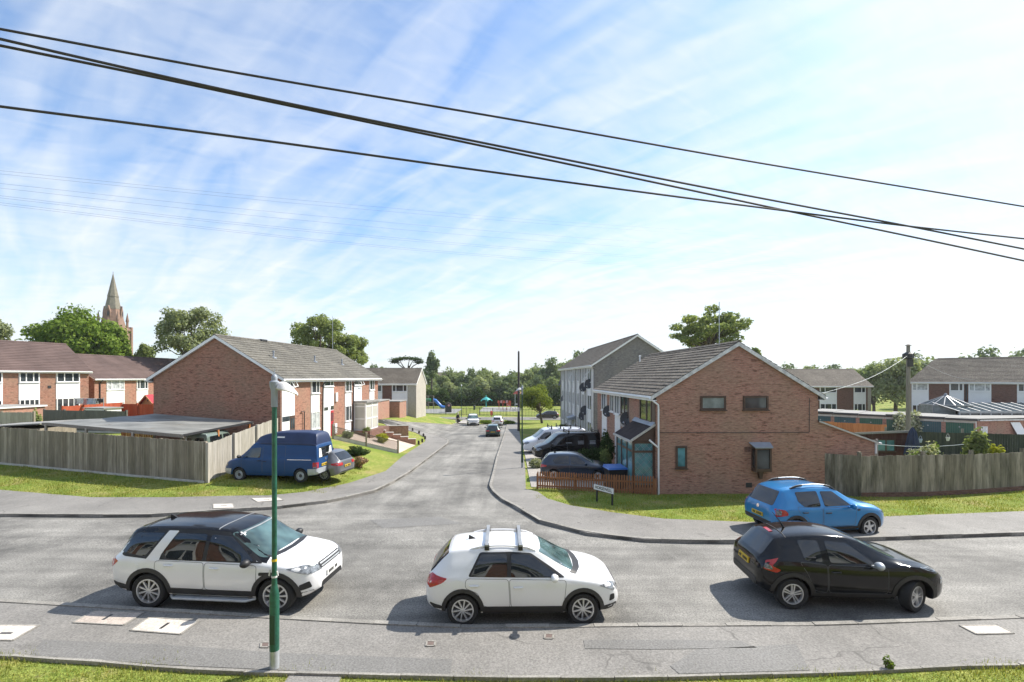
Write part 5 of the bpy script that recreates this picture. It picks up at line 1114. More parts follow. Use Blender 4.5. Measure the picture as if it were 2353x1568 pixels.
HATCH = dict(R=0.31, arch=0.365, ax=(-1.28, 1.30), rim='spoke', spokes=9, rr=0.215,
    top=[(-2.08, 0.78), (-2.04, 0.92), (-1.95, 1.06), (-1.72, 1.30), (-1.58, 1.40), (-1.1, 1.46), (-0.4, 1.48), (0.05, 1.45), (0.30, 1.38), (0.78, 1.12), (1.12, 0.98), (1.5, 0.93), (1.85, 0.82), (2.05, 0.68), (2.10, 0.56)],
    belt=[(-2.08, 0.72), (-1.95, 0.88), (-1.4, 0.94), (0.8, 0.90), (1.2, 0.88), (1.75, 0.78), (2.0, 0.62), (2.10, 0.48)],
    bot=[(-2.08, 0.38), (-1.9, 0.28), (-1.5, 0.20), (1.6, 0.20), (1.95, 0.24), (2.10, 0.30)],
    wid=[(-2.08, 0.68), (-2.0, 0.80), (-1.75, 0.87), (-1.0, 0.89), (1.1, 0.89), (1.6, 0.86), (1.92, 0.74), (2.04, 0.62), (2.10, 0.5)],
    wtop=[(-2.08, 0.60), (-1.9, 0.62), (-1.58, 0.58), (-0.5, 0.62), (0.3, 0.59), (0.8, 0.66), (1.15, 0.70), (1.75, 0.64), (2.0, 0.5), (2.10, 0.42)],
    wins=[[(0.70, 0.94), (0.14, 1.32), (-0.30, 1.345), (-0.28, 0.93)], [(-0.38, 0.93), (-0.40, 1.35), (-1.02, 1.33), (-1.34, 1.12), (-1.22, 0.96)]],
    doors=[[(0.78, 0.36), (0.80, 0.88), (-0.34, 0.91), (-0.32, 0.36)], [(-0.36, 0.36), (-0.36, 0.91), (-1.30, 0.95), (-1.14, 0.74), (-0.92, 0.62), (-0.86, 0.38)]], handles=[(-0.16, 0.77), (-1.0, 0.80)],
    ws=[[(-0.63, 0.99), (0.63, 0.99), (0.55, 1.35), (-0.55, 1.35)]], rw=[[(-0.58, 0.98), (0.58, 0.98), (0.52, 1.34), (-0.52, 1.34)]],
    hl=[[(1.62, 0.76), (1.95, 0.62), (2.0, 0.70), (1.82, 0.80)]], hlf=[[(0.38, 0.58), (0.64, 0.58), (0.66, 0.69), (0.42, 0.69)]], tl=[[(-2.02, 0.74), (-1.72, 0.78), (-1.68, 0.86), (-1.98, 0.90)]], tlr=[[(0.42, 0.74), (0.82, 0.74), (0.82, 0.88), (0.42, 0.88)]],
    plate_r=[[(-0.26, 0.62), (0.26, 0.62), (0.26, 0.73), (-0.26, 0.73)]], plate_f=[[(-0.26, 0.40), (0.26, 0.40), (0.26, 0.51), (-0.26, 0.51)]], grille=[[(-0.5, 0.56), (0.5, 0.56), (0.5, 0.64), (-0.5, 0.64)]], bump_r=[[(-0.62, 0.36), (0.62, 0.36), (0.62, 0.44), (-0.62, 0.44)]], mirror=(0.56, 0.98, 0.92), aerial=(-1.2, 0, 'fin'))
CVAN = dict(R=0.325, arch=0.385, ax=(-1.72, 1.60), rim='steel', rr=0.205, rimmat='galv',
    top=[(-2.58, 1.0), (-2.56, 1.5), (-2.5, 1.84), (-2.3, 1.92), (-1, 1.94), (0.6, 1.93), (0.85, 1.88), (1.25, 1.55), (1.72, 1.18), (2.1, 1.05), (2.42, 0.92), (2.55, 0.78), (2.60, 0.64)],
    belt=[(-2.58, 0.9), (-2.5, 1.15), (-1.0, 1.18), (1.2, 1.14), (1.7, 1.06), (2.2, 0.92), (2.5, 0.72), (2.60, 0.55)],
    bot=[(-2.58, 0.42), (-2.4, 0.34), (-1.9, 0.27), (1.9, 0.27), (2.35, 0.30), (2.60, 0.36)],
    wid=[(-2.58, 0.86), (-2.5, 0.90), (-1.5, 0.92), (1.5, 0.92), (2.0, 0.89), (2.35, 0.78), (2.52, 0.66), (2.60, 0.55)],
    wtop=[(-2.58, 0.80), (-2.4, 0.76), (-1, 0.77), (0.8, 0.74), (1.3, 0.72), (1.75, 0.76), (2.2, 0.70), (2.5, 0.56), (2.60, 0.46)],
    wins=[[(1.42, 1.17), (0.98, 1.60), (0.42, 1.66), (0.46, 1.16)]], doors=[[(1.42, 0.40), (1.48, 1.10), (0.92, 1.72), (0.34, 1.74), (0.36, 0.40)], [(0.30, 0.40), (0.30, 1.74), (-0.9, 1.76), (-0.9, 0.40)]], handles=[(0.50, 1.02), (0.20, 1.0)], handlemat='black',
    ws=[[(-0.66, 1.20), (0.66, 1.20), (0.62, 1.78), (-0.62, 1.78)]], rw=[[(-0.66, 1.16), (0.66, 1.16), (0.62, 1.66), (-0.62, 1.66)]], tl=[[(-2.57, 0.70), (-2.38, 0.70), (-2.38, 0.98), (-2.57, 0.98)]], tlw=[[(-2.56, 0.70), (-2.40, 0.70), (-2.40, 0.77), (-2.56, 0.77)]], tlr=[[(0.70, 0.70), (0.87, 0.70), (0.87, 0.98), (0.70, 0.98)]],
    hl=[[(2.24, 0.78), (2.5, 0.66), (2.52, 0.76), (2.3, 0.86)]], plate_r=[[(-0.1, 0.74), (0.42, 0.74), (0.42, 0.86), (-0.1, 0.86)]], badge_r=[[(-0.06, 0.98), (0.06, 0.98), (0.06, 1.09), (-0.06, 1.09)]], strip=[[(-2.30, 1.08), (-1.02, 1.08), (-1.02, 1.115), (-2.30, 1.115)]], mirror=(1.42, 1.24, 1.02), mirrormat='black', grille=[[(-0.5, 0.6), (0.5, 0.6), (0.5, 0.72), (-0.5, 0.72)]])
PVAN = dict(R=0.33, arch=0.39, ax=(-1.50, 1.50), rim='steel', rr=0.205, rimmat='galv',
    top=[(-2.45, 0.95), (-2.43, 1.4), (-2.36, 1.80), (-2.2, 1.90), (-1, 1.95), (0.4, 1.93), (0.75, 1.86), (1.2, 1.53), (1.62, 1.22), (2.0, 1.08), (2.3, 0.94), (2.42, 0.78), (2.46, 0.62)],
    belt=[(-2.45, 0.9), (-2.3, 1.12), (-1.0, 1.16), (1.2, 1.12), (1.7, 1.04), (2.1, 0.92), (2.36, 0.72), (2.46, 0.52)],
    bot=[(-2.45, 0.40), (-2.3, 0.32), (-1.8, 0.24), (1.8, 0.24), (2.25, 0.27), (2.46, 0.32)],
    wid=[(-2.45, 0.86), (-2.36, 0.92), (-1.5, 0.95), (1.4, 0.95), (1.9, 0.92), (2.2, 0.80), (2.38, 0.66), (2.46, 0.55)],
    wtop=[(-2.45, 0.78), (-2.3, 0.76), (-1, 0.78), (0.7, 0.74), (1.2, 0.73), (1.65, 0.78), (2.1, 0.70), (2.36, 0.56), (2.46, 0.46)],
    wins=[[(1.42, 1.13), (0.86, 1.62), (0.36, 1.66), (0.38, 1.12)]], doors=[[(1.44, 0.36), (1.46, 1.08), (0.86, 1.70), (0.28, 1.72), (0.28, 0.36)], [(0.26, 0.36), (0.26, 1.72), (-0.92, 1.74), (-0.92, 0.36)]], handles=[(0.42, 0.98), (0.14, 0.98)],
    ws=[[(-0.68, 1.24), (0.68, 1.24), (0.64, 1.78), (-0.64, 1.78)]], rw=[[(-0.66, 1.14), (0.66, 1.14), (0.62, 1.64), (-0.62, 1.64)]], tl=[[(-2.43, 0.80), (-2.3, 0.80), (-2.3, 1.3), (-2.42, 1.3)]], hl=[[(2.02, 0.86), (2.34, 0.72), (2.36, 0.84), (2.16, 0.94)]], hlf=[[(0.5, 0.74), (0.78, 0.74), (0.78, 0.9), (0.54, 0.88)]],
    plate_r=[[(-0.26, 0.7), (0.26, 0.7), (0.26, 0.81), (-0.26, 0.81)]], mirror=(1.34, 1.20, 1.04), mirrormat='black', grille=[[(-0.5, 0.62), (0.5, 0.62), (0.5, 0.78), (-0.5, 0.78)]])
def vary(d, **k): e = dict(d); e.update(k); return e
def squeeze(d, kf, kr):
    """shorten the overhangs in front of and behind the axles"""
    xr, xf = d['ax']; g = lambda x: xf + (x - xf) * kf if x > xf else xr + (x - xr) * kr if x < xr else x
    e = dict(d)
    for k in ('top', 'belt', 'bot', 'wid', 'wtop'): e[k] = [(g(x), v) for x, v in d[k]]
    for k in ('band', 'wins', 'bodypatch', 'doors', 'hl', 'tl', 'tlw', 'vent', 'strip', 'lower', 'fuel', 'fog', 'rooftop'):
        if k in d: e[k] = [[(g(x), v) for x, v in p] for p in d[k]]
    if 'topstrip' in d: e['topstrip'] = [([(g(x), v) for x, v in p], a, b) for p, a, b in d['topstrip']]
    return e
def by_wheels(d, pr, pf, side, sc):
    """ground spots of the two visible wheels -> centre and heading. side: which flank (+1 left, -1 right) faces us"""
    a, b = gp(*pr), gp(*pf); dr = (b - a); dr.z = 0; L = dr.length; dr.normalize(); yaw = math.atan2(dr.y, dr.x)
    w = max(q[1] for q in d['wid']) - 0.02; n = V((-dr.y, dr.x, 0)) * side; mid = (a + b) / 2 - dr * (d['ax'][0] + d['ax'][1]) / 2 * sc - n * w * sc
    return V((mid.x, mid.y, H(mid.x, mid.y))), yaw, L / (d['ax'][1] - d['ax'][0])

SUV['cowls'] = [[(1.14, -0.74), (1.24, -0.40), (1.27, 0), (1.24, 0.40), (1.14, 0.74), (1.28, 0.72), (1.35, 0.4), (1.37, 0), (1.35, -0.4), (1.28, -0.72)]]; CROSS['cowls'] = [[(1.02, -0.72), (1.13, -0.40), (1.16, 0), (1.13, 0.40), (1.02, 0.72), (1.16, 0.72), (1.27, 0.4), (1.31, 0), (1.27, -0.4), (1.16, -0.72)]]
SUV2 = squeeze(SUV, 0.87, 0.93); l, y, k = by_wheels(SUV2, (338, 1399), (632, 1412), -1, 1.04)
car(SUV2, 'parked_car', 'white off-road car with black roof, nearest behind the green lamp post', 'car', l, y, 'p_white', 1.035, sx=k * 0.995)
l, y, k = by_wheels(CROSS, (1063, 1441), (1340, 1438), -1, 0.985)
T1, tb = car(CROSS, 'parked_car', 'white compact car with two grey roof bars parked at the near kerb', 'car', l, y, 'p_white', 0.99, sx=k)
for x in (-0.80, -0.06):
    c = MB(); zt = tb.hit('z+', x, 0)[0].z
    c.bar((x, -0.70, zt + 0.06), (x, 0.70, zt + 0.06), 0.075, 0.035); c.build('roof_bar', M['grey_metal'], T1)
    for sg in (1, -1): c = MB(); c.box(x - 0.05, x + 0.05, sg * 0.52, sg * 0.64, zt - 0.06, zt + 0.05); c.build('bar_foot', M['black'], T1)
JUKE2 = squeeze(JUKE, 0.95, 0.90); l, y, k = by_wheels(JUKE2, (1823, 1402), (2105, 1409), -1, 1.03)
car(JUKE2, 'parked_car', 'black coupe-roofed car with its front wheels turned, nearest on the right', 'car', l, y, 'p_black', 1.02, sx=k * 1.0)
l, y, k = by_wheels(STEP, (1824, 1240), (1998, 1233), -1, 1.0)
car(STEP, 'parked_car', 'bright blue hatchback with roof rails parked half on the pavement', 'car', l, y, 'p_blue', 1.08, sx=k * 0.97)
# blue camper van with a moulded high top
l, y, k = by_wheels(CVAN, (690, 1121), (549, 1106), 1, 1.0)
VN, vb = car(CVAN, 'camper_van', 'blue high-top camper van parked on the grass beside the fence', 'van', l, y, 'p_van', 1.0, sx=k)
HT = dict(top=[(-2.5, 1.95), (-2.46, 2.18), (-2.34, 2.36), (-1.6, 2.42), (-0.4, 2.40), (0.3, 2.29), (0.7, 2.16), (1.0, 1.86)], belt=[(-2.5, 1.82), (-2.2, 1.9), (0.3, 1.9), (1.0, 1.74)], bot=[(-2.5, 1.74), (0.5, 1.76), (0.8, 1.72), (1.0, 1.62)],
          wid=[(-2.5, 0.78), (-2.3, 0.80), (0.2, 0.79), (0.7, 0.74), (1.0, 0.6)], wtop=[(-2.5, 0.70), (-2.3, 0.56), (0.0, 0.58), (0.6, 0.55), (1.0, 0.5)])
hb = Body(HT); mb = MB(); mb.v = hb.v; mb.f = hb.f; mb.m = [0] * len(hb.f); mb.build('high_top', M['p_hitop'], VN, smooth=True, ang=45, fixn=True)
mb = MB(); hb.lay(mb, [(-0.75, 2.12), (-0.35, 2.12), (-0.35, 2.18), (-0.75, 2.18)], 'y+', off=0.01); mb.build('vent_grille', M['plate_w'], VN)
for poly in ([(-0.64, 1.19), (-0.30, 1.19), (-0.42, 1.6), (-0.60, 1.63)], [(0.64, 1.19), (0.34, 1.19), (0.42, 1.6), (0.60, 1.63)]): mb = MB(); vb.lay(mb, poly, 'x-', off=0.012); mb.build('rear_curtain', M['plate_w'], VN)
for poly in ([(-2.58, 0.42), (-2.12, 0.36), (-2.12, 0.66), (-2.58, 0.68)], [(2.08, 0.34), (2.5, 0.38), (2.5, 0.60), (2.0, 0.62)]):
    vb.both('bumper_corner', M['galv'], VN, poly, off=0.03)
mb = MB(); vb.lay(mb, [(-0.86, 0.44), (0.86, 0.44), (0.86, 0.68), (-0.86, 0.68)], 'x-', off=0.05); mb.build('bumper', M['galv'], VN, smooth=True)
def put(px, py, dz=0): p = gp(px, py); return V((p.x, p.y, H(p.x, p.y) + dz))
p = at(769, 1098, 25.0)
car(HATCH, 'parked_car', 'grey hatchback on the grass just behind the blue camper van', 'car', (-10.5, 25.5, H(-10.5, 25.5) + 0.06), math.radians(168), 'p_grey', 1.0)
car(vary(HATCH, rim='steel', rr=0.19), 'car', 'dark green hatchback driving away down the side road', 'car', (-2.16, 56.0, H(-2.16, 56)), math.radians(91), 'p_green', 0.93)
car(vary(SUV, rim='spoke', spokes=5, bodypatch=[], roofmat='p_white', band=[]), 'parked_car', 'white off-road car facing us at the end of the side road', 'car', (-6.1, 76.2, H(-6, 76)), math.radians(-84), 'p_white', 0.98)
car(HATCH, 'parked_car', 'white hatchback seen from behind at the dead end by the red bin', 'car', (-2.2, 76.0, H(-2.2, 76)), math.radians(88), 'p_white', 1.0)
car(vary(HATCH, rim='steel'), 'parked_car', 'low dark car on the far street behind the small tree', 'car', (6.95, 95.5, H(7, 95.5) + 0.08), math.radians(180), 'p_bronze', 1.05)
def roofbars(E, b, xs):
    for x in xs:
        zt = b.hit('z+', x, 0)[0].z; c = MB(); c.bar((x, -0.78, zt + 0.10), (x, 0.78, zt + 0.10), 0.05, 0.04)
        for sg in (1, -1): c.prism([(x - 0.06, sg * 0.70, zt - 0.08), (x + 0.06, sg * 0.70, zt - 0.08), (x + 0.02, sg * 0.70, zt + 0.24), (x - 0.02, sg * 0.70, zt + 0.24)], (0, sg * 0.05, 0))
        c.build('roof_bar', M['black'], E, fixn=True)
E, b = car(PVAN, 'parked_van', 'white van with roof bars on the drive behind the black van', 'van', (3.3, 38.9, H(3, 39) + 0.10), math.radians(188), 'p_vw', 1.02); roofbars(E, b, (0.3, -0.4, -1.2, -2.0))
E, b = car(vary(PVAN, rim='spoke', spokes=6, rr=0.21), 'parked_van', 'black van with roof bars on the drive between hedge and white van', 'van', (3.95, 34.6, H(4, 34.6) + 0.10), math.radians(188), 'p_black', 1.0); roofbars(E, b, (0.1, -2.0))
for sg in (-1,):
    c = MB()
    for k in range(3):
        for j in range(3 if k else 1):
            x0 = 0.35 - k * 0.85; b.lay(c, [(x0 - 0.42, 1.16 + 0.09 * j - (0 if k else -0.08)), (x0, 1.16 + 0.09 * j - (0 if k else -0.08)), (x0, 1.20 + 0.09 * j - (0 if k else -0.08)), (x0 - 0.42, 1.20 + 0.09 * j - (0 if k else -0.08))], 'y+', off=0.006)
    c.build('side_lettering', M['galv'], E)
car(vary(HATCH, rim='steel', hl=HATCH['hl']), 'parked_car', 'small navy blue hatchback behind the brown picket fence', 'car', (3.45, 26.6, H(3.4, 26.6) + 0.09), math.radians(-6), 'p_navy', 0.96, sx=0.90)
car(HATCH, 'parked_car', 'silver car nose behind the right fence below the leaning board', 'car', (40.9, 37.0, H(40.9, 37) + 0.1), math.radians(165), 'p_silver', 1.05)
BOX = dict(R=0.37, arch=0.43, ax=(-1.15, 1.25), rim='steel', rr=0.21, rimmat='p_lr', top=[(-1.9, 1.0), (-1.89, 1.5), (-1.85, 1.92), (-1.7, 1.96), (0.0, 1.96), (0.45, 1.90), (0.85, 1.28), (1.2, 1.18), (1.95, 1.12), (2.02, 0.95)], belt=[(-1.9, 0.95), (-1.8, 1.16), (0.8, 1.16), (1.2, 1.1), (1.9, 1.06), (2.02, 0.9)], bot=[(-1.9, 0.5), (-1.6, 0.4), (1.7, 0.4), (2.02, 0.5)], wid=[(-1.9, 0.82), (-1.8, 0.86), (1.6, 0.86), (2.02, 0.82)], wtop=[(-1.9, 0.74), (-1.7, 0.74), (0.4, 0.72), (0.9, 0.74), (2.02, 0.74)],
    wins=[[(0.72, 1.2), (0.42, 1.72), (-0.2, 1.74), (-0.2, 1.2)], [(-0.35, 1.2), (-0.35, 1.74), (-1.6, 1.74), (-1.6, 1.2)]], ws=[[(-0.66, 1.3), (0.66, 1.3), (0.64, 1.8), (-0.64, 1.8)]], rw=[[(-0.6, 1.2), (-0.1, 1.2), (-0.1, 1.7), (-0.6, 1.7)], [(0.1, 1.2), (0.6, 1.2), (0.6, 1.7), (0.1, 1.7)]])
car(BOX, 'parked_car', 'grey-green boxy off-road car under the end of the carport', 'car', (-16.55, 26.9, H(-16.6, 27) + 0.06), math.radians(92), 'p_lr', 0.9, detail=False)
# ------------------------------------------------------------------ fences and walls
def fence(label, pts, h, mat, bw=0.125, gap=0.006, post=2.4, plinth=None, jit=0.012, phgt=0.0, pmat=None, name='board_fence', base=None, group=None, thick=0.02, rails=True, post_front=False, hh=None):
    """vertical boards on rails between posts, following the ground"""
    P0 = V((pts[0][0], pts[0][1], 0)); E = thing(name, label, 'fence', (P0.x, P0.y, 0), 0, group)
    bf = base or H
    for a, b in zip(pts, pts[1:]):
        a = V((*a[:2], 0)); b = V((*b[:2], 0)); L = (b - a).length; d = (b - a) / L; n = V((-d.y, d.x, 0)); np_ = max(1, round(L / post))
        for i in range(np_):
            s0, s1 = L * i / np_, L * (i + 1) / np_; mb = MB(); s = s0
            hk = (hh[i % len(hh)] if hh else h) + random.uniform(-0.03, 0.03); tl = random.uniform(-0.03, 0.03)
            while s < s1 - 0.02:
                e = min(s + bw, s1); q0 = a + d * s - P0; q1 = a + d * (e - gap) - P0; zb = bf(*(a + d * s)[:2]) + (plinth[0] if plinth else 0.03); zt = bf(*(a + d * s)[:2]) + hk + tl * (s - s0) / 2.5 + random.uniform(-jit, jit); o = n * random.uniform(0, 0.008)
                mb.hexa([(p.x, p.y, z) for z in (zb, zt) for p in (q0 + o, q1 + o, q1 + o + n * thick, q0 + o + n * thick)]); s += bw
            if rails:
                for f_ in (0.22, 0.55, 0.88):
                    z0, z1 = bf(*(a + d * s0)[:2]) + hk * f_, bf(*(a + d * s1)[:2]) + hk * f_
                    q0 = a + d * s0 - P0 + n * 0.05; q1 = a + d * s1 - P0 + n * 0.05; mb.bar((q0.x, q0.y, z0), (q1.x, q1.y, z1), 0.05, 0.07)
            mb.build('fence_panel', M[mat], E)
            if plinth:
                q0 = a + d * s0 - P0; q1 = a + d * s1 - P0; k = MB(); z0, z1 = bf(*(a + d * s0)[:2]), bf(*(a + d * s1)[:2])
                k.hexa([(p.x, p.y, z) for p, z in ((q0 - n * 0.03, z0 - .3), (q1 - n * 0.03, z1 - .3), (q1 + n * 0.10, z1 - .3), (q0 + n * 0.10, z0 - .3), (q0 - n * 0.03, z0 + plinth[0]), (q1 - n * 0.03, z1 + plinth[0]), (q1 + n * 0.10, z1 + plinth[0]), (q0 + n * 0.10, z0 + plinth[0]))])
                k.build('gravel_board', M[plinth[1]], E)
        for i in range(np_ + 1):
            c = a + d * (L * i / np_); zb = bf(c.x, c.y); c = c - P0; k = MB(); w = 0.06; c = c + n * (-0.05 if post_front else 0.09)
            k.hexa([(p.x, p.y, z) for z in (zb - 0.2, zb + h + phgt) for p in (c - d * w - n * w, c + d * w - n * w, c + d * w + n * w, c - d * w + n * w)])
            k.build('post', M[pmat or mat], E)
    return E
cor = (-14.75, 23.35)
fence('tall silvered board fence along the grass verge at left', [(-41, 29.6), (-27.8, 26.5), cor], 2.05, 'fence_gy', 0.11, 0.010, 2.9, (0.16, 'concrete'), 0.02, 0, 'fence_gy')
fence('pale board fence running back from the road beside the camper van', [(-14.66, 23.4), (-14.42, 29.75)], 1.93, 'fence_lt', 0.10, 0.014, 2.1, None, 0.02, 0.05, 'fence_lt', post_front=True)
fence('weathered pale paling fence behind the carport at the left edge', [(-46, 37), (-35.4, 36.0)], 1.85, 'fence_lt', 0.11, 0.012, 2.4, None, 0.02, 0.08, 'fence_gy')
fence('dark grey panel fence behind the carport roof', [(-38.0, 39.5), (-30.3, 38.2)], 1.82, 'fence_pn', 0.6, 0.01, 1.85, (0.2, 'concrete'), 0.0, 0.06, 'fence_pn')
fence('bright red stained fence in front of the plum roofed terraces', [(-40.5, 44.0), (-40.0, 50.0)], 1.85, 'fence_rd', 0.12, 0.006, 2.0, None, 0.02, 0.03)
fence('red stained fence with posts beside the wooden summerhouse', [(-40.0, 50.0), (-34.0, 48.5)], 1.75, 'fence_rd', 0.14, 0.006, 2.4, None, 0.01, 0.10, post_front=True)
rz = lambda x, y: street(y) * 0.95
fence('green-stained board fence on a brick plinth beside the brick end house', [(14.35, 22.9), (15.55, 21.8)], 1.9, 'fence_dk', 0.14, 0.004, 2.6, (0.0, 'brick_dk'), 0.015, 0.1)
fence('long stained board fence on a brick plinth along the right verge', [(15.6, 21.8), (18.6, 21.95), (21.3, 22.5), (24.6, 23.4), (38, 27.5)], 1.95, 'fence_dk', 0.15, 0.004, 3.0, (0.26, 'brick_dk'), 0.02, 0.12, 'fence_dk', hh=(1.9, 2.0))
fence('dark green-stained garden fence behind the folded parasol', [(29.0, 37.8), (33.2, 35.9), (36.3, 33.6), (38.2, 31.0)], 1.85, 'fence_gn', 0.13, 0.004, 3.6, None, 0.02, 0.3, 'polewood')
fence('orange stained fence in front of the garage row', [(32.4, 53.0), (34.8, 45.5)], 1.85, 'fence_or', 0.12, 0.003, 2.4, None, 0.02, 0.02)

# brown picket fence in front of the small navy car
a, b = V((1.22, 23.65, 0)), V((6.52, 22.2, 0)); E = thing('picket_fence', 'red-brown picket fence between the pavement and the brick end house', 'fence', (a.x, a.y, 0)); L = (b - a).length; d = (b - a) / L; n = V((-d.y, d.x, 0)); N_ = 47
for i in range(N_):
    c = d * (L * (i + 0.3) / N_); zb = H(a.x + c.x, a.y + c.y) + 0.08; w = 0.036; k = MB(); h = 0.84 + random.uniform(-.012, .012)
    pr = [c - d * w + V((0, 0, zb)), c + d * w + V((0, 0, zb)), c + d * w + V((0, 0, zb + h - 0.05)), c + d * w * 0.4 + V((0, 0, zb + h)), c - d * w * 0.4 + V((0, 0, zb + h)), c - d * w + V((0, 0, zb + h - 0.05))]
    k.prism(pr, n * 0.02); k.build('picket', M['picket'], E, fixn=True)
for f_ in (0.22, 0.62):
    k = MB(); k.bar(n * 0.045 + V((0, 0, H(a.x, a.y) + f_)), d * L + n * 0.045 + V((0, 0, H(b.x, b.y) + f_)), 0.04, 0.075); k.build('rail', M['picket'], E)
for i in range(4):
    c = d * (L * i / 3) + n * 0.10; k = MB(); k.box(c.x - 0.05, c.x + 0.05, c.y - 0.05, c.y + 0.05, -0.7, H(a.x + c.x, a.y + c.y) + 0.8); k.build('post', M['picket'], E)

# low diamond trellis on the left garden boundary
a, b = V((-8.82, 37.75, 0)), V((-13.2, 35.9, 0)); E = thing('trellis_fence', 'low diamond trellis fence at the edge of the left front garden', 'fence', (a.x, a.y, 0)); L = (b - a).length; d = (b - a) / L
def gz_(s): c = a + d * s; return H(c.x, c.y)
for j in range(2):
    s0, s1 = L * j / 2 + 0.06, L * (j + 1) / 2 - 0.06; k = MB(); lo, hi = 0.32, 0.98
    def P3(s, z): c = d * s; return V((c.x, c.y, gz_(s0) + (gz_(s1) - gz_(s0)) * (s - s0) / (s1 - s0) + z))
    m = 16
    for i in range(-6, m):
        for sg in (0, 1):
            x0 = s0 + (s1 - s0) * i / m; x1 = x0 + (hi - lo)
            (z0, z1) = (lo, hi) if sg == 0 else (hi, lo)
            ta = max(0, (s0 - x0) / (x1 - x0)); tb_ = min(1, (s1 - x0) / (x1 - x0))
            if tb_ > ta: k.bar(P3(x0 + (x1 - x0) * ta, z0 + (z1 - z0) * ta), P3(x0 + (x1 - x0) * tb_, z0 + (z1 - z0) * tb_), 0.025, 0.025)
    for z in (lo, hi): k.bar(P3(s0, z), P3(s1, z), 0.04, 0.04)
    k.build('trellis_panel', M['fence_pn'], E)
    g_ = MB(); g_.bar(P3(s0, 0.16), P3(s1, 0.16), 0.05, 0.3); g_.build('gravel_board', M['concrete'], E)
for j in range(3):
    c = d * (L * j / 2); k = MB(); zb = gz_(L * j / 2); k.box(c.x - 0.055, c.x + 0.055, c.y - 0.055, c.y + 0.055, zb - 0.3, zb + 1.1); k.box(c.x - 0.07, c.x + 0.07, c.y - 0.07, c.y + 0.07, zb + 1.1, zb + 1.14); k.build('post', M['fence_gy'], E)
# stepped brick wall with coping up to the porch
a, b = V((-8.75, 44.3, 0)), V((-12.1, 44.0, 0)); E = thing('stepped_garden_wall', 'stepped brick garden wall with pale copings climbing to the porch', 'wall', (a.x, a.y, 0)); L = (b - a).length; d = (b - a) / L
for j in range(5):
    s0, s1 = L * j / 5, L * (j + 1) / 5; c0, c1 = d * s0, d * s1; zt = H(a.x + c1.x, a.y + c1.y) + 0.42; n = V((-d.y, d.x, 0)) * 0.12
    k = MB(); k.hexa([(p.x, p.y, z) for z in (zt - 1.6, zt) for p in (c0 + n, c1 + n, c1 - n, c0 - n)]); k.build('wall_section', M['brick'], E)
    n *= 1.3; k = MB(); k.hexa([(p.x, p.y, z) for z in (zt, zt + 0.06) for p in (c0 + n - d * .02, c1 + n, c1 - n, c0 - n - d * .02)]); k.build('coping', M['concrete'], E)
def brickwall(label, a, b, z0, z1, w=0.22, mat='brick_b', cope=True):
    a, b = V((*a, 0)), V((*b, 0)); d = (b - a).normalized(); n = V((-d.y, d.x, 0)) * w / 2; E = thing('brick_wall', label, 'wall', (a.x, a.y, 0)); q = b - a
    k = MB(); k.hexa([(p.x, p.y, z) for z in (z0, z1) for p in (n * -1, q - n, q + n, n)]); k.build('wall', M[mat], E)
    if cope: n *= 1.3; k = MB(); k.hexa([(p.x, p.y, z) for z in (z1, z1 + 0.05) for p in (n * -1, q - n, q + n, n)]); k.build('coping', M['concrete'], E)
brickwall('short brick retaining wall beside the glazed porch terrace', (-12.0, 46.2), (-9.9, 46.6), -1.3, 0.55)
# short timber bollards round the corner lawn
posts = [(917, 984), (931.7, 986), (950.5, 993), (965.5, 999.5), (975.6, 1006), (979.5, 1012), (973, 1019), (965, 1024)]
nm = ['nearest the far grass bank', 'second from the far grass bank', 'third from the far grass bank', 'halfway round the bend', 'just past the bend, far side', 'at the tip of the bend', 'just before the stepped wall', 'touching the stepped wall end']
for (px, py), t_ in zip(posts, nm):
    p = gp(px, py); E = thing('bollard', 'dark timber post on the corner lawn edge, ' + t_, 'bollard', (p.x - 0.12, p.y, H(p.x, p.y)), random.uniform(0, 1), 'timber posts round the corner lawn')
    k = MB(); k.box(-0.075, 0.075, -0.075, 0.075, -0.3, 0.38); k.build('stake', M['darkpole'], E); k = MB(); k.prism([(-0.075, -0.075, 0.38), (0.075, -0.075, 0.38), (0.0, -0.075, 0.46)], (0, 0.15, 0)); k.build('cap', M['darkpole'], E, fixn=True)

# ------------------------------------------------------------------ carport, shed, summerhouse, odds and ends
M['carport'] = plain('grey_translucent_sheet', (0.20, 0.20, 0.185), 0.6, 0.35, 1.6, fine=0, stretch=(0.4, 1.2, 1))
E = thing('carport', 'timber carport with grey sheet roof behind the tall fence', 'carport', (0, 0, 0))
cA, cB, cC, cD = V((-16.3, 24.2, 2.32)), V((-15.35, 28.9, 2.55)), V((-21.8, 29.7, 2.95)), V((-26.6, 27.6, 2.62))
mb = MB(); nu, nv = 60, 10
def cp(u, v):
    p = (cA.lerp(cB, v)).lerp(cD.lerp(cC, v), u); p = p + V((0, 0, 0.018 * math.sin(u * nu * math.pi) - 0.05 * math.sin(math.pi * v * 3) ** 2)); return p
mb.v = [tuple(cp(i / nu, j / nv)) for j in range(nv + 1) for i in range(nu + 1)]; mb.f = [(j * (nu + 1) + i + 1, j * (nu + 1) + i, (j + 1) * (nu + 1) + i, (j + 1) * (nu + 1) + i + 1) for j in range(nv) for i in range(nu)]; mb.m = [0] * len(mb.f)
mb.add([(x, y, z - 0.03) for x, y, z in mb.v[:]], [f[::-1] for f in mb.f[:]]); mb.build('roof_sheet', M['carport'], E, smooth=True)
mb = MB(); dn = V((0, 0, -0.09)); mb.bar(cA + dn, cD + dn, 0.06, 0.14); mb.bar(cB + dn, cC + dn, 0.06, 0.14)
for u in (0.33, 0.66): mb.bar(cA.lerp(cD, u) + dn, cB.lerp(cC, u) + dn, 0.06, 0.12)
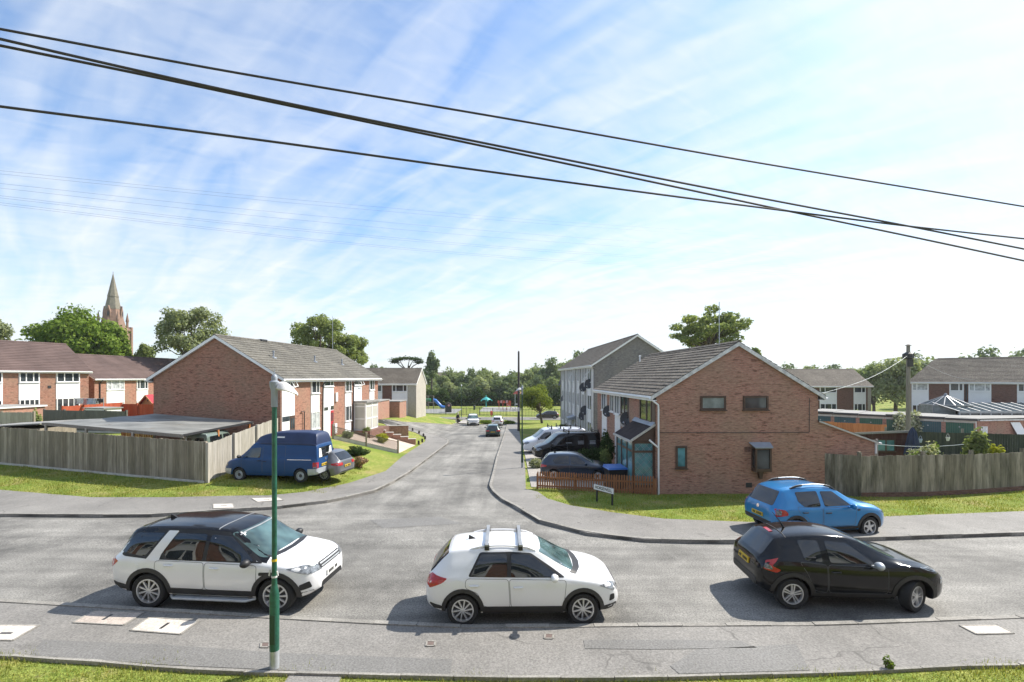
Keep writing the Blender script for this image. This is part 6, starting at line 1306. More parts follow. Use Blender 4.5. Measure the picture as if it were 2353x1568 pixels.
mb.build('beam', M['polewood'], E)
mb = MB(); mb.bar(cA + dn * 0.4, cB + dn * 0.4, 0.05, 0.11); mb.build('edge_trim', M['dark'], E)
for p in (cA.lerp(cB, 0.08).lerp(cD, 0.03), cA.lerp(cB, 0.45), cB.lerp(cC, 0.04), cA.lerp(cD, 0.33), cA.lerp(cD, 0.66), cD.lerp(cA, 0.03), cC):
    mb = MB(); zb = H(p.x, p.y); mb.box(p.x - 0.05, p.x + 0.05, p.y - 0.05, p.y + 0.05, zb, p.z - 0.1); mb.build('post', M['fence_or' if p.y > 25.5 and p.x > -16.4 else 'fence_lt'], E)
fence('orange timber screen under the carport roof', [(-24.5, 30.6), (-20.5, 31.0)], 1.9, 'fence_or', 0.14, 0.02, 2.0, None, 0.01, 0)
E = thing('shed', 'small felt roofed lean-to shed at the left end of the carport', 'shed', (-29.6, 28.6, 0.3)); mb = MB(); mb.box(-1.6, 1.9, 0, 2.4, 0, 1.85); mb.build('wall', M['fence_gy'], E)
mb = MB(); mb.prism([(-1.8, -0.2, 1.9), (2.1, -0.2, 2.12), (2.1, 2.6, 2.12), (-1.8, 2.6, 1.9)], (0, 0, 0.07)); mb.build('roof', M['felt'], E, fixn=True)
E = thing('summerhouse', 'honey pine summerhouse with red felt roof left of the blank gable', 'summerhouse', (-37.5, 50.2, 0.5), -0.35)
mb = MB(); mb.prism([(-1.1, 0, 0), (1.1, 0, 0), (1.1, 0, 1.85), (0, 0, 2.75), (-1.1, 0, 1.85)], (0, 3.2, 0)); mb.build('wall', M['pine'], E, fixn=True)
mb = MB()
for sg in (1, -1): mb.prism([(sg * 1.4, -0.25, 1.66), (0, -0.25, 2.84), (0, -0.25, 2.9), (sg * 1.4, -0.25, 1.72)], (0, 3.8, 0))
mb.build('roof', M['red'], E, fixn=True)
mb = MB()
for sg in (1, -1): mb.bar((sg * 1.4, -0.27, 1.66), (0, -0.27, 2.82), 0.04, 0.12)
mb.build('bargeboard', M['pine'], E); mb = MB(); mb.lathe([(0.11, 0), (0.11, 0.03)], 6, 0, (0, -0.03, 2.3), 'y'); mb.build('vent_hole', M['dark'], E)
E = thing('flat_roofed_extension', 'flat roofed brick extension with white fascia at the left edge', 'building', (-43.5, 41.0, 0), -0.10)
mb = MB(); mb.box(-10, 0.0, 0, 4.0, -0.5, 2.55); mb.build('wall', M['brick_b'], E); mb = MB(); mb.box(-10.1, 0.15, -0.12, 4.1, 2.5, 2.62); mb.build('fascia', M['white'], E); mb = MB(); mb.box(-10.1, 0.12, -0.1, 4.1, 2.622, 2.66); mb.build('roof', M['felt'], E)
E = thing('storage_box', 'white flat topped garden box behind the dark panel fence', 'storage box', (-36.0, 42.0, 0.72), -0.3); mb = MB(); mb.box(-1.2, 1.2, 0, 1.4, 0, 1.75); mb.build('box', M['white'], E); mb = MB(); mb.box(-1.3, 1.3, -0.1, 1.5, 1.752, 1.83); mb.build('lid', M['felt'], E)
M['cloth'] = [plain('cloth_' + n_, c, 0.9, 0.15, 6) for n_, c in (('white', (0.62, 0.62, 0.62)), ('pink', (0.55, 0.28, 0.28)), ('blue', (0.35, 0.42, 0.55)), ('black', (0.05, 0.05, 0.055)), ('maroon', (0.25, 0.03, 0.08)))]
pl, pr_ = at(172, 915, 46), at(238, 917, 46); E = thing('washing_line', 'washing line above the red fence', 'washing line', (pl.x, pl.y, pl.z)); mb = MB(); mb.tube([(0, 0, 0), (pr_.x - pl.x, 0, pr_.z - pl.z)], 0.012, 5); mb.build('line', M['white'], E)
mb = MB(); mb.tube([(-0.02, 0, -2.6), (-0.02, 0, 0.05)], 0.03, 6); mb.build('pole', M['galv'], E); mb = MB(); mb.tube([(pr_.x - pl.x, 0, -2.6), (pr_.x - pl.x, 0, 0.05)], 0.03, 6); mb.build('pole', M['galv'], E)
for px, wd, hg, ci, lb in ((184, 0.7, 0.5, 0, 'white cloth at the left of the washing line'), (196, 0.45, 0.6, 1, 'pink top on the washing line'), (209, 0.9, 0.55, 2, 'pale blue sheet on the washing line'), (220, 0.5, 0.5, 0, 'white top beside the black garment on the washing line'), (229, 0.7, 0.4, 3, 'black garment at the right of the washing line')):
    p = at(px, 916, 46); mb = MB(); k = 8; mb.v = [(-wd / 2 + wd * i / k, 0.05 * math.sin(i * 2.1 + j), -hg * j / 3) for j in range(4) for i in range(k + 1)]; mb.f = [(j * (k + 1) + i, j * (k + 1) + i + 1, (j + 1) * (k + 1) + i + 1, (j + 1) * (k + 1) + i) for j in range(3) for i in range(k)]; mb.m = [0] * len(mb.f)
    mb.add([(x, y + 0.015, z) for x, y, z in mb.v[:]], [f[::-1] for f in mb.f[:]])
    tag(mb.build('hanging_garment', M['cloth'][ci], loc=p, smooth=True), lb, 'laundry', 'laundry on the line')
# right garden: maroon shed, folded parasol, gate panel with star
E = thing('shed', 'maroon boarded garden shed with one window behind the right-hand fence', 'shed', (25.6, 32.2, -0.98), -0.05)
mb = MB(); k = 0
while k < 13: mb.box(-3.9 + 0.0, 0.6, -0.012 * (k % 2), 0.1 if k > 8 else 2.3, 0.19 * k, 0.19 * k + 0.186); k += 1
mb.build('wall', M['maroon'], E); mb = MB(); mb.prism([(-4.1, -0.25, 2.36), (0.8, -0.25, 2.60), (0.8, 2.4, 2.02), (-4.1, 2.4, 1.80)], (0, 0, 0.07)); mb.build('roof', M['darkfelt'], E, fixn=True)
fs = (V((-0.9, -0.02, 1.25)), V((1, 0, 0)), V((0, -1, 0))); window(E, fs, -0.6, 0.6, 0.0, 0.8, (0.5,), None, 'brownwood', 'glass_t', 0.06, 0.05)
mb = MB(); mb.bar((-4.1, -0.27, 2.40), (0.8, -0.27, 2.62), 0.05, 0.14); mb.build('bargeboard', M['felt'], E)
M['navycloth'] = plain('navy_canvas', (0.035, 0.05, 0.10), 0.85, 0.3, 3, stretch=(6, 6, 0.6))
p = at(2097, 1035, 31.5); E = thing('folded_parasol', 'folded navy garden parasol beside the shed', 'parasol', (p.x, p.y, H(p.x, p.y)))
mb = MB(); mb.tube([(0, 0, 0), (0, 0, 2.6)], 0.025, 6); mb.build('pole', M['polewood'], E)
mb = MB(); seg = 16; vs = []
for i, (z, r) in enumerate(((2.55, 0.05), (2.3, 0.2), (1.9, 0.3), (1.3, 0.42), (0.75, 0.5), (0.75, 0.02))):
    for j in range(seg): t_ = 2 * math.pi * j / seg; rr = r * (1.0 if j % 2 else 0.68); vs.append((rr * math.cos(t_), rr * math.sin(t_), z))
mb.add(vs, [(i * seg + j, (i + 1) * seg + j, (i + 1) * seg + (j + 1) % seg, i * seg + (j + 1) % seg) for i in range(5) for j in range(seg)]); mb.build('canopy', M['navycloth'], E, fixn=True)
E = thing('garden_screen', 'pale garden screen with a dark star beside the lean-to wall', 'screen', (17.9, 24.6, H(18, 24.6))); mb = MB(); mb.box(-0.5, 0.5, 0, 0.04, 0, 2.35); mb.box(-0.56, -0.5, -0.03, 0.07, 0, 2.4); mb.box(0.5, 0.56, -0.03, 0.07, 0, 2.4); mb.build('panel', M['render_gy'], E)
mb = MB(); st = [V((0.34 * (1 if i % 2 == 0 else 0.42) * math.sin(i * math.pi / 5 + 0.3), -0.004, 1.95 + 0.34 * (1 if i % 2 == 0 else 0.42) * math.cos(i * math.pi / 5 + 0.3))) for i in range(10)]
mb.prism(st, (0, -0.03, 0)); mb.build('star', M['dark'], E, fixn=True)
E = thing('clothes_line', 'slack clothes line across the right-hand garden', 'washing line', (17.6, 24.7, 0)); q1 = at(3700 / 1.632, 1015, 30); mb = MB(); mb.tube([V((0, 0, 1.85)).lerp(q1 - V((17.6, 24.7, 0)), i / 10) - V((0, 0, 0.25 * math.sin(math.pi * i / 10))) for i in range(11)], 0.013, 5); mb.build('line', M['galv'], E)
for i, (px, py) in enumerate(((2101, 1010), (2115, 1013), (2178, 1009), (2266 - 28, 1016))):
    p = at(px, py, (36.6, 36.0, 34.0, 31.6)[i] - 0.9); mb = MB(); mb.lathe([(0.07, -0.14), (0.12, 0.12), (0.10, 0.12), (0.06, -0.12)], 10); mb.tube([(-0.11, 0, 0.12), (-0.06, 0, 0.3), (0, 0.0, 0.36), (0.06, 0, 0.3), (0.11, 0, 0.12)], 0.01, 5)
    tag(mb.build('hanging_pot', M['cloth'][(1, 2, 0, 0)[i]], loc=p, smooth=True, fixn=True), ('pink', 'pale blue', 'left of two white', 'right of two white')[i] + ' hanging pot' + ('s' if i > 1 else '') + ' on the dark garden fence', 'plant pot', 'hanging pots on the dark garden fence')
# wheelie bin
p = gp(1433, 1128); E = thing('wheelie_bin', 'blue lidded wheelie bin beside the brown porch', 'bin', (5.05, 23.85, H(5, 23.9) + 0.05), 0.15)
mb = MB(); mb.hexa([(-.36, -.34, 0.05), (.36, -.34, 0.05), (.36, .34, 0.05), (-.36, .34, 0.05), (-.46, -.42, 1.0), (.46, -.42, 1.0), (.46, .42, 1.0), (-.46, .42, 1.0)]); mb.build('bin_body', M['black'], E)
mb = MB(); mb.hexa([(-.49, -.46, 1.0), (.49, -.46, 1.0), (.49, .46, 1.0), (-.49, .46, 1.0), (-.44, -.40, 1.08), (.44, -.40, 1.08), (.44, .44, 1.13), (-.44, .44, 1.13)]); mb.tube([(-.45, .50, 1.02), (.45, .50, 1.02)], 0.035, 8); mb.build('lid', M['blue_lid'], E)
for sg in (1, -1): mb = MB(); mb.lathe([(0.12, -0.03), (0.12, 0.03)], 14, 0, (sg * 0.36, 0.36, 0.12), 'y'); mb.build('wheel', M['tyre'], E)

# ------------------------------------------------------------------ street furniture
def lamp(label, x, y, zt, th=0.042, bw=0.082, bh=1.35, face=(1, 0.1), paint='lamp_green', bare=0.32, head=1.0):
    zb = H(x, y) + 0.1; E = thing('street_lamp', label, 'street lamp', (x, y, zb), 0, 'street lamps'); h = zt - zb
    mb = MB(); mb.lathe([(bw * 0.98, 0), (bw * 0.98, bare)], 18); mb.build('bare_base', M['galv'], E, smooth=True)
    mb = MB(); mb.lathe([(bw, bare), (bw, bh), (bw * 0.92, bh + 0.04), (th * 1.15, bh + 0.18), (th * 1.05, bh + 0.24), (th, h - 0.45)], 18); mb.build('post', M[paint], E, smooth=True, ang=50)
    mb = MB(); mb.lathe([(th * 1.3, h - 0.46), (th * 1.35, h - 0.18), (th * 1.9, h - 0.10), (th * 1.95, h - 0.02), (th * 1.2, h), (th * 1.25, h + 0.06), (th * 0.7, h + 0.10), (0.008, h + 0.11), (0.006, h + 0.20)], 18); mb.build('head_bracket', M['lead'], E, smooth=True, ang=40)
    f = V((face[0], face[1], 0)).normalized(); s_ = V((-f.y, f.x, 0)); mb = MB(); n = 8
    for i in range(n + 1):
        u = i / n; w = 0.12 * math.sin(math.pi * (0.12 + 0.8 * u)) + 0.015; ht = 0.13 * math.sin(math.pi * (0.25 + 0.70 * u)); c = f * (th + 0.38 * u * head) + V((0, 0, h - 0.10 - 0.10 * u * u - 0.04))
        mb.v += [tuple(c - s_ * w), tuple(c - s_ * w * 0.6 + V((0, 0, ht * 0.75))), tuple(c + V((0, 0, ht))), tuple(c + s_ * w * 0.6 + V((0, 0, ht * 0.75))), tuple(c + s_ * w), tuple(c - V((0, 0, 0.03)))]
    for i in range(n):
        for j in range(6): mb.f.append((i * 6 + j, i * 6 + (j + 1) % 6, i * 6 + 6 + (j + 1) % 6, i * 6 + 6 + j)); mb.m.append(0)
    mb.f += [tuple(range(6)), tuple(n * 6 + j for j in range(6))]; mb.m += [0, 0]
    mb.build('lamp_hood', M['white_old'], E, smooth=True, ang=60, fixn=True)
    return E
p = gpz(630.5, 1536, 0.1); E = lamp('green street lamp in the foreground with white hood and bare base', p.x, p.y, 5.10, 0.040, 0.080, 1.28, (1, 0.15), head=0.9)
mb = MB(); mb.prism([(-0.045, -0.0795, 0.45), (0.045, -0.0795, 0.45), (0.045, -0.0795, 0.95), (-0.045, -0.0795, 0.95)], (0, 0.02, 0)); mb.build('access_door', M['lamp_dark'], E, fixn=True)
mb = MB(); mb.lathe([(0.0475, 1.86), (0.0475, 1.9)], 14); mb.build('yellow_band', M['plate_y'], E)
mb = MB(); mb.lathe([(0.048, 1.58), (0.048, 1.61)], 14); mb.bar((-0.075, -0.03, 1.62), (-0.06, -0.03, 1.72), 0.02, 0.02); mb.bar((0.075, -0.03, 1.62), (0.06, -0.03, 1.70), 0.02, 0.02); mb.build('cable_tie', M['cloth'][0], E)
p = gpz(1198, 1075, 0.1); lamp('mid-distance street lamp at the kerb of the side road', p.x + 0.05, p.y, 4.55, 0.038, 0.07, 1.3, (-1, -0.3), 'lamp_dark')
p = gpz(1060, 961, 0.1); lamp('distant street lamp by the park railings', p.x, p.y, 3.75, 0.05, 0.09, 1.6, (0.3, -1), 'lamp_dark')
E = thing('telegraph_pole', 'tall dark tarred pole by the side road pavement', 'pole', (0.85, 62, H(.85, 62)))
mb = MB(); mb.lathe([(0.17, -0.2), (0.15, 3), (0.115, 10.15), (0.03, 10.3)], 12); mb.build('pole', M['darkpole'], E, smooth=True); mb = MB(); mb.box(-0.1, 0.1, -0.19, -0.14, 2.6, 3.1); mb.build('number_sign', M['white'], E)
XP, YP = at(2087, 900, 36.0)[:2]; zp = H(XP, YP); E = thing('telegraph_pole', 'weathered grey telegraph pole behind the maroon shed', 'pole', (XP, YP, zp)); zt = 7.5 - zp
mb = MB(); mb.lathe([(0.165, -0.2), (0.15, 3), (0.115, zt)], 12); mb.lathe([(0.2, zt), (0.2, zt + 0.03), (0.05, zt + 0.12)], 10); mb.build('pole', M['polewood'], E, smooth=True)
mb = MB(); mb.lathe([(0.2, zt - 1.0), (0.36, zt - 0.92), (0.36, zt - 0.62), (0.2, zt - 0.5)], 8); mb.box(-0.16, 0.16, -0.28, -0.1, zt - 1.55, zt - 1.0); mb.build('junction_box', M['dark'], E)
for k in range(6):
    t_ = k * 1.05; mb = MB(); mb.lathe([(0.03, 0), (0.05, 0.05), (0.05, 0.10), (0.02, 0.14)], 8, 0, (0.33 * math.cos(t_), 0.33 * math.sin(t_), zt - 0.72)); mb.build('insulator', M['dark'], E)
for label, e, sag in (('thin drop wire from the grey pole to the end house gable', at(1886, 905, 23.2), 0.35), ('thin drop wire from the grey pole to the far terrace', at(1905, 889, 73.0), 0.8), ('thin drop wire from the grey pole towards the right edge terrace', at(2250, 872, 65.0), 0.6)):
    a = V((XP, YP, zp + zt - 0.7)); mb = MB(); mb.tube([a.lerp(e, i / 12) - a - V((0, 0, sag * math.sin(math.pi * i / 12))) for i in range(13)], 0.008, 5)
    tag(mb.build('drop_wire', M['galv'], loc=a), label, 'cable', 'drop wires')
# street sign
a = gpz(1371.7, 1152.7, 0.06); b = gpz(1407, 1161.5, 0.06); d = (b - a); d.z = 0; Ls = d.length; d.normalize(); n = V((d.y, -d.x, 0))
E = thing('street_sign', 'white street name plate on two short posts by the picket fence', 'sign', (a.x, a.y, a.z), math.atan2(d.y, d.x))
for x in (0.0, Ls): mb = MB(); mb.box(x - 0.03, x + 0.03, -0.03, 0.03, -0.2, 0.80); mb.build('post', M['black'], E)
w0, w1, z0, z1 = -0.16, Ls + 0.12, 0.56, 0.80
mb = MB(); mb.box(w0, w1, -0.05, -0.031, z0, z1); pb = mb.build('plate', M['white'], E)
mb = MB(); e_ = 0.012
for (x0, x1, y0, y1) in ((w0, w1, z0, z0 + e_), (w0, w1, z1 - e_, z1), (w0, w0 + e_, z0 + e_, z1 - e_), (w1 - e_, w1, z0 + e_, z1 - e_)): mb.box(x0, x1, -0.054, -0.0505, y0, y1)
mb.build('border', M['black'], E)
def letters(txt, name, mat, parent, loc, rot, width, ext=0.004):
    cu = bpy.data.curves.new(name, 'FONT'); cu.body = txt; cu.size = 1.0; cu.align_x = 'CENTER'; cu.align_y = 'CENTER'; cu.extrude = 0.02; cu.offset = 0.012
    o = bpy.data.objects.new(name, cu); COL.objects.link(o); bpy.context.view_layer.update(); dg = bpy.context.evaluated_depsgraph_get(); me = bpy.data.meshes.new_from_object(o.evaluated_get(dg)); bpy.data.objects.remove(o); bpy.data.curves.remove(cu)
    xs = [v.co.x for v in me.vertices]; k = width / (max(xs) - min(xs)); me.materials.clear(); me.materials.append(mat)
    ob = bpy.data.objects.new(name, me); COL.objects.link(ob); ob.parent = parent; ob.location = loc; ob.rotation_euler = rot; ob.scale = (k, k, ext / 0.02); return ob
letters('HORSEWELL', 'lettering', M['black'], E, ((w0 + w1) / 2, -0.052, (z0 + z1) / 2), (math.pi / 2, 0, 0), (w1 - w0) * 0.84)
# pavement covers
def cover(label, quad, mat='concrete', slot=None, name='pavement_cover', off=0.112):
    Q = [gpz(x, y, 0.11) for x, y in quad]; c = sum(Q, V((0, 0, 0))) / 4; E = thing(name, label, 'cover', (c.x, c.y, 0), 0, 'covers in the pavements')
    mb = MB(); up = V((0, 0, 1)); q = [V((p.x - c.x, p.y - c.y, H(p.x, p.y) + off - 0.05)) for p in Q]
    if (q[1] - q[0]).cross(q[2] - q[0]).z < 0: q = q[::-1]
    mb.hexa(q + [p + up * 0.055 for p in q]); mb.build('slab', M[mat], E)
    k = MB()
    for i in range(4):
        a_, b_ = q[i] + up * 0.054, q[(i + 1) % 4] + up * 0.054; k.bar(a_, b_, 0.035, 0.012)
    k.build('frame', M['kerb'], E)
    if slot:
        s = gpz(*slot, 0.11) - c; u = (q[1] - q[0]).normalized(); w = V((-u.y, u.x, 0)); k = MB(); s.z = H(c.x, c.y) + off + 0.007
        k.hexa([s - u * 0.12 - w * 0.03 - up * .02, s + u * 0.12 - w * 0.03 - up * .02, s + u * 0.12 + w * 0.03 - up * .02, s - u * 0.12 + w * 0.03 - up * .02] + [s - u * 0.12 - w * 0.03, s + u * 0.12 - w * 0.03, s + u * 0.12 + w * 0.03, s - u * 0.12 + w * 0.03]); k.build('lifting_slot', M['dark'], E)
M['slab'] = plain('pale_cover_concrete', (0.55, 0.50, 0.44), 0.9, 0.12, 2.0, fine=30); M['rust'] = plain('rusty_iron', (0.15, 0.11, 0.095), 0.8, 0.25, 10); M['cover_pk'] = plain('buff_cover_concrete', (0.43, 0.37, 0.32), 0.9, 0.12, 2.0, fine=30)
cover('pale concrete cover at the bottom left edge of the photo', [(-60, 1436), (90, 1437.6), (29, 1472), (-130, 1471)], 'slab', (14, 1456))
cover('buff concrete cover half shaded by the white off-road car', [(167.6, 1431), (216.7, 1404), (330, 1408), (284, 1437)], 'cover_pk', (247, 1419))
cover('pale concrete cover with a slot behind the lamp post base', [(299.6, 1449), (343.7, 1419), (455, 1428), (414.7, 1458)], 'slab', (378, 1439))
cover('pale plain concrete cover in the near pavement at right', [(2204.7, 1437.7), (2291, 1436.7), (2330, 1455.7), (2243.6, 1458)], 'slab')
cover('small pale cover in the far pavement left of the lamp post', [(489.6, 1158.7), (535, 1157.5), (539, 1167.5), (490, 1168.5)], 'slab', (514, 1163))
cover('pale cover in the far pavement behind the lamp post', [(577, 1145.5), (640, 1143.5), (652, 1149.5), (592, 1154)], 'slab', (612, 1149))
for lb, x, y in (('small rusty iron cover right beside the green lamp post', 610, 1482), ('small rusty iron cover below the white compact car', 990, 1479), ('small rusty iron cover under the bonnet shadow of the compact car', 1262, 1462)): cover(lb, [(x - 9, y - 5), (x + 10, y - 5), (x + 8, y + 6), (x - 11, y + 6)], 'rust')

# ------------------------------------------------------------------ overhead cables
M['cable'] = plain('black_cable', (0.035, 0.033, 0.03), 0.6, 0.1, 4)
def cable(label, pts, Zl, Zr, r, ext=(0.0, 0.0), x0=0.0, x1=2353.0, group='thick cables overhead', name='overhead_cable', seg=8):
    """cable in the vertical plane through two ground distances, read off at photo positions"""
    A_ = V(((x0 - CX) / F * Zl, Zl)); B_ = V(((x1 - CX) / F * Zr, Zr)); out = []; d = B_ - A_
    xs = [p[0] for p in pts]; q = np.linspace(xs[0], xs[-1], 40); ys = pchip(xs, [p[1] for p in pts], q)
    for px, py in zip(q, ys):
        k = (px - CX) / F; t_ = (k * A_.y - A_.x) / (d.x - k * d.y); P = A_ + d * t_; out.append(V((P.x, P.y, CAM - (py - HY) / F * P.y)))
    if ext[0]: e = (out[0] - out[3]).normalized(); out = [out[0] + e * ext[0]] + out
    if ext[1]: e = (out[-1] - out[-4]).normalized(); out = out + [out[-1] + e * ext[1]]
    c = out[0].copy(); mb = MB(); mb.tube([p - c for p in out], r, seg)
    return tag(mb.build(name, M['cable'], loc=c, smooth=True), label, 'cable', group)
cable('topmost thick overhead cable', [(0, 67), (500, 160), (1176, 275), (1735, 373), (2353, 475)], 4.6, 8.2, 0.0125, (3, 5))
cable('second thick cable, upper of the crossing pair', [(0, 90), (300, 159), (600, 225), (1176, 342), (1567.6, 420.7), (1837, 472.5), (2065.6, 515.7), (2353, 572.6)], 4.6, 8.2, 0.014, (3, 5))
cable('third thick cable, lower of the crossing pair', [(0, 105), (300, 166), (650, 240), (1176, 350), (1567, 433), (1786, 480), (2091, 543.6), (2353, 599.6)], 4.65, 8.25, 0.014, (3, 5))
cable('lowest thick cable with the gentlest slope', [(0, 245), (600, 322.5), (1176, 402), (1761, 479), (2065.6, 517.5), (2353, 549)], 4.6, 8.2, 0.0135, (3, 5))
for i, (pts, lb) in enumerate((([(15, 394), (550, 447.6), (900, 478.6), (1176, 502), (1684, 536)], 'topmost'), ([(0, 400), (300, 430), (650, 465), (1176, 509), (1690, 545)], 'second'), ([(0, 422), (500, 475), (1176, 535), (1608, 565), (1700, 571)], 'third'), ([(0, 432.5), (550, 492.6), (1176, 549), (1700, 585)], 'fourth'), ([(0, 450), (535, 511), (1176, 568.7), (1715, 603.6)], 'fifth'), ([(0, 455), (535, 515.5), (1176, 573), (1715, 607.5)], 'sixth'), ([(0, 466), (425, 516.7), (750, 552.7), (1176, 590), (1751, 625)], 'seventh'), ([(0, 471), (425, 521), (750, 556.5), (1176, 594), (1751, 629)], 'lowest'))):
    cable(lb + ' of the eight thin distant wires', pts, 60, 190, 0.012, (20, 60), 0, 1750, 'thin distant wires', 'distant_wire', 5)
for p, to, lb in ((at(1353, 882, 46.8), (-0.5, -0.8, 0.35), 'dark satellite dish at mid height near the drainpipe of the grey flats'), (at(1340.5, 889.6, 50.0), (-0.5, -0.8, 0.35), 'dark satellite dish left of the one by the drainpipe'), (at(1343, 943, 49.5), (-0.4, -0.8, 0.35), 'upper dish of the low pair on the grey flats'), (at(1339, 955.5, 50.5), (-0.4, -0.8, 0.35), 'lower dish of the low pair on the grey flats'), (at(1292.6, 915, 66.5), (-0.9, -0.3, 0.35), 'small dish at the far end of the grey flats, lower one'), (at(1286.6, 879.6, 69.5), (-0.9, -0.3, 0.35), 'small dish at the far end of the grey flats, upper one'), (at(1397, 945, 31.4), (-0.5, -0.8, 0.35), 'dark satellite dish on the white boarded house front'), (at(1439, 962.6, 26.9), (-0.5, -0.8, 0.3), 'dark satellite dish just above the brown porch roof')):
    dish(lb, p, to, 0.36 if p.y < 40 else 0.46)

# ------------------------------------------------------------------ park: railings, play equipment, bins, person
M['rail'] = plain('dark_green_railing', (0.03, 0.05, 0.04), 0.5, 0.1); M['slide'] = plain('blue_slide', (0.03, 0.16, 0.50), 0.35, 0.1); M['teal'] = plain('teal_play_steel', (0.05, 0.38, 0.36), 0.4, 0.1); M['playred'] = plain('red_play_panels', (0.50, 0.09, 0.05), 0.5, 0.2, 3); M['playgreen'] = plain('green_play_tube', (0.03, 0.20, 0.09), 0.4, 0.1); M['safety'] = plain('grey_play_surface', (0.28, 0.28, 0.27), 0.9, 0.1)
E = thing('park_railings', 'low green metal railings round the playground', 'railings', (0, 0, 0)); zr = street(110) + 0.06
for (a, b) in (((-26, 113), (-10, 107)), ((-10, 107), (6, 103)), ((6, 103), (24, 102)), ((24, 102), (60, 102))):
    mb = MB(); a, b = V((*a, zr)), V((*b, zr)); L = (b - a).length; n_ = int(L / 0.32)
    for i in range(n_): c = a.lerp(b, i / n_); mb.box(c.x - 0.03, c.x + 0.03, c.y - 0.03, c.y + 0.03, zr, zr + 1.6)
    for z in (0.15, 1.48): mb.bar(a + V((0, 0, z)), b + V((0, 0, z)), 0.05, 0.06)
    mb.build('railing_panel', M['rail'], E)
    for i in range(int(L / 3)): c = a.lerp(b, i * 3 / L); k = MB(); k.box(c.x - 0.05, c.x + 0.05, c.y - 0.05, c.y + 0.05, zr, zr + 1.7); k.build('post', M['rail'], E)
def pg(px, py): p = gp(px, py); return V((p.x, p.y, H(p.x, p.y) + 0.06))
p = pg(998, 940); E = thing('climbing_frame', 'playground tower with blue slide and green tube', 'play equipment', p, 0.0); s = p.y / F
mb = MB()
for x in (-1.6, -0.2):
    for y in (-0.6, 0.6): mb.box(x - .06, x + .06, y - .06, y + .06, 0, 3.4)
mb.box(-1.7, -0.1, -0.7, 0.7, 1.6, 1.7); mb.bar((-4.4, 0, 3.4), (-0.2, 0, 3.4), 0.1, 0.1); mb.box(-4.5, -4.38, -0.06, 0.06, 0, 3.4); mb.build('frame', M['polewood'], E)
mb = MB(); mb.tube([(-4.2, 0, 2.3), (-0.9, 0, 2.3)], 0.42, 12); mb.build('tube', M['playgreen'], E, smooth=True)
mb = MB(); mb.tube([(-0.3, 0, 2.3), (0.3, 0, 2.2), (1.3, 0, 1.1), (2.0, 0, 0.45), (2.8, 0, 0.35)], 0.42, 12); mb.build('slide', M['slide'], E, smooth=True)
p = pg(1030, 948.6); E = thing('play_house', 'brown arched play house behind the railings', 'play equipment', p, 0.1); mb = MB(); k = [(-0.75, 0, 0), (0.75, 0, 0), (0.75, 0, 1.5)] + [(0.75 * math.cos(t_), 0, 1.5 + 0.75 * math.sin(t_)) for t_ in (0.5, 1.05, 1.57, 2.1, 2.64)] + [(-0.75, 0, 1.5)]; mb.prism(k, (0, 1.5, 0)); mb.build('wall', M['darkpole'], E, fixn=True)
mb = MB(); mb.box(-0.3, 0.3, -0.03, -0.005, 0.1, 1.2); mb.build('doorway', M['dark'], E); mb = MB(); mb.lathe([(0.26, -0.04), (0.26, -0.01)], 12, 0, (0.15, 0, 1.65), 'y'); mb.build('round_window', M['cloth'][1], E)
p = pg(1117, 936.6); E = thing('rotating_swing', 'teal mushroom shaped play rotator on a post', 'play equipment', p); mb = MB(); mb.tube([(0, 0, 0), (0, 0, 3.3)], 0.12, 8); mb.build('post', M['teal'], E)
mb = MB(); 
for k in range(5): t_ = k * 1.257; mb.tube([(0, 0, 2.7), (1.0 * math.cos(t_), 1.0 * math.sin(t_), 2.3), (1.75 * math.cos(t_), 1.75 * math.sin(t_), 1.75)], 0.13, 6)
mb.lathe([(0.1, 2.9), (0.9, 2.45), (1.3, 2.1), (1.2, 2.1), (0.1, 2.6)], 12); mb.build('arms', M['teal'], E, smooth=True)
p = pg(1160, 942.6); E = thing('climbing_frame', 'red panelled climbing frame in the playground', 'play equipment', p); mb = MB()
for x in (-1.5, -0.5, 0.5, 1.5): mb.box(x - .06, x + .06, -.06, .06, 0, 2.2); mb.box(x - .06, x + .06, 1.2, 1.32, 0, 2.2)
mb.build('frame', M['playred'], E)
for i in range(5): mb = MB(); mb.prism([(-1.9 + i * 0.7, -0.1, 1.75), (-1.35 + i * 0.7, -0.1, 1.7), (-1.35 + i * 0.7, -0.1, 2.3 + 0.2 * (i % 2)), (-1.8 + i * 0.7, -0.1, 2.4)], (0, -0.06, 0)); mb.build('panel', M['playred'] if i % 2 == 0 else M['cloth'][1], E, fixn=True)
mb = MB(); mb.box(0.4, 1.5, -0.09, -0.06, 0.9, 1.8); mb.build('climbing_wall', M['playred'], E)
p = pg(1190, 944); E = thing('play_tower', 'grey and red play tower behind the dark pole', 'play equipment', p); mb = MB()
for x in (-0.7, 0.7):
    for y in (-0.7, 0.7): mb.box(x - .07, x + .07, y - .07, y + .07, 0, 4.2)
mb.box(-0.8, 0.8, -0.8, 0.8, 1.5, 1.62); mb.bar((-0.7, -0.7, 0.1), (-2.8, -0.7, 1.6), 0.08, 0.08); mb.build('frame', M['galv'], E); mb = MB(); mb.lathe([(1.3, 4.1), (0.0, 5.4)], 4); mb.build('roof', M['playred'], E); mb = MB(); mb.bar((0.6, 0, 1.8), (4.2, 0, 3.4), 0.5, 0.4); mb.build('bridge', M['cloth'][1], E)
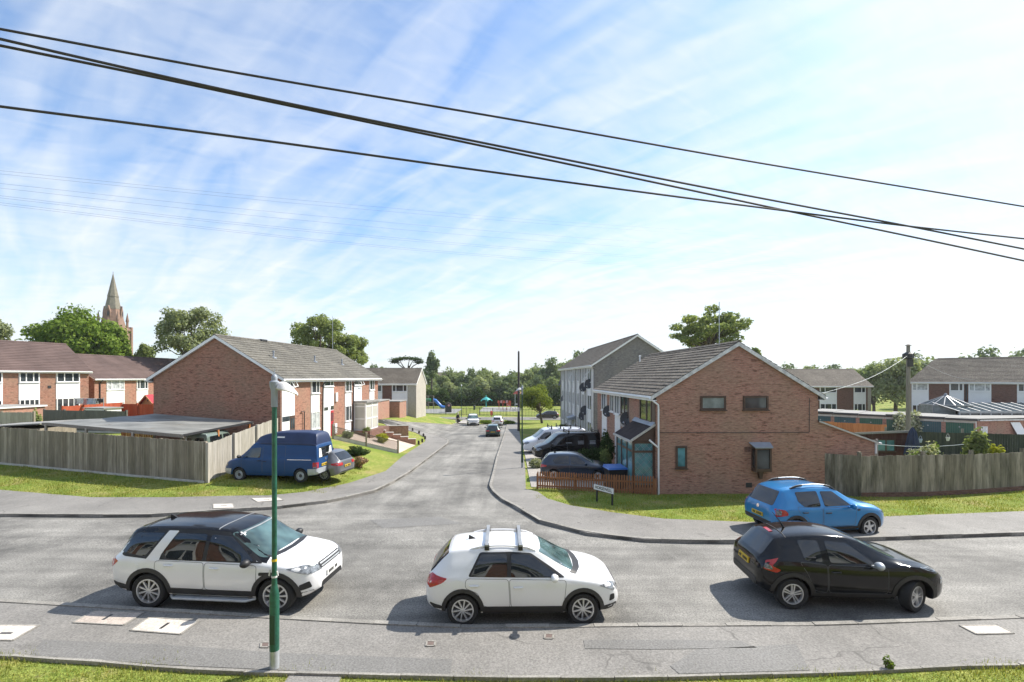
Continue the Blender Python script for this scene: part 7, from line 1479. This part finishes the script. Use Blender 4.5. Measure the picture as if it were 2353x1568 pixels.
p = pg(1090, 942.6); E = thing('litter_bin', 'dark litter bin inside the playground', 'bin', p); mb = MB(); mb.lathe([(0.25, 0), (0.28, 1.0), (0.3, 1.02), (0.2, 1.2)], 10); mb.build('bin_body', M['rail'], E); mb = MB(); mb.box(-0.15, 0.15, -0.3, -0.2, 0.85, 0.98); mb.build('opening', M['dark'], E)
p = pg(1129, 960); E = thing('litter_bin', 'small red bin on a post by the dead end', 'bin', p); mb = MB(); mb.tube([(0, 0, 0), (0, 0, 1.0)], 0.06, 8); mb.build('post', M['red'], E); mb = MB(); mb.hexa([(-.22, -.2, .55), (.22, -.2, .55), (.22, .2, .55), (-.22, .2, .55), (-.26, -.22, 1.15), (.26, -.22, 1.15), (.26, .22, 1.15), (-.26, .22, 1.15)]); mb.lathe([(0.26, 1.15), (0.2, 1.3), (0.02, 1.35)], 8); mb.build('bin_body', M['playred'], E)
struct(sheet('safety_surface', [(-8, 118), (2, 118), (2, 136), (-8, 136)], 0.075, M['safety'], 3, 0.02)); struct(sheet('safety_surface', [(-24, 112), (-13, 112), (-13, 128), (-24, 128)], 0.075, M['safety'], 3, 0.02))

# elderly pedestrian walking up the path with bags
def skin_figure(name, joints, edges, mat, parent, sub=2):
    me = bpy.data.meshes.new(name); me.from_pydata([j[0] for j in joints], edges, []); o = bpy.data.objects.new(name, me); COL.objects.link(o)
    md = o.modifiers.new('s', 'SKIN'); o.modifiers.new('u', 'SUBSURF').levels = sub; o.modifiers['u'].render_levels = sub
    for i, j in enumerate(joints): me.skin_vertices[0].data[i].radius = (j[1], j[1] if len(j) < 3 else j[2]); me.skin_vertices[0].data[i].use_root = (i == 0)
    dg = bpy.context.evaluated_depsgraph_get(); m2 = bpy.data.meshes.new_from_object(o.evaluated_get(dg)); bpy.data.objects.remove(o)
    m2.name = name; m2.materials.clear(); m2.materials.append(mat); m2.polygons.foreach_set('use_smooth', [True] * len(m2.polygons)); ob = bpy.data.objects.new(name, m2); COL.objects.link(ob); ob.parent = parent; return ob
M['skin'] = plain('skin', (0.50, 0.31, 0.24), 0.6, 0.05); M['jacket'] = plain('dark_jacket', (0.02, 0.022, 0.026), 0.85, 0.15, 6); M['trousers'] = plain('dark_trousers', (0.035, 0.036, 0.042), 0.85, 0.1); M['hair'] = plain('white_hair', (0.62, 0.62, 0.60), 0.8, 0.1, 20)
p = gp(1052, 976); E = thing('person', 'white haired person in dark jacket walking with a bag in each hand', 'person', (p.x, p.y, H(p.x, p.y) + 0.11), math.radians(75))
J = [((0, 0, 0.88), 0.125, 0.15), ((0, 0, 1.10), 0.12, 0.15), ((0.02, 0, 1.32), 0.115, 0.17), ((0.04, 0, 1.43), 0.055), ((0.06, 0, 1.50), 0.055), ((0.075, 0, 1.60), 0.088), ((0.08, 0, 1.68), 0.075),
     ((0.0, 0.09, 0.80), 0.085), ((0.10, 0.10, 0.46), 0.06), ((0.06, 0.10, 0.08), 0.042), ((0.19, 0.10, 0.04), 0.038), ((0.0, -0.09, 0.80), 0.085), ((0.0, -0.10, 0.46), 0.06), ((-0.16, -0.10, 0.10), 0.042), ((-0.05, -0.10, 0.045), 0.038),
     ((0.02, 0.19, 1.36), 0.06), ((0.0, 0.26, 1.08), 0.046), ((0.08, 0.27, 0.84), 0.034), ((0.10, 0.27, 0.76), 0.028), ((0.02, -0.19, 1.36), 0.06), ((-0.04, -0.26, 1.08), 0.046), ((0.0, -0.27, 0.84), 0.034), ((0.02, -0.27, 0.76), 0.028)]
Ed = [(0, 1), (1, 2), (2, 3), (3, 4), (4, 5), (5, 6), (0, 7), (7, 8), (8, 9), (9, 10), (0, 11), (11, 12), (12, 13), (13, 14), (2, 15), (15, 16), (16, 17), (17, 18), (2, 19), (19, 20), (20, 21), (21, 22)]
skin_figure('body', J, Ed, M['skin'], E)
skin_figure('jacket', [((0, 0, 0.84), 0.165, 0.195), ((0, 0, 1.10), 0.145, 0.175), ((0.02, 0, 1.33), 0.13, 0.19), ((0.035, 0, 1.42), 0.075), ((0.02, 0.19, 1.37), 0.078), ((0.0, 0.26, 1.08), 0.063), ((0.07, 0.27, 0.86), 0.050), ((0.02, -0.19, 1.37), 0.078), ((-0.04, -0.26, 1.08), 0.063), ((-0.0, -0.27, 0.86), 0.05)], [(0, 1), (1, 2), (2, 3), (2, 4), (4, 5), (5, 6), (2, 7), (7, 8), (8, 9)], M['jacket'], E)
skin_figure('trousers', [((0, 0, 0.90), 0.15, 0.175), ((0.0, 0.095, 0.78), 0.105), ((0.10, 0.10, 0.46), 0.08), ((0.06, 0.10, 0.12), 0.068), ((0.0, -0.095, 0.78), 0.105), ((0.0, -0.10, 0.46), 0.08), ((-0.15, -0.10, 0.14), 0.068)], [(0, 1), (1, 2), (2, 3), (0, 4), (4, 5), (5, 6)], M['trousers'], E)
mb = MB(); mb.lathe([(0.0, 0.112), (0.05, 0.10), (0.085, 0.06), (0.10, 0.0), (0.09, -0.06), (0.06, -0.07)], 14, 0, (0.062, 0, 1.665), caps=False); mb.build('hair', M['hair'], E, smooth=True, fixn=True)
for sg, (hx, hy, hz_) in ((1, (0.10, 0.27, 0.74)), (-1, (0.02, -0.27, 0.74))):
    for k in range(5):
        mb = MB(); o_ = V((hx - 0.035 + 0.018 * k, hy, hz_)); ln = (0.05, 0.062, 0.066, 0.06, 0.048)[k]; mb.tube([o_, o_ + V((0.004, -sg * 0.008, -ln * 0.6)), o_ + V((0, -sg * 0.035, -ln))], [0.009, 0.0085, 0.006], 6); mb.build('finger', M['skin'], E, smooth=True)
    B2 = thing('carrier_bag', ('pale' if sg > 0 else 'dark') + ' bag carried by the walking person', 'bag', (0, 0, 0)); wp = Matrix.Rotation(math.radians(75), 4, 'Z') @ V((hx, hy, 0)); B2.location = (p.x + wp.x, p.y + wp.y, H(p.x, p.y) + 0.11)
    mb = MB(); mb.hexa([(-.13, -.07, .28), (.13, -.07, .28), (.13, .07, .28), (-.13, .07, .28), (-.16, -.05, .60), (.16, -.05, .60), (.16, .05, .60), (-.16, .05, .60)]); mb.build('bag', M['cloth'][0 if sg > 0 else 3], B2); mb = MB(); mb.tube([(-.10, 0, .60), (-.05, 0, .68), (0, 0, .705), (.05, 0, .68), (.10, 0, .60)], 0.012, 6); mb.build('handle', M['cloth'][3], B2)
# ------------------------------------------------------------------ vegetation
LM = {'bright': leafmat('bright_leaves', (0.10, 0.17, 0.03), (0.24, 0.325, 0.07), 0.45), 'mid': leafmat('mid_leaves', (0.185, 0.24, 0.09), (0.34, 0.39, 0.17), 0.52), 'grey': leafmat('grey_green_leaves', (0.20, 0.24, 0.135), (0.36, 0.40, 0.24), 0.52), 'dark': leafmat('dark_leaves', (0.04, 0.07, 0.026), (0.09, 0.13, 0.05), 0.3),
      'sun': leafmat('yellow_green_drooping_leaves', (0.14, 0.19, 0.04), (0.27, 0.31, 0.08), 0.45), 'wood1': leafmat('far_wood_leaves', (0.19, 0.245, 0.115), (0.33, 0.385, 0.20), 0.45), 'wood2': leafmat('far_dark_wood_leaves', (0.13, 0.18, 0.095), (0.25, 0.305, 0.165), 0.45), 'wood3': leafmat('far_pale_wood_leaves', (0.25, 0.30, 0.17), (0.40, 0.44, 0.26), 0.45),  # drooping park tree has its own yellow-green leaf tint; then the far wood greens
      'yellow': leafmat('golden_leaves', (0.30, 0.32, 0.03), (0.45, 0.45, 0.07), 0.35), 'bloom': leafmat('cream_blossom', (0.20, 0.24, 0.09), (0.66, 0.66, 0.52), 0.35), 'pink': leafmat('faded_pink_plants', (0.20, 0.20, 0.08), (0.58, 0.34, 0.25), 0.3)}
M['bark'] = plain('bark', (0.10, 0.08, 0.062), 0.95, 0.3, 3.0, stretch=(4, 4, 1))
def cards(P, N, size, r, aspect=0.62):
    """leaf-sized faces at P, roughly facing N"""
    n = len(P); N = N / np.maximum(np.linalg.norm(N, axis=1, keepdims=True), 1e-6)
    t_ = r.normal(size=(n, 3)); a = np.cross(N, t_); a /= np.maximum(np.linalg.norm(a, axis=1, keepdims=True), 1e-6); b = np.cross(N, a)
    s = (size * r.uniform(0.55, 1.3, n))[:, None]
    v = np.stack([P - a * s, P - b * s * aspect + N * s * 0.18, P + a * s, P + b * s * aspect + N * s * 0.18], 1)
    return v.reshape(-1, 3)
def card_mesh(name, v, mat, per=4):
    n = len(v) // per; me = bpy.data.meshes.new(name); me.vertices.add(len(v)); me.vertices.foreach_set('co', v.astype(np.float32).ravel())
    me.loops.add(len(v)); me.loops.foreach_set('vertex_index', np.arange(len(v), dtype=np.int32)); me.polygons.add(n)
    me.polygons.foreach_set('loop_start', np.arange(0, len(v), per, dtype=np.int32)); me.polygons.foreach_set('loop_total', np.full(n, per, dtype=np.int32)); me.materials.append(mat); me.update(calc_edges=True); me.validate(); return me
def lobed(r, c, R, nl, lr, n, size, flat=1.0, droop=0.0, low=-0.75):
    """leaf faces on clumps spread through an ellipsoid; returns faces and clump centres"""
    c = np.array(c, float); R = np.array(R, float); L = []
    while len(L) < nl:
        d = r.normal(size=3); d /= np.linalg.norm(d)
        if d[2] < low: continue
        L.append(d * r.uniform(0.35, 0.80) * (1 - lr * 0.4))
    L = np.array(L); ctr = c + L * R; rad = lr * r.uniform(0.65, 1.25, nl)
    k = r.choice(nl, n, p=rad ** 2 / (rad ** 2).sum()); d = r.normal(size=(n, 3)); d /= np.linalg.norm(d, axis=1, keepdims=True)
    rr = r.uniform(0.45, 1.0, n) ** 0.5 * rad[k] * (1 + 0.16 * r.normal(size=n)); P = ctr[k] + d * rr[:, None] * R * np.array([1, 1, flat])
    if droop: P[:, 2] -= droop * np.maximum(0, np.hypot((P[:, 0] - c[0]) / R[0], (P[:, 1] - c[1]) / R[1]) - 0.45) ** 1.5 * R[2] * r.uniform(0.6, 1.6, n)
    N = d + r.normal(size=(n, 3)) * 0.55 + np.array([0, 0, 0.25]); return cards(P, N, size, r), ctr
def tree(name, label, x, y, zb, ztop, zcrown, rad, mat, n, size, nl=26, lr=0.34, seed=1, trunk=0.28, flat=1.0, droop=0.0, low=-0.75, group=None, lean=(0, 0), ry=None, cat='tree'):
    r = np.random.default_rng(seed); E = thing(name, label, cat, (x, y, zb), 0, group); c = (lean[0], lean[1], (ztop + zcrown) / 2 - zb); R = (rad, ry or rad, (ztop - zcrown) / 2)
    v, ctr = lobed(r, c, R, nl, lr, n, size, flat, droop, low)
    o = bpy.data.objects.new('crown', card_mesh('crown', v, LM[mat])); COL.objects.link(o); o.parent = E
    mb = MB(); h0 = zcrown - zb; fork = V((lean[0] * 0.4, lean[1] * 0.4, h0 + R[2] * 0.25))
    mb.tube([(0, 0, -0.3), (lean[0] * 0.15, lean[1] * 0.15, h0 * 0.5), fork, V(c) + V((0, 0, R[2] * 0.4))], [trunk * 1.25, trunk, trunk * 0.75, trunk * 0.25], 8)
    for q in ctr[:: max(1, nl // 16)]:
        q = V(q); m = fork.lerp(q, 0.5) + V((0, 0, -0.06 * (q - fork).length)); mb.tube([fork + V((0, 0, random.uniform(-0.3, 0.5) * R[2] * 0.4)), m, q], [trunk * 0.42, trunk * 0.25, trunk * 0.08], 5, 0, False)
    mb.build('trunk', M['bark'], E, smooth=True); return E
def ptree(name, label, cx, top, crown, w, Y, mat, n, size, **k):
    a = at(cx, top, Y); zc = at(cx, crown, Y).z; return tree(name, label, a.x, Y, H(a.x, Y) if 'zb' not in k else k.pop('zb'), a.z, zc, w / 2 / F * Y, mat, n, size, **k)
ptree('broadleaf_tree', 'big rounded bright green tree beside the church spire', 178, 700, 872, 222, 78, 'bright', 15000, 0.30, nl=46, lr=0.25, seed=3, trunk=0.4)
ptree('broadleaf_tree', 'lower bright green tree hiding the foot of the church tower', 262, 758, 862, 108, 82, 'bright', 6800, 0.28, nl=24, lr=0.3, seed=31, trunk=0.3)
ptree('conifer', 'small bushy conifer between the church spire and birch', 334, 782, 850, 46, 84, 'mid', 2600, 0.22, nl=14, lr=0.36, seed=5, trunk=0.15)
ptree('birch_tree', 'tall ragged birch rising behind the blank brick gable', 440, 680, 850, 200, 68, 'grey', 9000, 0.20, nl=52, lr=0.165, seed=8, trunk=0.28, droop=0.5)
ptree('broadleaf_tree', 'leafy tree rising behind the ridge of the left brick terrace', 736, 706, 850, 176, 80, 'mid', 9000, 0.21, nl=58, lr=0.15, seed=9, trunk=0.3)
ptree('broadleaf_tree', 'lower lighter tree at the far end of the left terrace roof', 804, 756, 860, 116, 84, 'mid', 5600, 0.22, nl=34, lr=0.2, seed=12, trunk=0.25)
ptree('broadleaf_tree', 'airy sycamore standing behind the orange brick end house', 1628, 693, 816, 218, 64, 'mid', 9000, 0.20, nl=62, lr=0.135, seed=14, trunk=0.42, low=-0.9)
ptree('broadleaf_tree', 'small tree top just right of the end house roof apex', 1730, 796, 850, 44, 70, 'mid', 1800, 0.24, nl=12, lr=0.36, seed=15, trunk=0.15)
ptree('broadleaf_tree', 'tree cut off by the left edge of the photo', -18, 716, 830, 80, 70, 'grey', 3600, 0.24, nl=20, lr=0.28, seed=16)
ptree('broadleaf_tree', 'low bushy trees behind the leftmost plum roof', 40, 782, 840, 110, 95, 'grey', 3000, 0.32, nl=20, lr=0.3, seed=17)
ptree('park_tree', 'small drooping park tree in front of the dark wood', 1246, 876, 956, 112, 80, 'sun', 8000, 0.15, nl=30, lr=0.26, seed=20, trunk=0.2, droop=0.9, lean=(-0.9, 0.0))
ptree('conifer', 'slim dark tree standing above the left end of the wood', 992, 806, 880, 40, 145, 'wood2', 1800, 0.42, nl=16, lr=0.34, seed=21)
ptree('broadleaf_tree', 'low tree behind the small stone gabled terrace roof', 880, 830, 880, 60, 118, 'wood2', 1500, 0.4, nl=14, lr=0.34, seed=23)
ptree('willow_tree', 'pale willow like tree behind the grey telegraph pole', 2058, 804, 945, 130, 88, 'wood3', 8500, 0.26, nl=34, lr=0.27, seed=24, trunk=0.35, droop=0.6)
ptree('willow_tree', 'darker bushy tree left of the pale willow', 2008, 824, 945, 96, 92, 'wood1', 4500, 0.28, nl=24, lr=0.3, seed=26, trunk=0.3)
ptree('willow_tree', 'bushy pale tree between the grey pole and the hipped roof', 2104, 818, 935, 90, 96, 'wood3', 6000, 0.28, nl=26, lr=0.28, seed=27, trunk=0.3, droop=0.4)
# flat-topped cedar with bare limbs
a = at(934, 822, 150); E = thing('cedar_tree', 'flat topped cedar with bare limbs on the skyline', 'tree', (a.x, 150, -3)); r = np.random.default_rng(4); mb = MB(); hz = a.z + 3
mb.tube([(0.3, 0, 0), (0.4, 0, hz - 4.5), (0.9, 0, hz - 2.5)], [0.4, 0.35, 0.2], 6)
for (dx, dz) in ((-3.6, -1.1), (-2.2, -0.6), (2.2, -0.5), (4.2, -1.4), (1.0, -0.3)): mb.tube([(0.4, 0, hz - 4.4), (dx * 0.5, 0, hz - 2.6), (dx, 0, hz + dz)], [0.24, 0.16, 0.08], 5)
mb.build('trunk', M['bark'], E); vs = []
for dx, dz, rx in ((-2.8, -0.6, 1.9), (0.2, -0.2, 2.6), (2.8, -0.6, 1.9), (-3.6, -1.3, 1.2), (3.9, -1.5, 1.2)):
    n = 420; P = r.normal(size=(n, 3)) * np.array([rx * 0.5, rx * 0.5, 0.22]) + np.array([dx, 0, hz + dz]); vs.append(cards(P, r.normal(size=(n, 3)) * 0.4 + np.array([0, 0, 1]), 0.3, r))
o = bpy.data.objects.new('crown', card_mesh('crown', np.concatenate(vs), LM['dark'])); COL.objects.link(o); o.parent = E
# wood beyond the playground: single trees from a few crowns
protos = []
for i, (m, nl, dr) in enumerate((('wood1', 30, 0.0), ('wood2', 34, 0.0), ('wood3', 26, 0.4), ('wood1', 40, 0.2))):
    r = np.random.default_rng(50 + i); v, ctr = lobed(r, (0, 0, 0.52), (0.42, 0.42, 0.5), nl, 0.30, 5200, 0.034, 1.0, dr, -0.9); tm = MB(); tm.tube([(0, 0, -0.1), (0, 0, 0.3), (0.02, 0, 0.6)], [0.028, 0.022, 0.012], 6)
    for q in ctr[::5]: tm.tube([(0, 0, 0.25), tuple((np.array([0, 0, 0.35]) + q) / 2), tuple(q)], [0.014, 0.009, 0.004], 4, 0, False)
    t_ = tm.build('trunk', M['bark'], smooth=True); protos.append((card_mesh('crown', v, LM[m]), t_.data)); bpy.data.objects.remove(t_)
def wood(label, cx, top, Y, w, kind, group, seed, base=None):
    a = at(cx, top, Y); zb = -4.2 if base is None else base; h = a.z - zb; E = thing('wood_tree', label, 'tree', (a.x, Y, zb), seed * 1.7, group)
    for nm, me in (('crown', protos[kind][0]), ('trunk', protos[kind][1])):
        o = bpy.data.objects.new(nm, me); COL.objects.link(o); o.parent = E; s = w / F * Y / 0.84; o.scale = (s, s, h)
back = [(975, 846, 74), (1012, 848, 66), (1046, 840, 76), (1080, 846, 60), (1108, 834, 66), (1140, 846, 60), (1168, 852, 60), (1196, 838, 74), (1228, 832, 80), (1262, 822, 84), (1300, 812, 90), (1340, 806, 90), (1385, 818, 80)]
for i, (x, tp, w) in enumerate(back): wood('tall tree in the back row of the wood beyond the playground', x, tp, 166 + 7 * (i % 3), w, (1, 0, 3, 1, 0, 2, 1, 0, 3, 1, 0, 1, 3)[i], 'back row of the wood beyond the playground', i + 1)
front = [(965, 872, 66), (1002, 884, 62), (1034, 872, 70), (1068, 880, 60), (1100, 858, 84), (1138, 868, 66), (1170, 862, 80), (1206, 870, 70), (1238, 862, 72), (1272, 856, 74), (1306, 862, 70)]
for i, (x, tp, w) in enumerate(front): wood('bushy tree in the front row of the wood, its foot hidden by railings', x, tp, 146 + 3 * (i % 3), w, (0, 3, 2, 1, 2, 1, 1, 3, 1, 0, 1)[i], 'front row of the wood beyond the playground', i + 20)
for i, (x, tp, w) in enumerate([(1795, 836, 90), (1832, 830, 100), (1868, 836, 96), (1905, 838, 100), (1945, 838, 110), (1985, 832, 110)]): wood('distant tree on the skyline above the white panelled terrace', x, tp, 175, w, (1, 0, 3)[i % 3], 'skyline trees right of the end house', i + 40)
for i, (x, tp, w) in enumerate([(2118, 810, 110), (2160, 815, 100), (2200, 818, 90), (2250, 812, 110), (2292, 798, 120), (2340, 804, 120), (2390, 810, 120)]): wood('dark tree on the skyline behind the hipped roof', x, tp, 128, w, (1, 3, 1, 0, 1, 1, 0)[i], 'skyline trees behind the hipped roof', i + 60)
for i, (x, tp, w) in enumerate([(860, 838, 60), (900, 842, 50), (930, 848, 56), (520, 800, 90), (600, 812, 80)]): wood('distant tree on the skyline behind the left brick terrace', x, tp, 150, w, (1, 0, 3, 1, 0)[i], 'skyline trees behind the left terrace', i + 80)
r = np.random.default_rng(77); n = 26000; u = r.uniform(-1, 1, n); P = np.stack([u * 620, 300 + 60 * r.uniform(0, 1, n) - 40 * np.abs(u), np.zeros(n)], 1); P[:, 2] = -5 + r.uniform(0, 1, n) * (9.0 + 3 * np.sin(P[:, 0] * 0.05) + 2 * np.sin(P[:, 0] * 0.17 + 1) + 1.5 * np.sin(P[:, 0] * 0.41))
o = bpy.data.objects.new('distant_wood', card_mesh('distant_wood', cards(P, r.normal(size=(n, 3)) + np.array([0, -0.6, 0.6]), 1.3, r), LM['wood2'])); COL.objects.link(o); tag(o, 'far-off dark wood along the horizon', 'wood', None, 'stuff')

r = np.random.default_rng(78); n = 15000; P = np.stack([r.uniform(-34, 26, n), 141 + r.uniform(0, 4, n), np.zeros(n)], 1); P[:, 2] = -3.2 + r.uniform(0, 1, n) ** 0.8 * (3.6 + 1.2 * np.sin(P[:, 0] * 0.5) + 0.9 * np.sin(P[:, 0] * 1.3 + 2))
o = bpy.data.objects.new('undergrowth', card_mesh('undergrowth', cards(P, r.normal(size=(n, 3)) + np.array([0, -0.5, 0.5]), 0.34, r), LM['dark'])); COL.objects.link(o); tag(o, 'dark undergrowth along the foot of the wood behind the playground', 'undergrowth', None, 'stuff')

def bush(label, x, y, rx, ry, h, mat, n=1500, size=0.07, nl=14, name='shrub', zb=None, cat='shrub', seed=1, spiky=False):
    r = np.random.default_rng(seed); zb = H(x, y) + 0.05 if zb is None else zb; E = thing(name, label, cat, (x, y, zb))
    if spiky:
        d = r.normal(size=(n, 3)); d[:, 2] = np.abs(d[:, 2]) + 0.6; d /= np.linalg.norm(d, axis=1, keepdims=True); P = d * r.uniform(0.15, 1.0, n)[:, None] * np.array([rx, ry, h]); v = cards(P, r.normal(size=(n, 3)), size, r, 0.25)
    else: v, c = lobed(r, (0, 0, h * 0.52), (rx, ry, h * 0.5), nl, 0.42, n, size, 1.0, 0.0, -1.0)
    o = bpy.data.objects.new('foliage', card_mesh('foliage', v, LM[mat])); COL.objects.link(o); o.parent = E
    mb = MB()
    for k in range(5): a = k * 1.3; mb.tube([(0.04 * math.cos(a), 0.04 * math.sin(a), -0.1), (rx * 0.4 * math.cos(a), ry * 0.4 * math.sin(a), h * 0.6)], [0.02, 0.008], 5)
    mb.build('stem', M['bark'], E); return E
bush('clipped dark conifer hedge between the black van and navy car', 4.55, 28.9, 1.15, 0.6, 1.55, 'dark', 5200, 0.07, 26, 'hedge', cat='hedge', seed=2)
bush('light green rounded shrub beside the brown porch glazing', 5.15, 26.9, 0.48, 0.5, 1.6, 'mid', 2400, 0.06, 16, seed=3)
bush('dark climber against the white boarded front of the end house', 5.75, 29.4, 0.45, 0.6, 2.5, 'dark', 2200, 0.08, 16, 'climber', cat='plant', seed=4)
bush('spiky pale plant in the gravel by the mid-distance lamp', 1.5, 30.4, 0.55, 0.4, 0.6, 'bloom', 700, 0.13, spiky=True, seed=5)
bush('golden shrub below the stepped garden wall', *gp(876, 1020)[:2], 0.75, 0.6, 0.85, 'yellow', 1800, 0.07, seed=6)
bush('green shrub in front of the glazed porch', *gp(844, 1006)[:2], 0.55, 0.5, 0.85, 'mid', 1500, 0.07, seed=7)
bush('pale feathery shrub behind the trellis near the house', *gp(800, 1012)[:2], 0.6, 0.5, 0.7, 'grey', 1200, 0.07, seed=8)
bush('faded pink garden plants beside the grey hatchback', *gp(827, 1078)[:2], 0.65, 0.5, 0.75, 'pink', 1300, 0.07, seed=9)
bush('low dark hedge behind the faded pink plants', *gp(822, 1052)[:2], 1.0, 0.45, 0.7, 'dark', 2200, 0.07, seed=10, name='hedge', cat='hedge')
bush('yellow-green shrub showing above the right fence near the star screen', 19.9, 23.6, 1.05, 0.5, 2.3, 'bloom', 2200, 0.075, seed=11)
bush('fresh green shrub above the second bay of the right fence', 18.9, 23.2, 0.6, 0.4, 2.05, 'bright', 1300, 0.07, seed=12)
bush('narrow green shoots above the middle of the right fence', 20.8, 24.0, 0.35, 0.3, 2.35, 'bright', 700, 0.065, seed=13)
bush('large leaved shrub in front of the dark garden fence', 24.3, 25.6, 0.75, 0.5, 2.75, 'mid', 1600, 0.11, seed=14)
bush('yellow flowering shrub at the right end of the garden', 25.2, 25.3, 0.5, 0.4, 2.35, 'yellow', 1100, 0.08, seed=15)
bush('straggly shrub between lean-to gutter and star screen', 17.0, 25.2, 0.4, 0.4, 2.5, 'grey', 700, 0.07, seed=16)
bush('cream blossoming bush in front of the conservatory', *at(2090, 930, 54)[:2], 2.1, 1.5, 4.4, 'bloom', 3800, 0.16, zb=-1.9, seed=17)
bush('dark rounded bush beside the far terrace on the right', *at(1965, 932, 66)[:2], 1.4, 1.0, 3.0, 'mid', 1200, 0.16, zb=-2.0, seed=18)
bush('ivy clump at the end of the dark panel fence', *at(82, 960, 37.5)[:2], 0.45, 0.4, 2.2, 'mid', 1500, 0.08, seed=19, name='ivy', cat='plant')
bush('leafy weed growing at the pavement edge bottom right', *gpz(2042, 1542, 0.06)[:2], 0.11, 0.08, 0.30, 'bright', 220, 0.022, 7, 'weed', seed=20, cat='plant')
bush('long grass tuft island left of the red bin', *gp(1117, 975)[:2], 1.6, 0.8, 0.6, 'bright', 1800, 0.14, spiky=True, seed=21)
bush('long grass tuft island right of the white hatchback', *gp(1170, 976)[:2], 1.2, 0.8, 0.6, 'bright', 1500, 0.14, spiky=True, seed=22)
bush('dark bush at the foot of the grey flats', *at(1300, 990, 60)[:2], 1.2, 0.9, 1.1, 'dark', 1500, 0.12, seed=23)

# grass blades on the verges
def blades(label, test, x0, x1, y0, y1, n, hgt, wid, seed):
    r = np.random.default_rng(seed); P = np.stack([r.uniform(x0, x1, n), r.uniform(y0, y1, n)], 1); P = P[test(P, r)]; n = len(P)
    z = np.array([H(a, b) for a, b in P]) + 0.055; a = r.uniform(0, 2 * math.pi, n); w = wid * r.uniform(0.6, 1.4, n); cl = np.clip(0.75 + 0.5 * np.sin(P[:, 0] * 2.1 + 1.3 * np.sin(P[:, 1] * 1.9)) * np.sin(P[:, 1] * 2.7), 0.45, 1.5); h = hgt * r.uniform(0.5, 1.35, n) * cl; l = h * r.uniform(-0.7, 0.7, n)
    c, s = np.cos(a), np.sin(a); v = np.stack([np.stack([P[:, 0] - c * w, P[:, 1] - s * w, z], 1), np.stack([P[:, 0] + c * w, P[:, 1] + s * w, z], 1), np.stack([P[:, 0] - s * l, P[:, 1] + c * l, z + h], 1)], 1).reshape(-1, 3)
    o = bpy.data.objects.new('grass', card_mesh('grass', v, M['blade'], 3)); COL.objects.link(o); tag(o, label, 'grass', None, 'stuff')
def yline(L): xs = np.array([p[0] for p in L]); ys = np.array([p[1] for p in L]); k = np.argsort(xs); return lambda x: np.interp(x, xs[k], ys[k])
npl, lpl, rpl = yline(NP), yline(LP[:9]), yline(RP[:9])
rag = lambda P, r: 0.15 * np.abs(r.normal(size=len(P))) * (0.4 + np.abs(np.sin(P[:, 0] * 2.3) * np.sin(P[:, 0] * 0.9 + 1)))
inpath = lambda P: inpoly(P, PATH)
PATH = G2([(672, 1546), (790, 1549)], 0.06) + [(-2.7, -1.0), (-3.75, -1.0)]; struct(sheet('path', PATH, 0.085, M['pave'], 0.4, 0.04))
blades('bright grass of the near verge along the bottom edge', lambda P, r: (P[:, 1] < npl(P[:, 0]) + rag(P, r) - 0.03) & ~inpath(P), -9.5, 10, 7.2, 9.9, 52000, 0.085, 0.0065, 1)
blades('grass of the verge in front of the tall left fence', lambda P, r: (P[:, 1] > lpl(P[:, 0]) - rag(P, r)) & (P[:, 1] < np.where(P[:, 0] < -14.7, 23.3 - (P[:, 0] + 14.7) * 0.24, 30)) & (P[:, 0] < -8.0), -28, -8.6, 20, 31, 60000, 0.10, 0.012, 2)
blades('grass of the verge below the brick end house and right fence', lambda P, r: (P[:, 1] > rpl(P[:, 0]) - rag(P, r)) & (P[:, 1] < np.where(P[:, 0] < 15, np.where(P[:, 0] < 6.6, 23.9 - (P[:, 0] - 1.2) * 0.25, 22.4), 21.7 + np.maximum(0, P[:, 0] - 18) * 0.22)), 1.0, 28, 15, 24, 60000, 0.09, 0.011, 3)

# block of flats on our own side of the road, seen mirrored in the car windows and paint
Z1 = house('near_side_flats', 'white panelled brick flats on the near side, behind the viewpoint', (34.0, -1.6, 0), math.pi / 2, 1, 8.0, 68.0, -0.3, 8.6, 11.0, 'brick', 'roof_a', over=0.3, course=0.6, col=2.0)
for i in range(16):
    a = 1.2 + i * 4.2; panel(Z1, fr_front(1), a, a + 2.4, 0.2, 8.3)
    for z in (0.9, 3.5, 6.3): window(Z1, fr_front(1), a + 0.1, a + 2.3, z, z + 1.35, (0.4,), None, 'white', 'glass', 0.08, 0.09)
hz = MB(); hz.box(-700, 700, -60, 430, -6.5, 60)
hz = hz.build('haze', M['white'], uv=False); hz.data.materials.clear(); m, t, b, o = nt('summer_haze'); t.nodes.remove(b); pv = node(t, 'ShaderNodeVolumePrincipled'); pv.inputs['Density'].default_value = 0.0002; pv.inputs['Color'].default_value = (0.93, 0.96, 1.0, 1); pv.inputs['Anisotropy'].default_value = 0.3; t.links.new(pv.outputs[0], o.inputs['Volume']); hz.data.materials.append(m); hz['kind'] = 'stuff'
SC.cycles.volume_bounces = 0
